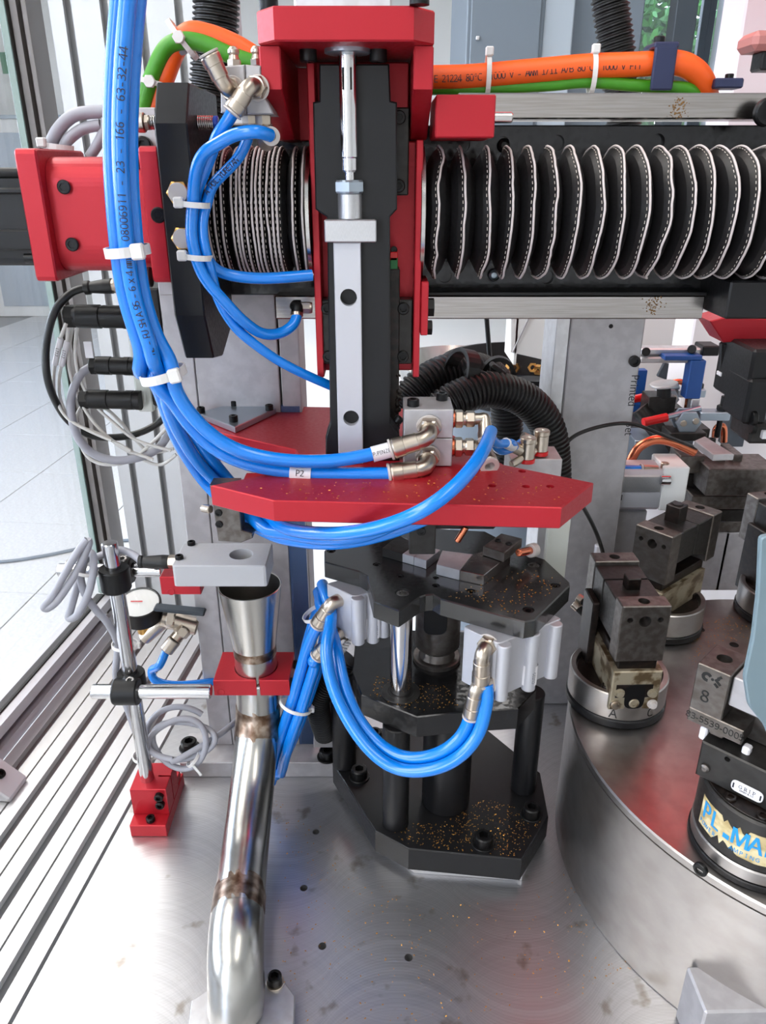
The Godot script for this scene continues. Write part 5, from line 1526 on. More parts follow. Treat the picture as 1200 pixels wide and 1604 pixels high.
	T("pressure_gauge", "small round black pressure gauge with white dial behind the stand", "gauge", [
		["case", G().lathe(gc - gd * 6, gd, [Vector2(0, 0), Vector2(0, 15), Vector2(0.8, 16), Vector2(14, 16), Vector2(14.6, 15.4), Vector2(14.6, 14.6), Vector2(12.8, 14.4), Vector2(12.8, 0)], 36), M.black_plastic],
		["dial", G().cyl(gc + gd * 6.9, gc + gd * 7.6, 14.3, 0.1, 36), M.dial, [["needle", G().box(gc + gd * 8.0 + Vector3(-2, 1, 0), Vector3(9, 0.3, 1.0), 0.1, Basis(Vector3.RIGHT, 0.72)), M.red_grip]]],
		["lens", G().cyl(gc + gd * 8.6, gc + gd * 9.2, 14.3, 0.1, 36), M.glass],
		["stem", G().cyl(gc - gd * 6, gc - gd * 6 - Vector3(-1, 15, 0), 6.0, 0.6), M.brass]])
	var t0 := fz(226, 1000, gz); var t1 := fz(262, 968, gz); var t2 := fz(310, 982, gz)
	T("pipe_tee", "nickel plated tee with ball valve under the pressure gauge", "fitting", [
		["arm", G().cyl(t0, t1, 5.4, 0.6), M.nickel], ["body", G().cyl(t1 + Vector3(-4, 1, 0), t2, 7.0, 1.0), M.nickel], ["hexagon", G().hexbar(t1, t1 + Vector3(7, -1, 0), 8.4), M.nickel],
		["lever", G().box(fz(282, 955, gz + 6), Vector3(38, 3, 9), 1.0, Basis(Vector3(0, 0, 1), -0.12)), M.dark_frame]])
	var e0 := fz(290, 983, gz + 4); var e1 := fz(274, 1002, gz + 10); var e2 := fz(260, 1020, gz + 14)
	T("elbow_fitting", "nickel elbow below the gauge feeding a thin blue tube", "fitting", [["hexagon", G().hexbar(e0, e0.lerp(e1, 0.6), 6.4), M.nickel], ["body", G().cyl(e0.lerp(e1, 0.4), e1, 5.0, 0.5), M.nickel], ["sleeve", G().cyl(e1, e2, 5.4, 0.6), M.nickel]])
	T("pneumatic_tube", "thin blue tube curving from the elbow below the gauge", "tube", [["", G().tube(spline(PackedVector3Array([e2, e2 + Vector3(-5, -10, 4), fz(238, 1050, gz + 10), fz(244, 1066, gz + 10), fz(275, 1073, gz + 8), fz(325, 1069, gz + 4), fz(350, 1062, gz - 4)])), 3.2, 14), M.tube_blue]])

func weld(p: PackedVector3Array, r: float, sd: int) -> Geo:
	var f := FastNoiseLite.new()
	f.seed = sd
	f.frequency = 0.35
	var g := G()
	var seg := 40
	var u := Vector3(1, 0, 0)
	for i in p.size() - 1:
		var t0 := (p[i + 1] - p[maxi(i - 1, 0)]).normalized(); var t1 := (p[mini(i + 2, p.size() - 1)] - p[i]).normalized()
		for k in seg:
			var q := []
			for e in [[i, k, t0], [i, k + 1, t0], [i + 1, k + 1, t1], [i + 1, k, t1]]:
				var uu: Vector3 = (u - e[2] * u.dot(e[2])).normalized()
				var d: Vector3 = uu * cos(TAU * e[1] / seg) + uu.cross(e[2]) * sin(TAU * e[1] / seg)
				var s := float(e[0]) / (p.size() - 1)
				var lim := 0.36 + 0.12 * f.get_noise_2d(e[1] % seg * 1.0, sd * 7.0)
				var up := 0.55 if absf(s - 0.5) < lim else -0.25
				q.append([p[e[0]] + d * (r + up + 0.25 * f.get_noise_2d(e[1] % seg * 2.5, e[0] * 2.5)), d])
			g.tri(q[0][0], q[1][0], q[2][0], q[0][1], q[1][1], q[2][1])
			g.tri(q[0][0], q[2][0], q[3][0], q[0][1], q[2][1], q[3][1])
	return g

func cross_clamp(label: String, c: Vector3, oz: float) -> void:
	var dz := oz - c.z
	var poly := PackedVector2Array()
	T("cross_clamp", label, "clamp", [
		["upright_ring", G().lathe(c - Vector3(0, 8, 0), Vector3.UP, [Vector2(0, 5.2), Vector2(0, 9.2), Vector2(1, 9.8), Vector2(15, 9.8), Vector2(16, 9.2), Vector2(16, 5.2), Vector2(0, 5.2)], 32), M.black_plastic],
		["cross_ring", G().lathe(Vector3(c.x - 8.5, c.y + 0.3, oz), Vector3.RIGHT, [Vector2(0, 5.1), Vector2(0, 8.6), Vector2(1, 9.2), Vector2(16, 9.2), Vector2(17, 8.6), Vector2(17, 5.1), Vector2(0, 5.1)], 32), M.black_plastic],
		["screw", G().screw(Vector3(c.x + 3, c.y + 8.0, c.z + dz * 0.9), Vector3(0, 1, 0.3), 3.0, 1.8), M.steel]], "black cross clamps of the stand")


func turntable() -> void:
	var c := Vector3(298, 0, -408)
	var R := 170.0
	var prof := [Vector2(0.2, 0), Vector2(0.2, R - 0.6), Vector2(0.8, R), Vector2(103.2, R), Vector2(103.6, R - 1.8), Vector2(104.6, R - 1.8), Vector2(105.0, R + 0.6), Vector2(109.0, R + 0.6), Vector2(110, R - 0.4), Vector2(110, 0)]
	var sc := []
	for q in [[1098, 1361], [884, 1130]]:
		var d := sight(q[0], q[1])
		# where the sight line meets the drum's wall
		var a := d.x * d.x + d.z * d.z
		var b := -2.0 * (c.x * d.x + c.z * d.z)
		var k := c.x * c.x + c.z * c.z - R * R
		var disc := b * b - 4.0 * a * k
		if disc > 0.0:
			var p := Vector3(0, EYE, 0) + d * ((-b - sqrt(disc)) / (2.0 * a))
			var n := Vector3(p.x - c.x, 0, p.z - c.z).normalized()
			sc.append(["screw", G().screw(p - n * 0.6, n, 3.9, 2.4), M.black_screw])
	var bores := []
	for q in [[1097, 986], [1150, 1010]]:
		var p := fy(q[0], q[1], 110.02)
		bores.append(["set_screw", G().lathe(p, Vector3.UP, [Vector2(0, 2.2), Vector2(0, 3.6), Vector2(0.3, 3.2), Vector2(0.25, 2.4), Vector2(-0.0, 0)], 18), M.black_screw])  # thin black discs paint the dark inside two small holes
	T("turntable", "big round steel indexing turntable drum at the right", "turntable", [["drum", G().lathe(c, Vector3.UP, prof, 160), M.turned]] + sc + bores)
	chuck("steel gripper chuck marked A at the front left of the turntable", Vector3(163, 110, -441), 0.03, 0)
	chuck("steel gripper chuck with a square pin on top behind the chuck marked A", Vector3(226, 110, -540), -0.86, 1)
	chuck("steel gripper chuck with dotted jaw marked C at the far right", Vector3(331, 110, -556), 0.25, 2)
	numbered_chuck(Vector3(205, 110, -314), -0.77)
	# pale plastic chute edge hanging in from the right
	var e := PackedVector2Array()
	for q in [[1172, 1105], [1165, 1060], [1178, 1000], [1186, 930], [1190, 840], [1330, 820], [1330, 1180], [1215, 1180], [1196, 1135]]:
		var p := fz(q[0], q[1], -262)
		e.append(Vector2(p.x, p.y))
	T("plastic_guard", "pale blue-grey plastic guard edge cut off by the right side of the picture", "guard", [["", G().plate(rounded(e, 2.0, 3), 3.0, upright(-264), 0.6), M.pale_plastic]])

# parts of a gripper chuck in its own axes (front = +z), then turned and set down
func chuck(label: String, at: Vector3, yaw: float, kind: int) -> void:
	var X := Transform3D(Basis(Vector3.UP, yaw), at)
	var R := 33.0
	var side := sideways(0)
	var dark: Material = M.phosphate
	var parts := []
	parts.append(["base_ring", G().cyl(Vector3(0, 0.1, 0), Vector3(0, 6.5, 0), R + 0.8, 1.0, 56), M.black_ano])
	parts.append(["body", G().lathe(Vector3(0, 6.5, 0), Vector3.UP, [Vector2(0, 0), Vector2(0, R - 0.8), Vector2(0.8, R), Vector2(19, R), Vector2(19.8, R - 0.8), Vector2(19.8, R - 4), Vector2(16, R - 5), Vector2(16, 0)], 56), M.turned])
	var lugs := []
	for a in [0.9, 2.2, 4.0, 5.3]:
		lugs.append(["screw", G().screw(Vector3(cos(a) * 25.0, 22.5, sin(a) * 25.0), Vector3.UP, 3.6, 4.5), M.grime])
	parts.append(["face", G().cyl(Vector3(0, 22.0, 0), Vector3(0, 23.0, 0), R - 5.2, 0.2, 40), M.grime, lugs])
	parts.append(["slide_block", G().plate(rect(-16, 16, 16, 46), 64.4, Transform3D(Basis(), Vector3(0, 0, -32)), 0.8), M.stained, [
		["channel", G().plate(rounded(rect(-6.5, 17.0, 6.5, 36), 5.5, 4), 0.7, upright(32.3), 0.1), M.black_screw, []],
		["cross_slot", G().plate(rect(-13, 26, 11, 36), 0.6, upright(32.35), 0.1), M.grime],
		["spring_screw", G().screw(Vector3(0, 21.5, 33.0), Vector3(0, 0, 1), 3.4, 0.8), M.stained]]])
	for s in [[-12.3, 20.5, M.nickel], [12.3, 20.5, M.collar], [-10.5, 30.0, M.stained], [11.0, 29.5, M.stained]]:
		parts.append(["button", G().lathe(Vector3(s[0], s[1], 32.3), Vector3(0, 0, 1), [Vector2(0, 0), Vector2(0, 3.4), Vector2(1.4, 3.2), Vector2(1.4, 2.5), Vector2(3.0, 2.3), Vector2(3.2, 0)], 18), s[2]])
	for lt in [["A", -12.0], ["C", 13.0]]:
		if kind == 2 and lt[0] == "A":
			continue
		var zf := sqrt(R * R - lt[1] * lt[1])
		parts.append(["letter", G().text(lt[0], 6.5, Transform3D(Basis(Vector3.UP, asin(lt[1] / R)), Vector3(lt[1], 11.6, zf + 0.1)), 0.2), M.print_black])
	# jaws
	var y0 := 52.0; var y1 := 93.0
	var jm: Material = M.tool_steel
	parts.append(["jaw_carrier", G().box(Vector3(0, 49, -2), Vector3(25, 8, 62), 0.6), M.grime])
	var yc := (y0 + y1) / 2.0
	var up_bore := [1, 1, 0.0, 0.0, 3.7, 5.0]
	var front := [[2, 1, 0.0, 82.0 - yc, 3.9, 10.0], [2, 1, -9.6, 83.0 - yc, 1.9, 6.0], [2, 1, 9.6, 83.0 - yc, 1.9, 6.0]]
	var th := []
	var fr := G().box(Vector3(0, yc, 23.5), Vector3(31.2, y1 - y0, 13), 0.7, Basis(), [up_bore] + (front if kind != 2 else []))
	if kind == 2:
		for i in 5:
			for j in 3:
				th.append(["dimple", G().lathe(Vector3(-11 + j * 11 + (i % 2) * 3.0 - 2.0, y0 + 6 + i * 6.6, 30.0), Vector3(0, 0, 1), [Vector2(0, 0), Vector2(0.02, 1.6), Vector2(0.12, 1.2), Vector2(0.05, 0)], 12), M.phosphate])
	parts.append(["jaw", fr, jm if kind != 2 else M.alu_matt, th])
	parts.append(["jaw", G().box(Vector3(0, yc, -37), Vector3(31.2, y1 - y0, 14), 0.7, Basis(), [up_bore]), jm])
	var mid: Material = M.phosphate
	if kind == 1:
		parts.append(["jaw_step", G().plate(PackedVector2Array([Vector2(17, y1 - 1), Vector2(-7, y1 - 1), Vector2(-7, 66), Vector2(17, 66)]), 30.0, sideways(-15), 0.6), mid])
		parts.append(["jaw_step", G().plate(PackedVector2Array([Vector2(-8.2, y1 - 1), Vector2(-30, y1 - 1), Vector2(-30, 60), Vector2(-26, 60), Vector2(-8.2, 66)]), 30.0, sideways(-15), 0.6), mid])
		parts.append(["square_pin", G().box(Vector3(-1, y1 + 5.5, -1), Vector3(12, 14, 12), 0.6), M.grime, [["socket", G().hexbar(Vector3(-1, y1 + 12.5, -1), Vector3(-1, y1 + 13.4, -1), 4.4), M.phosphate]]])
	else:
		parts.append(["jaw_step", G().plate(PackedVector2Array([Vector2(17, y1 - 3), Vector2(-9, y1 - 3), Vector2(-9, 60), Vector2(17, 60)]), 30.0, sideways(-15), 0.6), mid])
		parts.append(["jaw_step", G().plate(PackedVector2Array([Vector2(-11, y1 - 3), Vector2(-30, y1 - 3), Vector2(-30, 60), Vector2(-11, 60)]), 30.0, sideways(-15), 0.6), mid])
		parts.append(["square_pin", G().box(Vector3(0, y1, 0), Vector3(9, 10, 9), 0.5), M.grime])
	parts.append(["cable_clamp", G().box(Vector3(-18, 42, -20), Vector3(5, 60, 22), 0.8), M.grime])
	for p in parts:
		turn(p, X)
	T("gripper_chuck", label, "chuck", parts, "gripper chucks on the turntable")

func turn(p: Array, X: Transform3D) -> void:
	p[1] = p[1].moved(X)
	if p.size() > 3:
		for q in p[3]:
			turn(q, X)

func numbered_chuck(at: Vector3, yaw: float) -> void:
	var X := Transform3D(Basis(Vector3.UP, yaw), at)
	var R := 33.0
	var parts := []
	parts.append(["base_ring", G().cyl(Vector3(0, 0.1, 0), Vector3(0, 4.0, 0), R + 1.6, 0.6, 64), M.black_ano])
	parts.append(["steel_ring", G().cyl(Vector3(0, 4.0, 0), Vector3(0, 12, 0), R + 0.8, 0.8, 64), M.turned])
	parts.append(["body", G().cyl(Vector3(0, 12, 0), Vector3(0, 43, 0), R + 0.4, 1.2, 64), M.phosphate])
	# torn cream sticker wrapped round the body, with broken blue letters
	var st := G()
	var seg := 40
	var rr := R + 0.5
	for i in seg:
		var e := []
		for k in [i, i + 1]:
			var t: float = -0.78 + 2.0 * k / seg
			var torn := absf(t + 0.2) < 0.22
			e.append([t, 17.0 + (5.0 * absf(sin(k * 1.9)) if torn else 0.5 * absf(sin(k * 2.7))), 36.0 - (4.0 * absf(sin(k * 2.3)) if t > -0.3 and t < 0.1 else 0.3 * absf(sin(k * 1.3)))])
		var n0 := Vector3(sin(e[0][0]), 0, cos(e[0][0])); var n1 := Vector3(sin(e[1][0]), 0, cos(e[1][0]))
		var p := [n0 * rr + Vector3(0, e[0][1], 0), n1 * rr + Vector3(0, e[1][1], 0), n1 * rr + Vector3(0, e[1][2], 0), n0 * rr + Vector3(0, e[0][2], 0)]
		st.tri(p[0], p[1], p[2], n0, n1, n1); st.tri(p[0], p[2], p[3], n0, n1, n0)
	var big := G()
	var small := G()
	for l in [["P", -0.63], ["L", -0.43], ["U", -0.20], ["M", 0.0], ["A", 0.22], ["P", 0.44]]:
		var t: float = l[1]
		if l[0] == "U":
			big.box(Vector3(sin(t) * (rr + 0.1), 25.0, cos(t) * (rr + 0.1)), Vector3(3.5, 3.0, 0.2), 0.05, Basis(Vector3.UP, t))
			continue
		big.text(l[0], 8.6, Transform3D(Basis(Vector3.UP, t) * Basis.from_scale(Vector3(1.0, 1.15, 1)), Vector3(sin(t) * (rr + 0.1), 28.6, cos(t) * (rr + 0.1))), 0.2)
		big.text(l[0], 8.6, Transform3D(Basis(Vector3.UP, t) * Basis.from_scale(Vector3(1.0, 1.15, 1)), Vector3(sin(t + 0.014) * (rr + 0.1), 28.6, cos(t + 0.014) * (rr + 0.1))), 0.2)
	var word := "POWER CLAMPING"
	for i in word.length():
		var t := -0.72 + 1.1 * i / word.length()
		if word[i] != " " and (i < 5 or i > 7):
			small.text(word[i], 2.4, Transform3D(Basis(Vector3.UP, t), Vector3(sin(t) * (rr + 0.1), 20.2, cos(t) * (rr + 0.1))), 0.15)
	parts.append(["sticker", st, M.sticker, [["large_letters", big, M.print_blue], ["small_letters", small, M.print_blue]]])
	var lugs := []
	for a in [0.75, 1.35, 1.95, 2.6, 3.9, 5.2]:
		lugs.append(["screw", G().screw(Vector3(cos(a) * 28.0, 43.0, sin(a) * 28.0), Vector3.UP, 3.0, 2.0), M.grime])
	parts.append(["face", G().cyl(Vector3(0, 42.9, 0), Vector3(0, 43.6, 0), R - 1.6, 0.2, 48), M.grime, lugs])
	# slide block with the oval grip badge
	var ov := rounded(rect(-12.5, 46.3, 3.5, 53.0), 3.4, 6)
	parts.append(["slide_block", G().plate(rect(-31, 43.4, 31, 66), 44, upright(-22), 0.8, [[Vector2(-17, 62.5), 1.5, 3.0]]), M.phosphate, [
		["dowel", G().lathe(Vector3(-26.5, 51, 22), Vector3(0, 0, 1), [Vector2(0, 0), Vector2(0, 2.6), Vector2(1.3, 2.4), Vector2(2.2, 1.2), Vector2(2.4, 0)], 18), M.tool_steel],
		["grip_badge", G().plate(ov, 0.7, upright(22.0), 0.15), M.label_white],
		["badge_lettering", G().text("G R I P", 2.0, Transform3D(Basis(), Vector3(-4.5, 50.3, 22.75)), 0.12, "Droid Serif").text("GMBH & CO", 0.95, Transform3D(Basis(), Vector3(-4.5, 48.2, 22.75)), 0.12).box(Vector3(-11.3, 49.6, 22.75), Vector3(0.8, 3.2, 0.12), 0.02).box(Vector3(2.3, 49.6, 22.75), Vector3(0.8, 3.2, 0.12), 0.02), M.ink]]])
	for sx in [-33.0, -11.0]:
		parts.append(["shim_strip", G().box(Vector3(sx, 66, 14), Vector3(4, 8, 5), 0.8), M.label_white])
	# L-shaped numbered jaw
	var jl := PackedVector2Array([Vector2(-42, 80), Vector2(-13.5, 80), Vector2(-13.5, 71), Vector2(-22, 71), Vector2(-23, 69.5), Vector2(-29, 69.5), Vector2(-30, 71.5), Vector2(-42, 71.5)])
	var wr := G()
	wr.text("8", 6.8, Transform3D(Basis(), Vector3(-35.5, 90, 18.1)), 0.2)
	wr.text("83-5539-0005", 3.6, Transform3D(Basis(), Vector3(-27.8, 75.6, 18.1)), 0.2)
	# emblem: a thick open ring and two hooked strokes
	for k in 7:
		var a := 0.9 + k * 0.62
		wr.box(Vector3(-36.2 + cos(a) * 1.9, 102.0 + sin(a) * 1.9, 18.1), Vector3(1.7, 1.6, 0.2), 0.05, Basis(Vector3(0, 0, 1), a))
	for k in 4:
		wr.box(Vector3(-31.0 + (k % 2) * 1.0, 99.2 + k * 1.7, 18.1), Vector3(2.6, 1.4, 0.2), 0.05, Basis(Vector3(0, 0, 1), 0.8 if k > 1 else -0.7))
	wr.cyl(Vector3(-33.3, 101.8, 18.0), Vector3(-33.3, 101.8, 18.2), 0.8, 0.05, 10)
	parts.append(["numbered_jaw", G().plate(jl, 24, upright(-6), 0.5).box(Vector3(-33.5, 94, 6), Vector3(17, 28.0, 24), 0.5, Basis(), [[1, 1, -1.0, 0.0, 4.0, 6.0]]), M.tool_steel, [["engraving", wr, M.print_black]]])
	parts.append(["upper_jaw", G().box(Vector3(-8, 97.5, 4), Vector3(33, 17.5, 22), 0.7), M.alu_matt])
	parts.append(["jaw_foot", G().box(Vector3(-12, 77, -4), Vector3(30, 22, 14), 0.5), M.tool_steel])
	parts.append(["side_jaw", G().box(Vector3(14, 80, 8), Vector3(26, 28, 22), 0.7), M.tool_steel])
	for p in parts:
		turn(p, X)
	T("gripper_chuck", "dark gripper chuck with jaw numbered 8 and torn cream sticker at lower right", "chuck", parts, "gripper chucks on the turntable")


func junction_box() -> void:
	# clear-lidded sensor box behind the blue bundle with four black plugs
	var z := -520.0
	var a := fz(205, 445, z); var b := fz(258, 640, z)
	var hx := (b.x - a.x) / 2.0
	var tilt := Basis(Vector3.UP, 0.0)
	var x0 := fz(222, 540, z).x
	T("junction_box", "sensor junction box with clear side and black cover behind the blue tubes", "junction box", [
		["clear_side", G().box(Vector3(x0, (a.y + b.y) / 2.0, z - 12), Vector3(12, a.y - b.y, 42), 1.5), M.clear_plastic],
		["circuit_board", G().box(Vector3(x0, (a.y + b.y) / 2.0, z - 13), Vector3(2, a.y - b.y - 8, 34), 0.3), M.sign_green],
		["black_cover", G().box(Vector3(x0 + 12.5, (a.y + b.y) / 2.0 + 2, z - 10), Vector3(13, a.y - b.y - 6, 44), 1.2), M.black_plastic]])
	var plugs := [[103, 222, 495, 7.6, -505, "large black round plug, topmost of the four on the junction box"], [142, 212, 572, 6.2, -512, "short black round plug in the middle of the junction box"], [126, 221, 625, 6.6, -508, "long black round plug lowest on the junction box"]]
	for p in plugs:
		var s := fz(p[0], p[2], p[4]); var e := fz(p[1], p[2] + 2, p[4])
		var l := s.distance_to(e)
		var r: float = p[3]
		T("round_plug", p[5], "plug", [
			["end_nut", G().lathe(s, e - s, [Vector2(0, 0), Vector2(0, r * 0.8), Vector3(l * 0.02, r * 1.0, 1), Vector3(l * 0.14, r * 1.0, 1), Vector2(l * 0.14, r * 0.9), Vector2(l * 0.14, 0)]), M.black_plastic],
			["shell", G().lathe(s, e - s, [Vector2(l * 0.12, 0), Vector2(l * 0.12, r * 0.9), Vector2(l * 0.17, r * 0.98), Vector2(l * 0.46, r * 1.0), Vector2(l * 0.47, r * 0.9), Vector2(l * 0.5, r * 0.9), Vector2(l * 0.5, r * 0.95), Vector2(l * 0.78, r * 0.95), Vector2(l * 0.78, 0)], 32), M.black_plastic],
			["knurled_ring", G().lathe(s, e - s, [Vector2(l * 0.76, 0), Vector2(l * 0.76, r * 1.0), Vector2(l * 0.88, r * 1.0), Vector2(l * 0.88, r * 0.92), Vector2(l * 0.91, r * 0.92), Vector2(l * 0.91, r * 1.0), Vector2(l, r * 1.0), Vector2(l, 0)], 32), M.black_plastic]], "round black plugs on the junction box")
	var n0 := fz(132, 451, -508); var n1 := fz(176, 448, -508); var n2 := fz(206, 446, -508)
	T("screw_plug", "slim black cable plug with nickel nut above the large round plug", "plug", [
		["grip", G().lathe(n0, n1 - n0, [Vector2(0, 0), Vector2(0, 3.0), Vector2(0.6, 4.4), Vector2(3.5, 4.4), Vector2(4.5, 3.6), Vector2(13, 4.6), Vector2(n0.distance_to(n1), 4.8), Vector2(n0.distance_to(n1), 0)]), M.black_rubber],
		["nut", G().hexbar(n1, n2, 5.0), M.nickel]])
	var bc := spline(PackedVector3Array([n0 + Vector3(1, 0, 0), fz(110, 460, -505), fz(85, 490, -500), fz(72, 545, -496), fz(76, 600, -494), fz(96, 645, -504), fz(118, 668, -512), fz(150, 684, -516), fz(200, 683, -522), fz(240, 668, -528), fz(262, 648, -530), fz(275, 632, -530)]))
	T("black_cable", "black cable arcing left from the slim plug and back under the plugs", "cable", [["", G().tube(bc, 2.5, 12), M.black_cable]])
	var gc := spline(PackedVector3Array([fz(142, 575, -512), fz(125, 588, -508), fz(112, 620, -504), fz(112, 650, -502), fz(122, 685, -502), fz(145, 710, -504), fz(180, 721, -506), fz(220, 716, -510), fz(250, 700, -514), fz(268, 670, -518), fz(275, 650, -522)]))
	T("grey_cable", "light grey cable looping under the middle and lowest round plugs", "cable", [["", G().tube(gc, 2.9, 12), M.grey_cable], ])
	# thin whitish wires with sleeves
	var wires := [
		[[[104, 506], [92, 540], [84, 590], [88, 625], [106, 655], [140, 675], [175, 690]], "thin white wire falling from the large plug, outermost left"],
		[[[108, 508], [104, 545], [93, 590], [96, 630], [116, 662], [160, 682], [205, 706]], "thin white wire falling from the large plug, second from left"],
		[[[114, 508], [108, 550], [110, 585], [124, 625], [150, 665], [190, 700], [240, 720]], "thin white wire falling from the large plug towards the lowest plug"],
		[[[122, 508], [118, 548], [124, 590], [145, 630], [180, 664], [215, 690], [268, 706]], "thin white wire passing just under the lowest plug"],
		[[[128, 636], [120, 655], [124, 690], [140, 718], [170, 728], [210, 718], [262, 670]], "thin white wire hanging lowest from the bottom plug"],
		[[[132, 638], [150, 665], [175, 690], [215, 715], [250, 728], [276, 712]], "thin white wire crossing right from the bottom plug"],
		[[[138, 638], [165, 640], [190, 662], [208, 684], [235, 708], [272, 703]], "thin white wire running out from behind the bottom plug"]]
	var i := 0
	for w in wires:
		var pts := []
		for q in w[0]:
			pts.append([q[0], q[1], -500 - i * 2.5])
		var s := spline(run(pts))
		var parts := [["strand", G().tube(s, 1.2, 8), M.wire]]
		if i == 0 or i == 1 or i == 4:
			var k := 6 if i < 2 else 10
			var d := (s[k + 7] - s[k]).normalized()
			var u := (Vector3(0, 0, 1) - d * d.z).normalized()
			parts.append(["marker_sleeve", G().cyl(s[k], s[k + 7], 1.9, 0.2, 10), M.label_white, [["code", G().text("LT17" if i < 2 else "LT1", 1.9, Transform3D(Basis(d, u.cross(d), u), s[k].lerp(s[k + 7], 0.5) + u * 1.9), 0.1), M.print_black]]])
		T("thin_wire", w[1], "wire", parts, "thin white wires of the junction box")
		i += 1
	T("marker_flag", "small white marker flag among the thin wires under the top plug", "marker", [["", G().box(fz(139, 548, -506), Vector3(5.5, 11, 1.0), 0.3), M.label_white]])
	T("rubber_grommet", "black rubber sleeve where the grey cable passes behind the blue tubes", "sleeve", [["", G().cyl(fz(268, 648, -524), fz(276, 630, -526), 5.0, 0.8), M.black_rubber]])

func air_tubes() -> void:
	var Z := -372.0
	# the bundle coming down from the top left: two run to the manifold, three dive behind the red plate's left corner
	# shared run of the bundle: [px, py] of its middle; each tube keeps its own offset beside and behind it
	var spine := [[204, -30], [196, 60], [190, 150], [189, 260], [198, 380], [211, 470], [241, 556]]
	var bundle := [
		["blue tube of the left bundle leading to the fitting marked P.PINZE", 14.0, -372.0, [[275, 612, -374], [308, 660, -376], [362, 702, -378], [440, 721, -380], [530, 722, -381], [613, 704, -384]]],
		["blue tube of the left bundle leading to the fitting marked P2", -7.0, -379.5, [[262, 612, -380], [298, 668, -384], [350, 713, -386], [420, 735, -386], [500, 742, -384], [610, 742, -383]]],
		["blue tube at the back right of the left bundle going under the red plate", 7.0, -380.5, [[268, 602, -392], [290, 660, -404], [322, 712, -422], [362, 756, -440], [402, 806, -420], [440, 828, -392], [520, 837, -352], [600, 825, -336], [670, 796, -330], [726, 750, -342], [758, 705, -368], [769, 676, -398]]],
		["printed blue tube in the middle of the left bundle", 0.0, -365.5, [[256, 600, -387], [280, 668, -402], [312, 724, -420], [348, 764, -430], [402, 814, -410], [450, 836, -398], [520, 846, -388], [580, 838, -386], [640, 810, -388]]],
		["blue tube at the front left of the left bundle, plunging behind the plate corner", -15.0, -371.5, [[249, 606, -394], [270, 674, -410], [298, 724, -426], [332, 769, -434], [396, 822, -416], [440, 842, -404], [500, 852, -396], [560, 848, -392], [620, 832, -392], [670, 812, -392]]]]
	var ways := []
	for t in bundle:
		var way := []
		for q in spine:
			way.append([q[0] + t[1], q[1], t[2]])
		ways.append(spline(run(way + t[3]), 7))
	apart(ways, 7.4)
	var i := 0
	for t in bundle:
		var s: PackedVector3Array = ways[i]
		var parts := [["tubing", G().tube(s, 3.6, 16), M.tube_blue]]
		if i == 3:
			var g := G()
			letters(g, lifted(stretch(s, 28, 7), 3.7), "08006911 - 23 - 166 - 63-32-44", 3.4, Vector3(0, 0, 1), 0.0, true)
			letters(g, lifted(stretch(s, 42, 29), 3.75), "NE - PU SH A 95 - 6 x 4 mm", 3.2, Vector3(0, 0, 1), 0.0, true)
			parts.append(["printing", g, M.ink])
		if i == 2:
			var g := G()
			letters(g, lifted(stretch(s, 47, 35), 3.75), "RILSAN LINE Pneumatica", 2.8, Vector3(0.3, 0, 1), 0.0, true)
			parts.append(["printing", g, M.ink])
		if i < 2:
			var n := s.size()
			var k := n - (9 if i == 0 else 16)
			var p := s[k]; var q := s[k]
			if i == 0:
				p = fz(583, 712, -382.5); q = fz(611, 704.5, -384)
			else:
				p = fz(455, 739.5, -385); q = fz(488, 742, -384.3)
			var d := (q - p).normalized()
			var u := (Vector3(0, 0.3, 1) - d * d.dot(Vector3(0, 0.3, 1))).normalized()
			parts.append(["marker_sleeve", G().lathe(p, d, [Vector2(0, 3.6), Vector2(0, 4.2), Vector2(p.distance_to(q), 4.2), Vector2(p.distance_to(q), 3.6)], 20), M.label_white, [["code", G().text("P.PINZE" if i == 0 else "P2", 2.0 if i == 0 else 3.2, Transform3D(Basis(d, u.cross(d), u), p.lerp(q, 0.5) + u * 4.22), 0.12), M.print_black]]])
		T("pneumatic_tube", t[0], "tube", parts, "blue tubes of the left bundle")
		i += 1
	for t in [[200, 393, -373, 0.08, 14.0, 12.0, "broad white cable tie round the left tube bundle beside the red motor housing"], [256, 586, -379, 0.22, 16.0, 13.0, "white cable tie low on the left tube bundle above the red plate"]]:
		var c := fz(t[0], t[1], t[2])
		var e := Vector3(cos(t[3]), sin(t[3]), 0)
		T("cable_tie", t[6], "cable tie", [["strap", G().band(c, e * t[4] * 0.66, Vector3(0, 0, t[5]), 4.4, 0.9), M.tie], ["tie_head", G().box(c + e * (t[4] * 0.55) + Vector3(0, 0, t[5] * 0.85), Vector3(6, 7, 4), 0.8, Basis(Vector3(0, 0, 1), t[3])), M.tie]])
	# tubes by the bellows
	var loops := [
		["blue tube from the ring fitting looping over to the black end plate", [[423, 212, -389], [402, 206, -382], [370, 210, -384], [338, 224, -388], [312, 256, -392], [304, 300, -396], [304, 340, -397], [308, 380, -397], [330, 445, -397], [372, 500, -400], [410, 523, -408], [440, 522, -416], [460, 508, -421], [465, 494, -424]], 2.9, "tube_blue"],
		["blue tube from the angled elbow running down past the brass plugs", [[364, 177, -388], [345, 210, -389], [326, 244, -393], [313, 290, -400], [312, 340, -402], [316, 385, -402], [330, 415, -404], [355, 430, -408], [400, 436, -410], [440, 435, -412], [489, 431, -416]], 2.9, "tube_blue"],
		["thin printed blue tube rising slantwise across the left bellows", [[390, 196, -399], [388, 218, -402], [372, 250, -404], [344, 278, -404], [322, 305, -402], [312, 345, -400], [314, 390, -398], [334, 450, -398], [372, 512, -402], [420, 555, -408], [470, 583, -414], [522, 606, -424]], 2.6, "tube_blue"]]
	ways = []
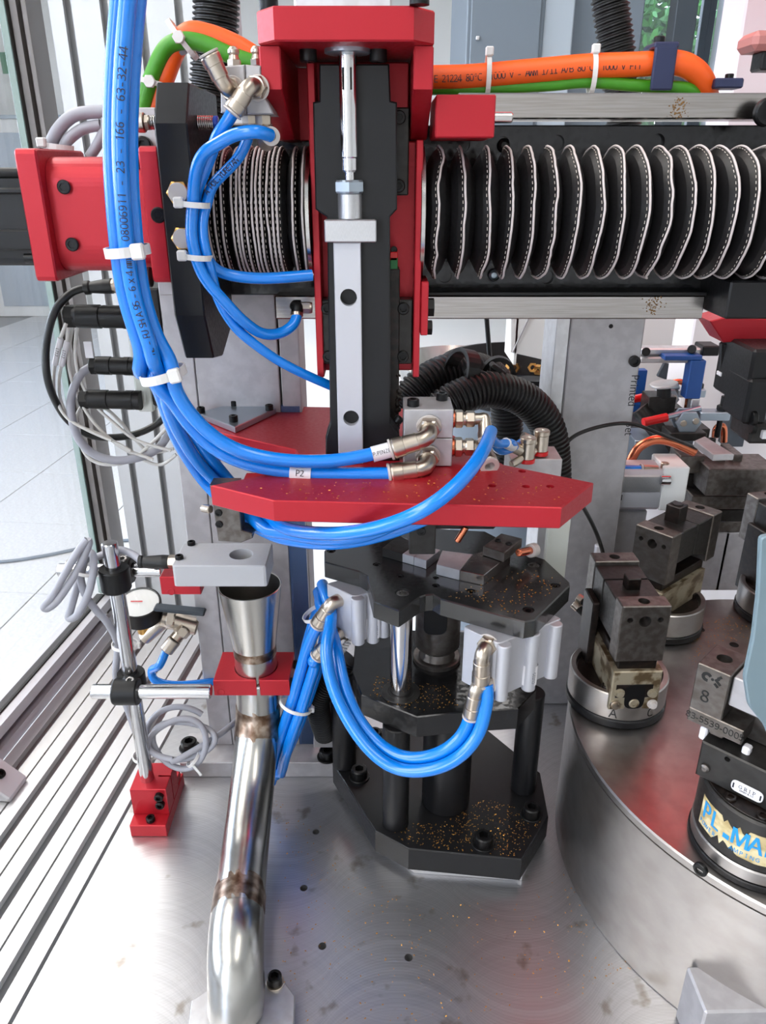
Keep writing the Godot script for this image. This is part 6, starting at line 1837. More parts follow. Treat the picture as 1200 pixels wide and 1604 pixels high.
	for t in loops:
		ways.append(spline(run(t[1]), 8))
	apart(ways, 5.9)
	i = 0
	for t in loops:
		var parts := [["tubing", G().tube(ways[i], t[2], 14), M[t[3]]]]
		if i == 2:
			var g := G()
			letters(g, lifted(run([[322, 303, -402], [344, 277, -404], [372, 249, -404]]), 2.65), "A POL.YURETAN", 2.6, Vector3(0, 0, 1), 0.0, true)
			parts.append(["printing", g, M.ink])
		T("pneumatic_tube", t[0], "tube", parts, "thin blue tubes before the left bellows")
		i += 1
	for t in [[305, 320, "white cable tie on thin blue tubes beside the upper brass plug"], [310, 402, "white cable tie on thin blue tubes below the lower brass plug"]]:
		var c := fz(t[0], t[1], -399)
		T("cable_tie", t[2], "cable tie", [["strap", G().band(c, Vector3(6.6, -0.6, 0), Vector3(0, 0, 7), 2.6, 0.8), M.tie], ["tie_head", G().box(c + Vector3(-6.5, 1.0, 5.0), Vector3(4.6, 5, 4), 0.7), M.tie]], "cable ties before the left bellows")
	var k0 := fz(489, 482, -428)
	T("black_elbow", "black elbow fitting with nickel stem at the carriage's left edge", "fitting", [
		["stem", G().hexbar(k0, k0 + Vector3(-7, 0, 0), 3.3), M.nickel], ["body", G().tube(spline(PackedVector3Array([k0 + Vector3(-6, 1.0, 0), k0 + Vector3(-9, 1.0, 0.5), fz(466, 482, -426), fz(465, 490, -425)])), 3.2, 14), M.black_plastic],
		["release_collar", G().cyl(fz(465, 490, -425), fz(465, 496, -424), 3.4, 0.3), M.nickel]])
	# station loops
	var st := [
		["outer blue tube hanging in a loop below the right white cylinder", [[762, 1072, -373], [763, 1100, -370], [748, 1150, -366], [712, 1190, -364], [660, 1206, -366], [610, 1198, -372], [560, 1150, -384], [524, 1085, -398], [510, 1020, -412], [520, 970, -430], [512, 935, -446], [505, 915, -462]], 4.0],
		["inner blue tube hanging in a loop below the right white cylinder", [[737, 1124, -371], [726, 1152, -370], [690, 1182, -370], [640, 1190, -374], [596, 1170, -382], [560, 1125, -394], [538, 1070, -406], [528, 1020, -420], [516, 975, -440], [505, 945, -456], [500, 925, -470]], 4.0],
		["blue tube from the left cylinder's upper elbow down behind the pipe", [[499, 977, -436], [486, 1003, -438], [470, 1055, -440], [458, 1110, -442], [440, 1170, -448], [425, 1225, -456]], 4.0],
		["blue tube from the left cylinder's lower elbow bending down behind the pipe", [[499, 1026, -436], [490, 1036, -434], [494, 1040, -436], [488, 1060, -438], [470, 1110, -440], [452, 1155, -444], [432, 1215, -452]], 4.0],
		["blue tube second from the left of the lower bundle beside the pipe", [[503, 940, -462], [488, 985, -455], [474, 1040, -450], [462, 1090, -450], [445, 1130, -455], [425, 1180, -462]], 4.0],
		["blue tube rightmost of the lower bundle beside the pipe", [[516, 930, -458], [512, 980, -450], [500, 1040, -446], [480, 1100, -446], [462, 1150, -450], [438, 1200, -458]], 4.0]]
	ways = []
	for t in st:
		ways.append(spline(run(t[1]), 8))
	apart(ways, 8.2)
	i = 0
	for t in st:
		T("pneumatic_tube", t[0], "tube", [["", G().tube(ways[i], t[2], 16), M.tube_blue]], "blue tubes of the press station")
		i += 1
	for t in [[464, 1104, -444, 0.35, "white cable tie round the lower blue bundle beside the steel pipe"], [499, 958, -450, -0.5, "violet-white cable tie round tubes behind the left cylinder's upper elbow"]]:
		var c := fz(t[0], t[1], t[2])
		var e := Vector3(cos(t[3]), -sin(t[3]), 0)
		T("cable_tie", t[4], "cable tie", [["strap", G().band(c, e * 11.5, Vector3(0, 0, 9), 2.6, 0.7), M.tie], ["tie_head", G().box(c + e * 11.5, Vector3(4, 4, 4), 0.6), M.tie]])
	# short blue tubes to the knurled valves
	T("pneumatic_tube", "short blue tube with clear sleeve leading to the front knurled valve", "tube", [["tubing", G().tube(spline(run([[770, 686, -430], [780, 695, -440], [800, 694, -452], [806, 699, -462]])), 2.8, 12), M.tube_blue], ["clear_sleeve", G().tube(spline(run([[792, 694, -447], [803, 699, -458]])), 3.4, 12), M.label_white]])
	T("pneumatic_tube", "second short blue tube passing behind the front knurled valve", "tube", [["", G().tube(spline(run([[772, 692, -446], [784, 706, -456], [802, 702, -466], [822, 690, -480]])), 2.8, 12), M.tube_blue]])

# pushes the runs of neighbouring tubes apart until they lie side by side
func apart(ways: Array, gap: float) -> void:
	for turn_no in 14:
		for a in ways.size():
			for b in range(a + 1, ways.size()):
				var A: PackedVector3Array = ways[a]
				var B: PackedVector3Array = ways[b]
				for i in range(1, A.size() - 2):
					var best := -1
					var bd := gap * gap
					for k in range(1, B.size() - 2):
						var d := A[i].distance_squared_to(B[k])
						if d < bd:
							bd = d; best = k
					if best >= 0:
						var t := (B[best + 1] - B[best - 1]).normalized()
						var v := A[i] - B[best]
						v -= t * v.dot(t)
						var l := v.length()
						if l < gap:
							v = v / l if l > 0.01 else Vector3(0, 0, 1)
							A[i] += v * (gap - l) * 0.3
							B[best] -= v * (gap - l) * 0.3
				ways[a] = A
				ways[b] = B
		if turn_no < 12:
			for a in ways.size():
				var A: PackedVector3Array = ways[a]
				var S := A.duplicate()
				for i in range(2, A.size() - 3):
					S[i] = A[i] * 0.6 + (A[i - 1] + A[i + 1]) * 0.2
				ways[a] = S

# part of a run, read from one sample to another
func stretch(s: PackedVector3Array, a: int, b: int) -> PackedVector3Array:
	var o := PackedVector3Array()
	var k := a
	while k != b:
		o.append(s[k])
		k += 1 if b > a else -1
	return o

func lifted(p: PackedVector3Array, r: float) -> PackedVector3Array:
	var s := spline(p, 4)
	for i in s.size():
		s[i] += (Vector3(0, EYE, 0) - s[i]).normalized() * r
	return s

func cables() -> void:
	# corrugated conduits
	var list := [
		["black corrugated conduit hanging behind the arch of orange cable", [[340, -40, -620], [338, 40, -620], [334, 110, -620], [330, 165, -620], [327, 230, -620]], 16.0],
		["black corrugated conduit hanging behind the orange cable at upper right", [[950, -40, -640], [958, 20, -640], [968, 90, -640], [974, 160, -640], [978, 230, -640]], 13.0],
		["black corrugated hose bending up behind the manifold, left one", [[600, 720, -560], [625, 650, -555], [660, 604, -560], [710, 580, -575], [760, 584, -600], [790, 620, -620], [795, 690, -620], [795, 760, -620]], 13.5],
		["black corrugated hose bending over behind the manifold, right one", [[640, 720, -520], [672, 660, -520], [715, 625, -525], [770, 610, -535], [825, 628, -545], [858, 670, -550], [868, 730, -552], [868, 800, -552]], 13.0]]
	for t in list:
		T("corrugated_conduit", t[0], "conduit", [["", ribbed(spline(run(t[1]), 12), t[2], 3.4), M.black_rubber]], "black corrugated conduits")
	var c := fz(752, 590, -545)
	T("hose_clip", "angular black plastic clip holding the two corrugated hoses", "clip", [
		["ring", G().band(c + Vector3(-14, 2, 0), Vector3(4, 15, 0), Vector3(6, 0, 15), 10, 3), M.black_plastic],
		["bridge", G().box(c, Vector3(26, 8, 16), 1.5, Basis(Vector3(0, 0, 1), -0.55)), M.black_plastic], ["latch", G().box(c + Vector3(12, 6, 2), Vector3(12, 4, 12), 1.0, Basis(Vector3(0, 0, 1), -0.6)), M.black_plastic],
		["open_ring", G().band(fz(780, 590, -560), Vector3(10, 0, 0), Vector3(0, 12, 0), 8, 3), M.black_plastic]])
	T("thin_cable", "thin black cable arching in front of the lettered post", "cable", [["", G().tube(spline(run([[868, 722, -540], [880, 702, -545], [905, 680, -552], [950, 666, -560], [990, 664, -566], [1030, 678, -580], [1092, 702, -600]])), 1.5, 8), M.black_cable]])
	T("thin_cable", "thin black cable dropping straight from the beam toward the feeder bowl", "cable", [["", G().tube(spline(run([[761, 480, -640], [764, 520, -640], [768, 570, -640], [770, 600, -640]])), 2.0, 8), M.black_cable]])
	T("thin_cable", "thin black cable looping down behind the right end of the red plate", "cable", [["", G().tube(spline(run([[905, 780, -520], [925, 815, -520], [938, 845, -524], [946, 875, -530], [946, 905, -536]])), 1.6, 8), M.black_cable]])
	T("blue_box", "dark blue plastic junction in the gap below the white cylinder", "box", [["body", G().box(fz(915, 880, -640), Vector3(22, 40, 20), 1.5), M.tube_dark], ["lid", G().box(fz(915, 858, -628), Vector3(24, 4, 22), 0.8), M.blue_paint]])
	T("white_connector", "small white connector with wires in the gap below the white cylinder", "connector", [["body", G().box(fz(937, 867, -560), Vector3(6, 16, 6), 0.8), M.label_white], ["lug", G().cyl(fz(937, 878, -558), fz(936, 884, -558), 2.6, 0.4), M.label_white]])
	for t in [[905, 935, 925, 950, "small black sensor plug with nickel nut left of the chuck marked A, upper one"], [898, 945, 920, 965, "small black sensor plug with nickel nut left of the chuck marked A, lower one"]]:
		var a := fz(t[0], t[1], -500); var b := fz(t[2], t[3], -492)
		T("sensor_plug", t[4], "plug", [["nut", G().cyl(a, a.lerp(b, 0.4), 3.4, 0.4), M.nickel], ["grip", G().cyl(a.lerp(b, 0.4), b, 3.0, 0.5), M.black_rubber]])


func bz(x0: float, y0: float, x1: float, y1: float, z: float, d: float, bev := 0.6) -> Geo:     # upright box whose front spans two sighted corners at depth z
	var a := fz(x0, y0, z); var b := fz(x1, y1, z)
	return G().box(Vector3((a.x + b.x) / 2.0, (a.y + b.y) / 2.0, z - d / 2.0), Vector3(absf(b.x - a.x), absf(a.y - b.y), d), bev)

func background() -> void:
	# white compact drive with a lit status strip, behind the red plate's right end
	var z := -590.0
	var sl := G().box(fz(950, 779, z) + Vector3(0, 0, 0.3), Vector3(20, 4.6, 1.0), 0.2)
	T("electric_cylinder", "silver and white horizontal cylinder with black status strip beyond the plate", "cylinder", [
		["barrel", bz(944, 738, 1036, 800, z, 30, 3.0), M.alu_ano], ["barrel_ridge", bz(944, 745, 1036, 772, z + 2.0, 4, 1.6), M.alu_brushed],
		["end_cap", bz(930, 738, 944, 800, z, 30, 1.0), M.alu_matt], ["end_cap", bz(1042, 732, 1070, 800, z, 34, 1.0), M.white_paint],
		["tie_nut", G().cyl(fz(1034, 752, z + 3), fz(1050, 752, z + 3), 4.0, 0.5), M.chrome],
		["status_strip", bz(930, 775, 974, 784, z + 0.6, 2, 0.2), M.black_plastic, [["indicator", G().cyl(fz(939, 779, z + 0.6), fz(939, 779, z + 1.0), 1.1, 0.1, 12), M.amber], ["lettering", G().text("MV-27", 2.4, Transform3D(Basis(), fz(961, 779.5, z + 0.65)), 0.1), M.label_white]]]])
	for q in [[908, 730, 938, "nickel push-in fitting at the left on top of the white cylinder"], [1006, 735, 1040, "nickel push-in fitting at the right on top of the white cylinder"]]:
		var a := fz(q[0], q[1], z - 8); var b := fz(q[2], q[1] + 2, z - 8)
		T("push_fitting", q[3], "fitting", [["sleeve", G().cyl(a, a.lerp(b, 0.7), 4.2, 0.5), M.nickel], ["release_collar", G().cyl(a - Vector3(1.6, 0, 0), a, 4.6, 0.3), M.collar], ["post", G().cyl(b - Vector3(0, 5, 0), b + Vector3(0, 7, 0), 3.4, 0.5), M.nickel]], "push-in fittings on the white cylinder")
	T("pneumatic_tube", "straight blue tube between the two fittings on the white cylinder", "tube", [["", G().tube(run([[936, 733, z - 8], [1006, 735, z - 8]]), 3.2, 12), M.tube_blue]])
	T("pneumatic_tube", "blue tube with clear sleeve running left from the white cylinder's fitting", "tube", [["tubing", G().tube(spline(run([[907, 730, z - 8], [885, 733, z - 6], [868, 742, z - 2]])), 3.2, 12), M.tube_blue], ["clear_sleeve", G().tube(run([[884, 732, z - 6], [902, 729, z - 8]]), 3.8, 12), M.label_white]])
	T("pneumatic_tube", "lower blue tube end running under the white cylinder's left fitting", "tube", [["", G().tube(spline(run([[918, 739, z - 4], [900, 745, z - 2], [884, 752, z]])), 3.2, 12), M.tube_blue]])
	# base cabinet of the machine under the post
	T("grey_cover", "plain grey machine cover below the white cylinder and the lettered post", "cover", [["", bz(862, 800, 990, 960, -600, 14, 1.0), M.alu_matt]])
	T("clear_guard", "clear plastic guard plate behind the right end of the red plate", "guard", [["", G().box(fz(870, 870, -478), Vector3(18, 70, 3), 0.4, Basis(Vector3.UP, 0.4)), M.clear_plastic]])
	# steel tooling blocks beyond the turntable
	T("tooling_block", "large dark steel tooling block with two holes at right", "block", [
		["body", bz(1112, 735, 1212, 777, -620, 40, 0.8), M.tool_steel], ["hole", G().cyl(fz(1120, 727.5, -640), fz(1120, 727.5, -640) + Vector3(0, 0.8, 0), 3.0, 0.1, 16), M.black_screw], ["hole", G().cyl(fz(1184, 728.5, -640), fz(1184, 728.5, -640) + Vector3(0, 0.8, 0), 3.0, 0.1, 16), M.black_screw],
		["lower_step", bz(1085, 777, 1175, 798, -628, 40, 0.8), M.tool_steel], ["lower_step", bz(1095, 798, 1170, 818, -632, 40, 0.8), M.phosphate]])
	T("tooling_block", "small dark steel block below the end of the copper pipe", "block", [["", bz(1066, 714, 1100, 742, -640, 26, 0.8), M.tool_steel]])
	T("tooling_block", "dark steel wedge between the small block and the large block", "block", [["", bz(1070, 742, 1112, 775, -650, 30, 0.8), M.phosphate]])
	T("tee_bar", "grey steel bar with slot and black screw above the large tooling block", "bar", [
		["bar", G().plate(flat([[1088, 690], [1104, 683], [1150, 711], [1118, 712]], 262), 5, level(257), 0.5), M.alu_matt], ["leg", bz(1124, 712, 1136, 726, -640, 30, 0.5), M.tool_steel], ["leg", bz(1150, 712, 1162, 724, -640, 30, 0.5), M.tool_steel],
		["screw", G().screw(fz(1114, 695, -655), Vector3.UP, 3.6, 5), M.black_screw]])
	for p in [[1106, 1126, "pale steel pillar under the tooling block, left one"], [1138, 1160, "pale steel pillar under the tooling block, right one"]]:
		T("pillar", p[2], "pillar", [["", bz(p[0], 835, p[1], 925, -650, 20, 0.8), M.alu_matt]], "pale pillars under the tooling block")
	T("shadow_fill_plate", "added plate filling the shadow gap between the tooling block and the pale pillars", "plate", [["", bz(1095, 818, 1180, 836, -652, 30, 0.6), M.tool_steel]])  # added to fill the place where shadow lies under the tooling block
	# copper pipes
	T("copper_pipe", "bent copper pipe arching in front of the toggle clamps", "pipe", [["", G().tube(spline(run([[985, 735, -625], [990, 718, -625], [1002, 700, -625], [1025, 689, -625], [1052, 692, -625], [1088, 708, -625]])), 4.2, 14), M.copper]])
	T("copper_pipe", "short pinkish copper pipe loop behind the grey bar", "pipe", [["", G().tube(spline(run([[1120, 685, -700], [1122, 672, -700], [1129, 667, -700], [1134, 672, -700], [1134, 692, -700]])), 3.2, 12), M.copper]])
	T("copper_pipe", "thin copper pipe bend beside the upper toggle clamp", "pipe", [["", G().tube(spline(run([[1050, 600, -760], [1066, 598, -760], [1076, 606, -760], [1078, 625, -760], [1074, 650, -760]])), 3.0, 12), M.copper]])
	# toggle clamps with red grips
	for t in [[1062, 652, -690, 1.0, "toggle clamp with red grip, lower right of two", 1024, 659], [1030, 615, -760, 1.0, "toggle clamp with red grip, upper left of two", 998, 625]]:
		var c := fz(t[0] + 10, t[1] + 20, t[2])
		var hnd := fz(t[5], t[6], t[2] + 10)
		T("toggle_clamp", t[4], "clamp", [
			["foot", G().box(c + Vector3(0, -4, 0), Vector3(34, 8, 24), 0.8), M.phosphate], ["side_plate", G().plate(ngon(Vector2(c.x, c.y + 8), 12, 6), 3, upright(c.z + 5), 0.5), M.zinc], ["side_plate", G().plate(ngon(Vector2(c.x, c.y + 8), 12, 6), 3, upright(c.z - 8), 0.5), M.zinc],
			["rivet", G().cyl(c + Vector3(-5, 8, -9), c + Vector3(-5, 8, 9.4), 3.0, 0.4), M.nickel], ["rivet", G().cyl(c + Vector3(6, 10, -9), c + Vector3(6, 10, 9.4), 3.0, 0.4), M.nickel],
			["lever", G().tube(PackedVector3Array([hnd, c + Vector3(-2, 16, 0), c + Vector3(12, 20, 0)]), 2.8, 10), M.zinc], ["grip", G().tube(PackedVector3Array([hnd + Vector3(-10, -1, 2), hnd + Vector3(12, 3, -1)]), 4.0, 12), M.red_grip],
			["arm", G().box(c + Vector3(24, 14, 0), Vector3(28, 8, 14), 0.8), M.zinc], ["spindle", G().cyl(c + Vector3(32, -8, 0), c + Vector3(32, 32, 0), 2.6, 0.4), M.black_screw], ["spindle_nut", G().hexbar(c + Vector3(32, 18, 0), c + Vector3(32, 23, 0), 5), M.black_screw]], "toggle clamps with red grips")
	T("knob_disc", "round grey disc on a black stem between the toggle clamps", "knob", [["disc", G().cyl(fz(1040, 604, -720), fz(1040, 600, -720), 13, 0.6), M.alu_matt], ["stem", G().cyl(fz(1040, 622, -720), fz(1040, 604, -720), 6.5, 0.4), M.black_plastic], ["mount", bz(1018, 622, 1056, 650, -715, 24), M.phosphate]])
	T("clamp_table", "dark sloping steel arm carrying the toggle clamps", "arm", [["", G().tube(run([[1002, 640, -720], [1100, 760, -690]]), 9.0, 4), M.phosphate]])
	T("clamp_shelf", "dark grey machine shelf below the toggle clamps", "shelf", [["", bz(990, 672, 1110, 690, -740, 60), M.phosphate]])
	T("machine_underframe", "dark jumble cover behind the copper pipe", "cover", [["", bz(995, 690, 1075, 760, -700, 40), M.zinc]])
	# aluminium arm with blue angle
	T("aluminium_arm", "twin aluminium rails with black bolts right of the lettered post", "arm", [
		["rail", bz(1004, 546, 1102, 556, -720, 16, 1.2), M.alu], ["rail", bz(1004, 560, 1084, 569, -716, 16, 1.2), M.alu_matt], ["bolt", G().cyl(fz(1012, 551, -720), fz(1012, 551, -714), 4, 0.5), M.black_screw], ["bolt", G().cyl(fz(1084, 547, -720), fz(1084, 547, -714), 4, 0.5), M.black_screw], ["end_block", bz(1102, 542, 1126, 558, -716, 22, 1.0), M.black_plastic]])
	T("blue_angle", "painted blue angle bracket hanging under the aluminium rails", "bracket", [["top", bz(1042, 557, 1100, 565, -708, 18, 0.8), M.blue_paint], ["leg", bz(1083, 565, 1097, 625, -708, 14, 0.8), M.blue_paint], ["tip", bz(1084, 625, 1094, 645, -708, 10, 0.8), M.alu]])
	T("blue_post", "narrow blue post half hidden by the lettered post", "post", [["", bz(998, 580, 1005, 650, -800, 10, 0.6), M.blue_paint]])
	# red clamp and black pin at the right edge
	var rp := face([[1112, 503], [1135, 497], [1215, 500], [1215, 552], [1180, 534], [1134, 537]], -600)
	T("red_clamp", "dark red clamp arm at the right edge below the beam", "arm", [["body", G().plate(rp, 30, upright(-630), 0.8), M.red], ["bolt", G().cyl(fz(1143, 506, -612), fz(1143, 488, -612), 7, 0.6), M.black_screw], ["bolt", G().cyl(fz(1166, 510, -610), fz(1166, 504, -610), 5, 0.4), M.nickel]])
	T("black_pin", "hanging black round pin with small white tag under the red arm", "pin", [["pin", G().cyl(fz(1137, 584, -612), fz(1138, 536, -612), 5.4, 0.6), M.black_plastic], ["tag", bz(1129, 584, 1142, 590, -606, 8, 0.4), M.label_white]])
	T("pneumatic_tube", "dark blue tube curving under the red arm at the right edge", "tube", [["", G().tube(spline(run([[1146, 540, -650], [1165, 548, -650], [1190, 546, -650], [1215, 540, -650]])), 2.6, 10), M.tube_dark]])
	T("black_slide_unit", "black machined slide unit at the right edge of the picture", "slide unit", [["body", bz(1182, 548, 1290, 640, -560, 60, 2.0), M.black_ano], ["nose", bz(1176, 595, 1200, 665, -556, 40, 2.0), M.black_ano], ["foot", bz(1178, 665, 1215, 696, -556, 36, 2.0), M.phosphate], ["knob", G().cyl(fz(1176, 655, -556), fz(1184, 655, -556), 5.5, 0.6), M.black_screw], ["knob", G().cyl(fz(1176, 670, -556), fz(1184, 670, -556), 4.5, 0.6), M.black_screw], ["white_tag", bz(1196, 676, 1204, 688, -552, 4, 0.4), M.label_white]])
	T("beam_end_block", "black end block of the beam at the right edge", "block", [["body", bz(1146, 440, 1300, 500, -440, 50, 1.0), M.black_ano], ["bolt", G().screw(fz(1200, 176, -455), Vector3(0, 0, 1), 7, 4), M.black_screw]])
	# vibratory feeder with brass nuts
	var bz0 := -840.0
	var bc := fz(840, 640, bz0)
	var nuts := []
	var r := RandomNumberGenerator.new()
	r.seed = 5
	T("feeder_bowl", "round feeder bowl with black lining and grey wall behind the hoses", "feeder bowl", [
		["wall", G().lathe(bc + Vector3(0, -60, -60), Vector3.UP, [Vector2(0, 0), Vector2(0, 92), Vector2(62, 96), Vector2(62, 92), Vector2(40, 88), Vector2(40, 0)], 48), M.cabinet], ["lining", G().lathe(bc + Vector3(0, 2, -60), Vector3.UP, [Vector2(0, 90), Vector2(0, 96), Vector2(40, 104), Vector2(40, 100), Vector2(0, 88)], 48), M.black_plastic],
		["centre_cone", G().lathe(bc + Vector3(6, -20, -60), Vector3.UP, [Vector2(0, 0), Vector2(0, 30), Vector2(20, 24), Vector2(34, 24), Vector2(38, 20), Vector2(38, 0)], 32), M.black_plastic]])
	for k in 26:
		var a := -0.2 + 3.6 * k / 26.0
		var q := bc + Vector3(cos(a) * 82.0 * (0.75 + 0.25 * r.randf()), 14.0 if k % 3 else -12.0, -60 + (-sin(a) * 78.0 if k % 3 else absf(sin(a)) * 62.0))
		var d := Vector3(r.randfn(), r.randfn() * 0.3, 1.0 + r.randf()).normalized()
		T("brass_nut", "small brass nut lying in the black feeder bowl", "nut", [["", G().lathe(q, d, [Vector2(0, 3.0), Vector3(0, 6.5, 1), Vector3(7, 6.5, 1), Vector2(7, 3.0), Vector2(0, 3.0)], 18), M.brass]], "brass nuts in the feeder bowl")
	T("white_hopper", "white sheet metal hopper hanging above the feeder bowl", "hopper", [["front_sheet", G().plate(face([[800, 480], [888, 480], [888, 572], [800, 552]], -760), 3, upright(-763), 0.5), M.white_paint], ["seam", G().cyl(fz(803, 552, -758), fz(832, 490, -758), 0.8, 0.1, 8), M.alu_matt], ["side_sheet", G().box(fz(802, 515, -790), Vector3(3, 60, 60), 0.5), M.white_paint]])
	var ring := fz(728, 575, -1090)
	T("steel_bowl", "shiny shallow steel bowl at the left behind the corrugated hoses", "bowl", [["bowl", G().lathe(ring + Vector3(0, -46, -60), Vector3.UP, [Vector2(0, 0), Vector2(0, 84), Vector2(40, 100), Vector2(42, 103), Vector2(44, 100), Vector2(6, 82), Vector2(6, 0)], 56), M.inox], ["lip", G().box(ring + Vector3(-18, 2, 34), Vector3(34, 14, 2), 0.4), M.alu_matt]])
	T("bowl_stand", "white drum stand beneath the shiny steel bowl", "stand", [["", G().cyl(Vector3(ring.x, -850, ring.z - 60), ring + Vector3(0, -46, -60), 80, 2.0, 40), M.white_paint]])
	T("feeder_stand", "grey drum stand beneath the black feeder bowl", "stand", [["", G().cyl(Vector3(bc.x, -850, bc.z - 60), bc + Vector3(0, -60, -60), 86, 2.0, 40), M.cabinet]])
	# far machine furniture behind
	T("white_bench", "long white bench far behind under the beam", "bench", [["worktop", G().box(Vector3(500, 210, -1900), Vector3(1500, 40, 600), 3), M.white_paint], ["front_panel", G().box(Vector3(500, -320, -1720), Vector3(1440, 1018, 30), 3), M.white_paint], ["backboard", G().box(Vector3(500, 350, -2180), Vector3(1500, 260, 20), 3), M.white_paint]])
	T("clear_bag", "crumpled pale plastic bag lying on the white bench", "bag", [["", crumple(Vector3(250, 232, -1700), 130), M.label_white]])
	T("grey_tray", "grey sloping tray on the right behind the blue angle bracket", "tray", [["floor", G().box(fz(1092, 610, -1060), Vector3(110, 8, 120), 1.0, Basis(Vector3(0, 0, 1), -0.35)), M.cabinet], ["rim", G().box(fz(1092, 600, -1000), Vector3(110, 20, 6), 1.0, Basis(Vector3(0, 0, 1), -0.35)), M.dark_frame]])
	T("white_guard_plate", "bright white guard plate far right behind the toggle clamps", "plate", [["", G().box(fz(1130, 640, -1050), Vector3(420, 300, 8), 1.0), M.white_paint]])
	T("grey_column", "grey upright steel leg far right behind the copper pipe loop", "leg", [["", bz(1150, 620, 1164, 700, -880, 30), M.dark_frame]])
	# panels behind the top of the beam: cabinet doors, columns and window frames of the hall
	T("steel_cabinet", "tall blue-grey steel cabinet behind the red bracket's right", "cabinet", [["body", G().box(Vector3(300, 100, -2460), Vector3(190, 1900, 500), 3), M.cabinet], ["door", G().box(Vector3(300, 100, -2206), Vector3(170, 1860, 10), 2), M.cabinet], ["handle", G().box(Vector3(232, 745, -2195), Vector3(8, 8, 12), 1), M.alu]])
	T("pale_column", "pale blue-grey column between the two dark panels at upper right", "column", [["", G().box(Vector3(432, 100, -2280), Vector3(76, 1900, 120), 3), M.cabinet_pale]])
	T("dark_panel", "dark grey panel behind the hanging conduit at upper right", "panel", [["", G().box(Vector3(565, 100, -2300), Vector3(180, 1900, 60), 3), M.cabinet]])
	T("window_frame", "slanting dark window frame at the top right before the trees", "frame", [["stile", G().box(Vector3(762, 100, -2300), Vector3(54, 1900, 60), 2), M.dark_frame], ["stile", G().box(Vector3(872, 100, -2290), Vector3(36, 1900, 50), 2), M.cabinet_pale]])
	T("pale_post", "pale beige machine post at the top right corner", "post", [["", bz(1176, -40, 1260, 1500, -900, 60, 2), M.label_white]])
	T("red_lamp", "small pinkish cap at the right edge above the beam", "cap", [["cap", bz(1184, 46, 1240, 78, -480, 24, 3), mat("cap_pink", Color(0.66, 0.42, 0.40), 0.0, 0.5)], ["stem", bz(1196, 78, 1240, 110, -484, 14, 1), M.black_ano]])
	trees()

func crumple(c: Vector3, s: float) -> Geo:
	var g := G()
	var f := FastNoiseLite.new()
	f.seed = 12
	f.frequency = 0.9
	var n := 14
	var P := func(i, j):
		var u := float(i) / n - 0.5; var v := float(j) / n - 0.5
		var h := maxf(0.0, 0.5 - sqrt(u * u + v * v)) * 0.7 * (0.7 + 0.6 * f.get_noise_2d(i * 1.3, j * 1.3))
		return c + Vector3(u * s * 1.6, h * s, v * s)
	for i in n:
		for j in n:
			g.quad(P.call(i, j), P.call(i + 1, j), P.call(i + 1, j + 1), P.call(i, j + 1), Vector3.UP)
	return g

func trees() -> void:
	var r := RandomNumberGenerator.new()
	r.seed = 91
	var leaf := G().plate(PackedVector2Array([Vector2(-60, 0), Vector2(-20, -28), Vector2(40, -18), Vector2(75, 0), Vector2(40, 18), Vector2(-20, 28)]), 3.0, level(0), 0.5)
	var mesh := leaf.mesh(Vector3.ZERO, M.leaf)
	for t in [[2500.0, -10500.0, "leafy green tree outside the far window, left of the grey frame"], [3400.0, -10200.0, "leafy green tree outside the far window, right of the grey frame"]]:
		var o := T("tree", t[2], "tree", [["trunk", G().cyl(Vector3(t[0], -850, t[1]), Vector3(t[0] + 60, 1300, t[1]), 110, 4), M.bark]], "trees outside the far windows")
		var mm := MultiMesh.new()
		mm.transform_format = MultiMesh.TRANSFORM_3D
		mm.use_colors = true
		mm.mesh = mesh
		mm.instance_count = 2600
		for i in 2600:
			var d := Vector3(r.randfn(), r.randfn(), r.randfn()).normalized() * pow(r.randf(), 0.4)
			var p := Vector3(d.x * 0.9, 2.5 + d.y * 1.3, d.z * 0.8)
			mm.set_instance_transform(i, Transform3D(Basis.from_euler(Vector3(r.randf() * TAU, r.randf() * TAU, r.randf() * TAU)).scaled(Vector3.ONE * r.randf_range(0.7, 1.5)), p))
			mm.set_instance_color(i, Color(1, 1, 1).lerp(Color(0.55, 0.7, 0.35), r.randf()))
		var mi := MultiMeshInstance3D.new()
		mi.name = "foliage"
		mi.multimesh = mm
		mi.set_meta("kind", "stuff")
		o.add_child(mi)

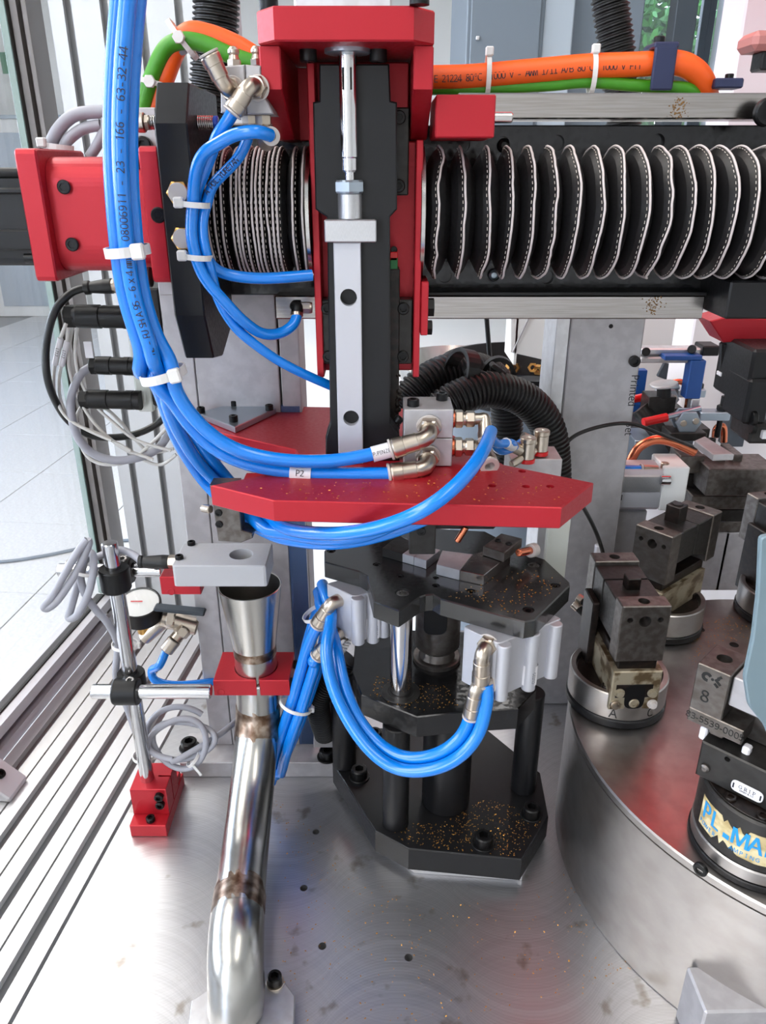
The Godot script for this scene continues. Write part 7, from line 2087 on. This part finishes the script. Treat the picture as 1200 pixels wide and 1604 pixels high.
# brass turnings scattered over the flat surfaces
func debris() -> void:
	var chip := G().box(Vector3.ZERO, Vector3(1.0, 0.25, 0.5), 0.05)
	var zones := [
		["brass turnings sprinkled over the milled base plate", 0.0, flat([[430, 1230], [640, 1420], [830, 1410], [900, 1350], [1000, 1540], [700, 1600], [440, 1600]], 0), 420],
		["brass turnings sprinkled over the black station base", 25.0, flat([[600, 1290], [640, 1325], [812, 1342], [852, 1279], [760, 1250], [690, 1290]], 25), 520],
		["brass turnings sprinkled over the turntable top", 110.0, flat([[1075, 1050], [1090, 980], [1150, 960], [1190, 1000], [1120, 1010]], 110), 160],
		["brass turnings sprinkled over the red gripper plate", 300.0, flat([[350, 762], [430, 780], [870, 790], [915, 758], [790, 735], [560, 752]], 300), 130],
		["brass turnings sprinkled over the black middle plate", 130.0, flat([[580, 1090], [653, 1115], [720, 1105], [700, 1075], [590, 1060]], 130), 220],
		["brass turnings sprinkled over the oily top plate", 213.0, flat([[700, 935], [815, 965], [880, 915], [840, 890], [780, 900]], 213), 140]]
	var mesh := chip.mesh(Vector3.ZERO, M.chip)
	for zn in zones:
		var poly: PackedVector2Array = zn[2]
		var lo := Vector2.INF; var hi := -Vector2.INF
		for p in poly:
			lo = lo.min(p); hi = hi.max(p)
		var spots := []
		while spots.size() < zn[3]:
			var p := Vector2(rng.randf_range(lo.x, hi.x), rng.randf_range(lo.y, hi.y))
			if Geometry2D.is_point_in_polygon(p, poly):
				spots.append(p)
		var c := (lo + hi) / 2.0
		var o := MultiMeshInstance3D.new()
		o.name = numbered("brass_turnings")
		metas(o, zn[0], "turnings", "", "stuff")
		var mm := MultiMesh.new()
		mm.transform_format = MultiMesh.TRANSFORM_3D
		mm.mesh = mesh
		mm.instance_count = spots.size()
		for i in spots.size():
			mm.set_instance_transform(i, Transform3D(Basis(Vector3.UP, rng.randf() * TAU).rotated(Vector3.RIGHT, rng.randfn() * 0.25).scaled(Vector3.ONE * rng.randf_range(0.35, 1.1)), Vector3(spots[i].x - c.x, 0.3, spots[i].y - c.y) * 0.001))
		o.multimesh = mm
		o.position = Vector3(c.x, zn[1] + LIFT, c.y) * 0.001
		add_child(o, true)
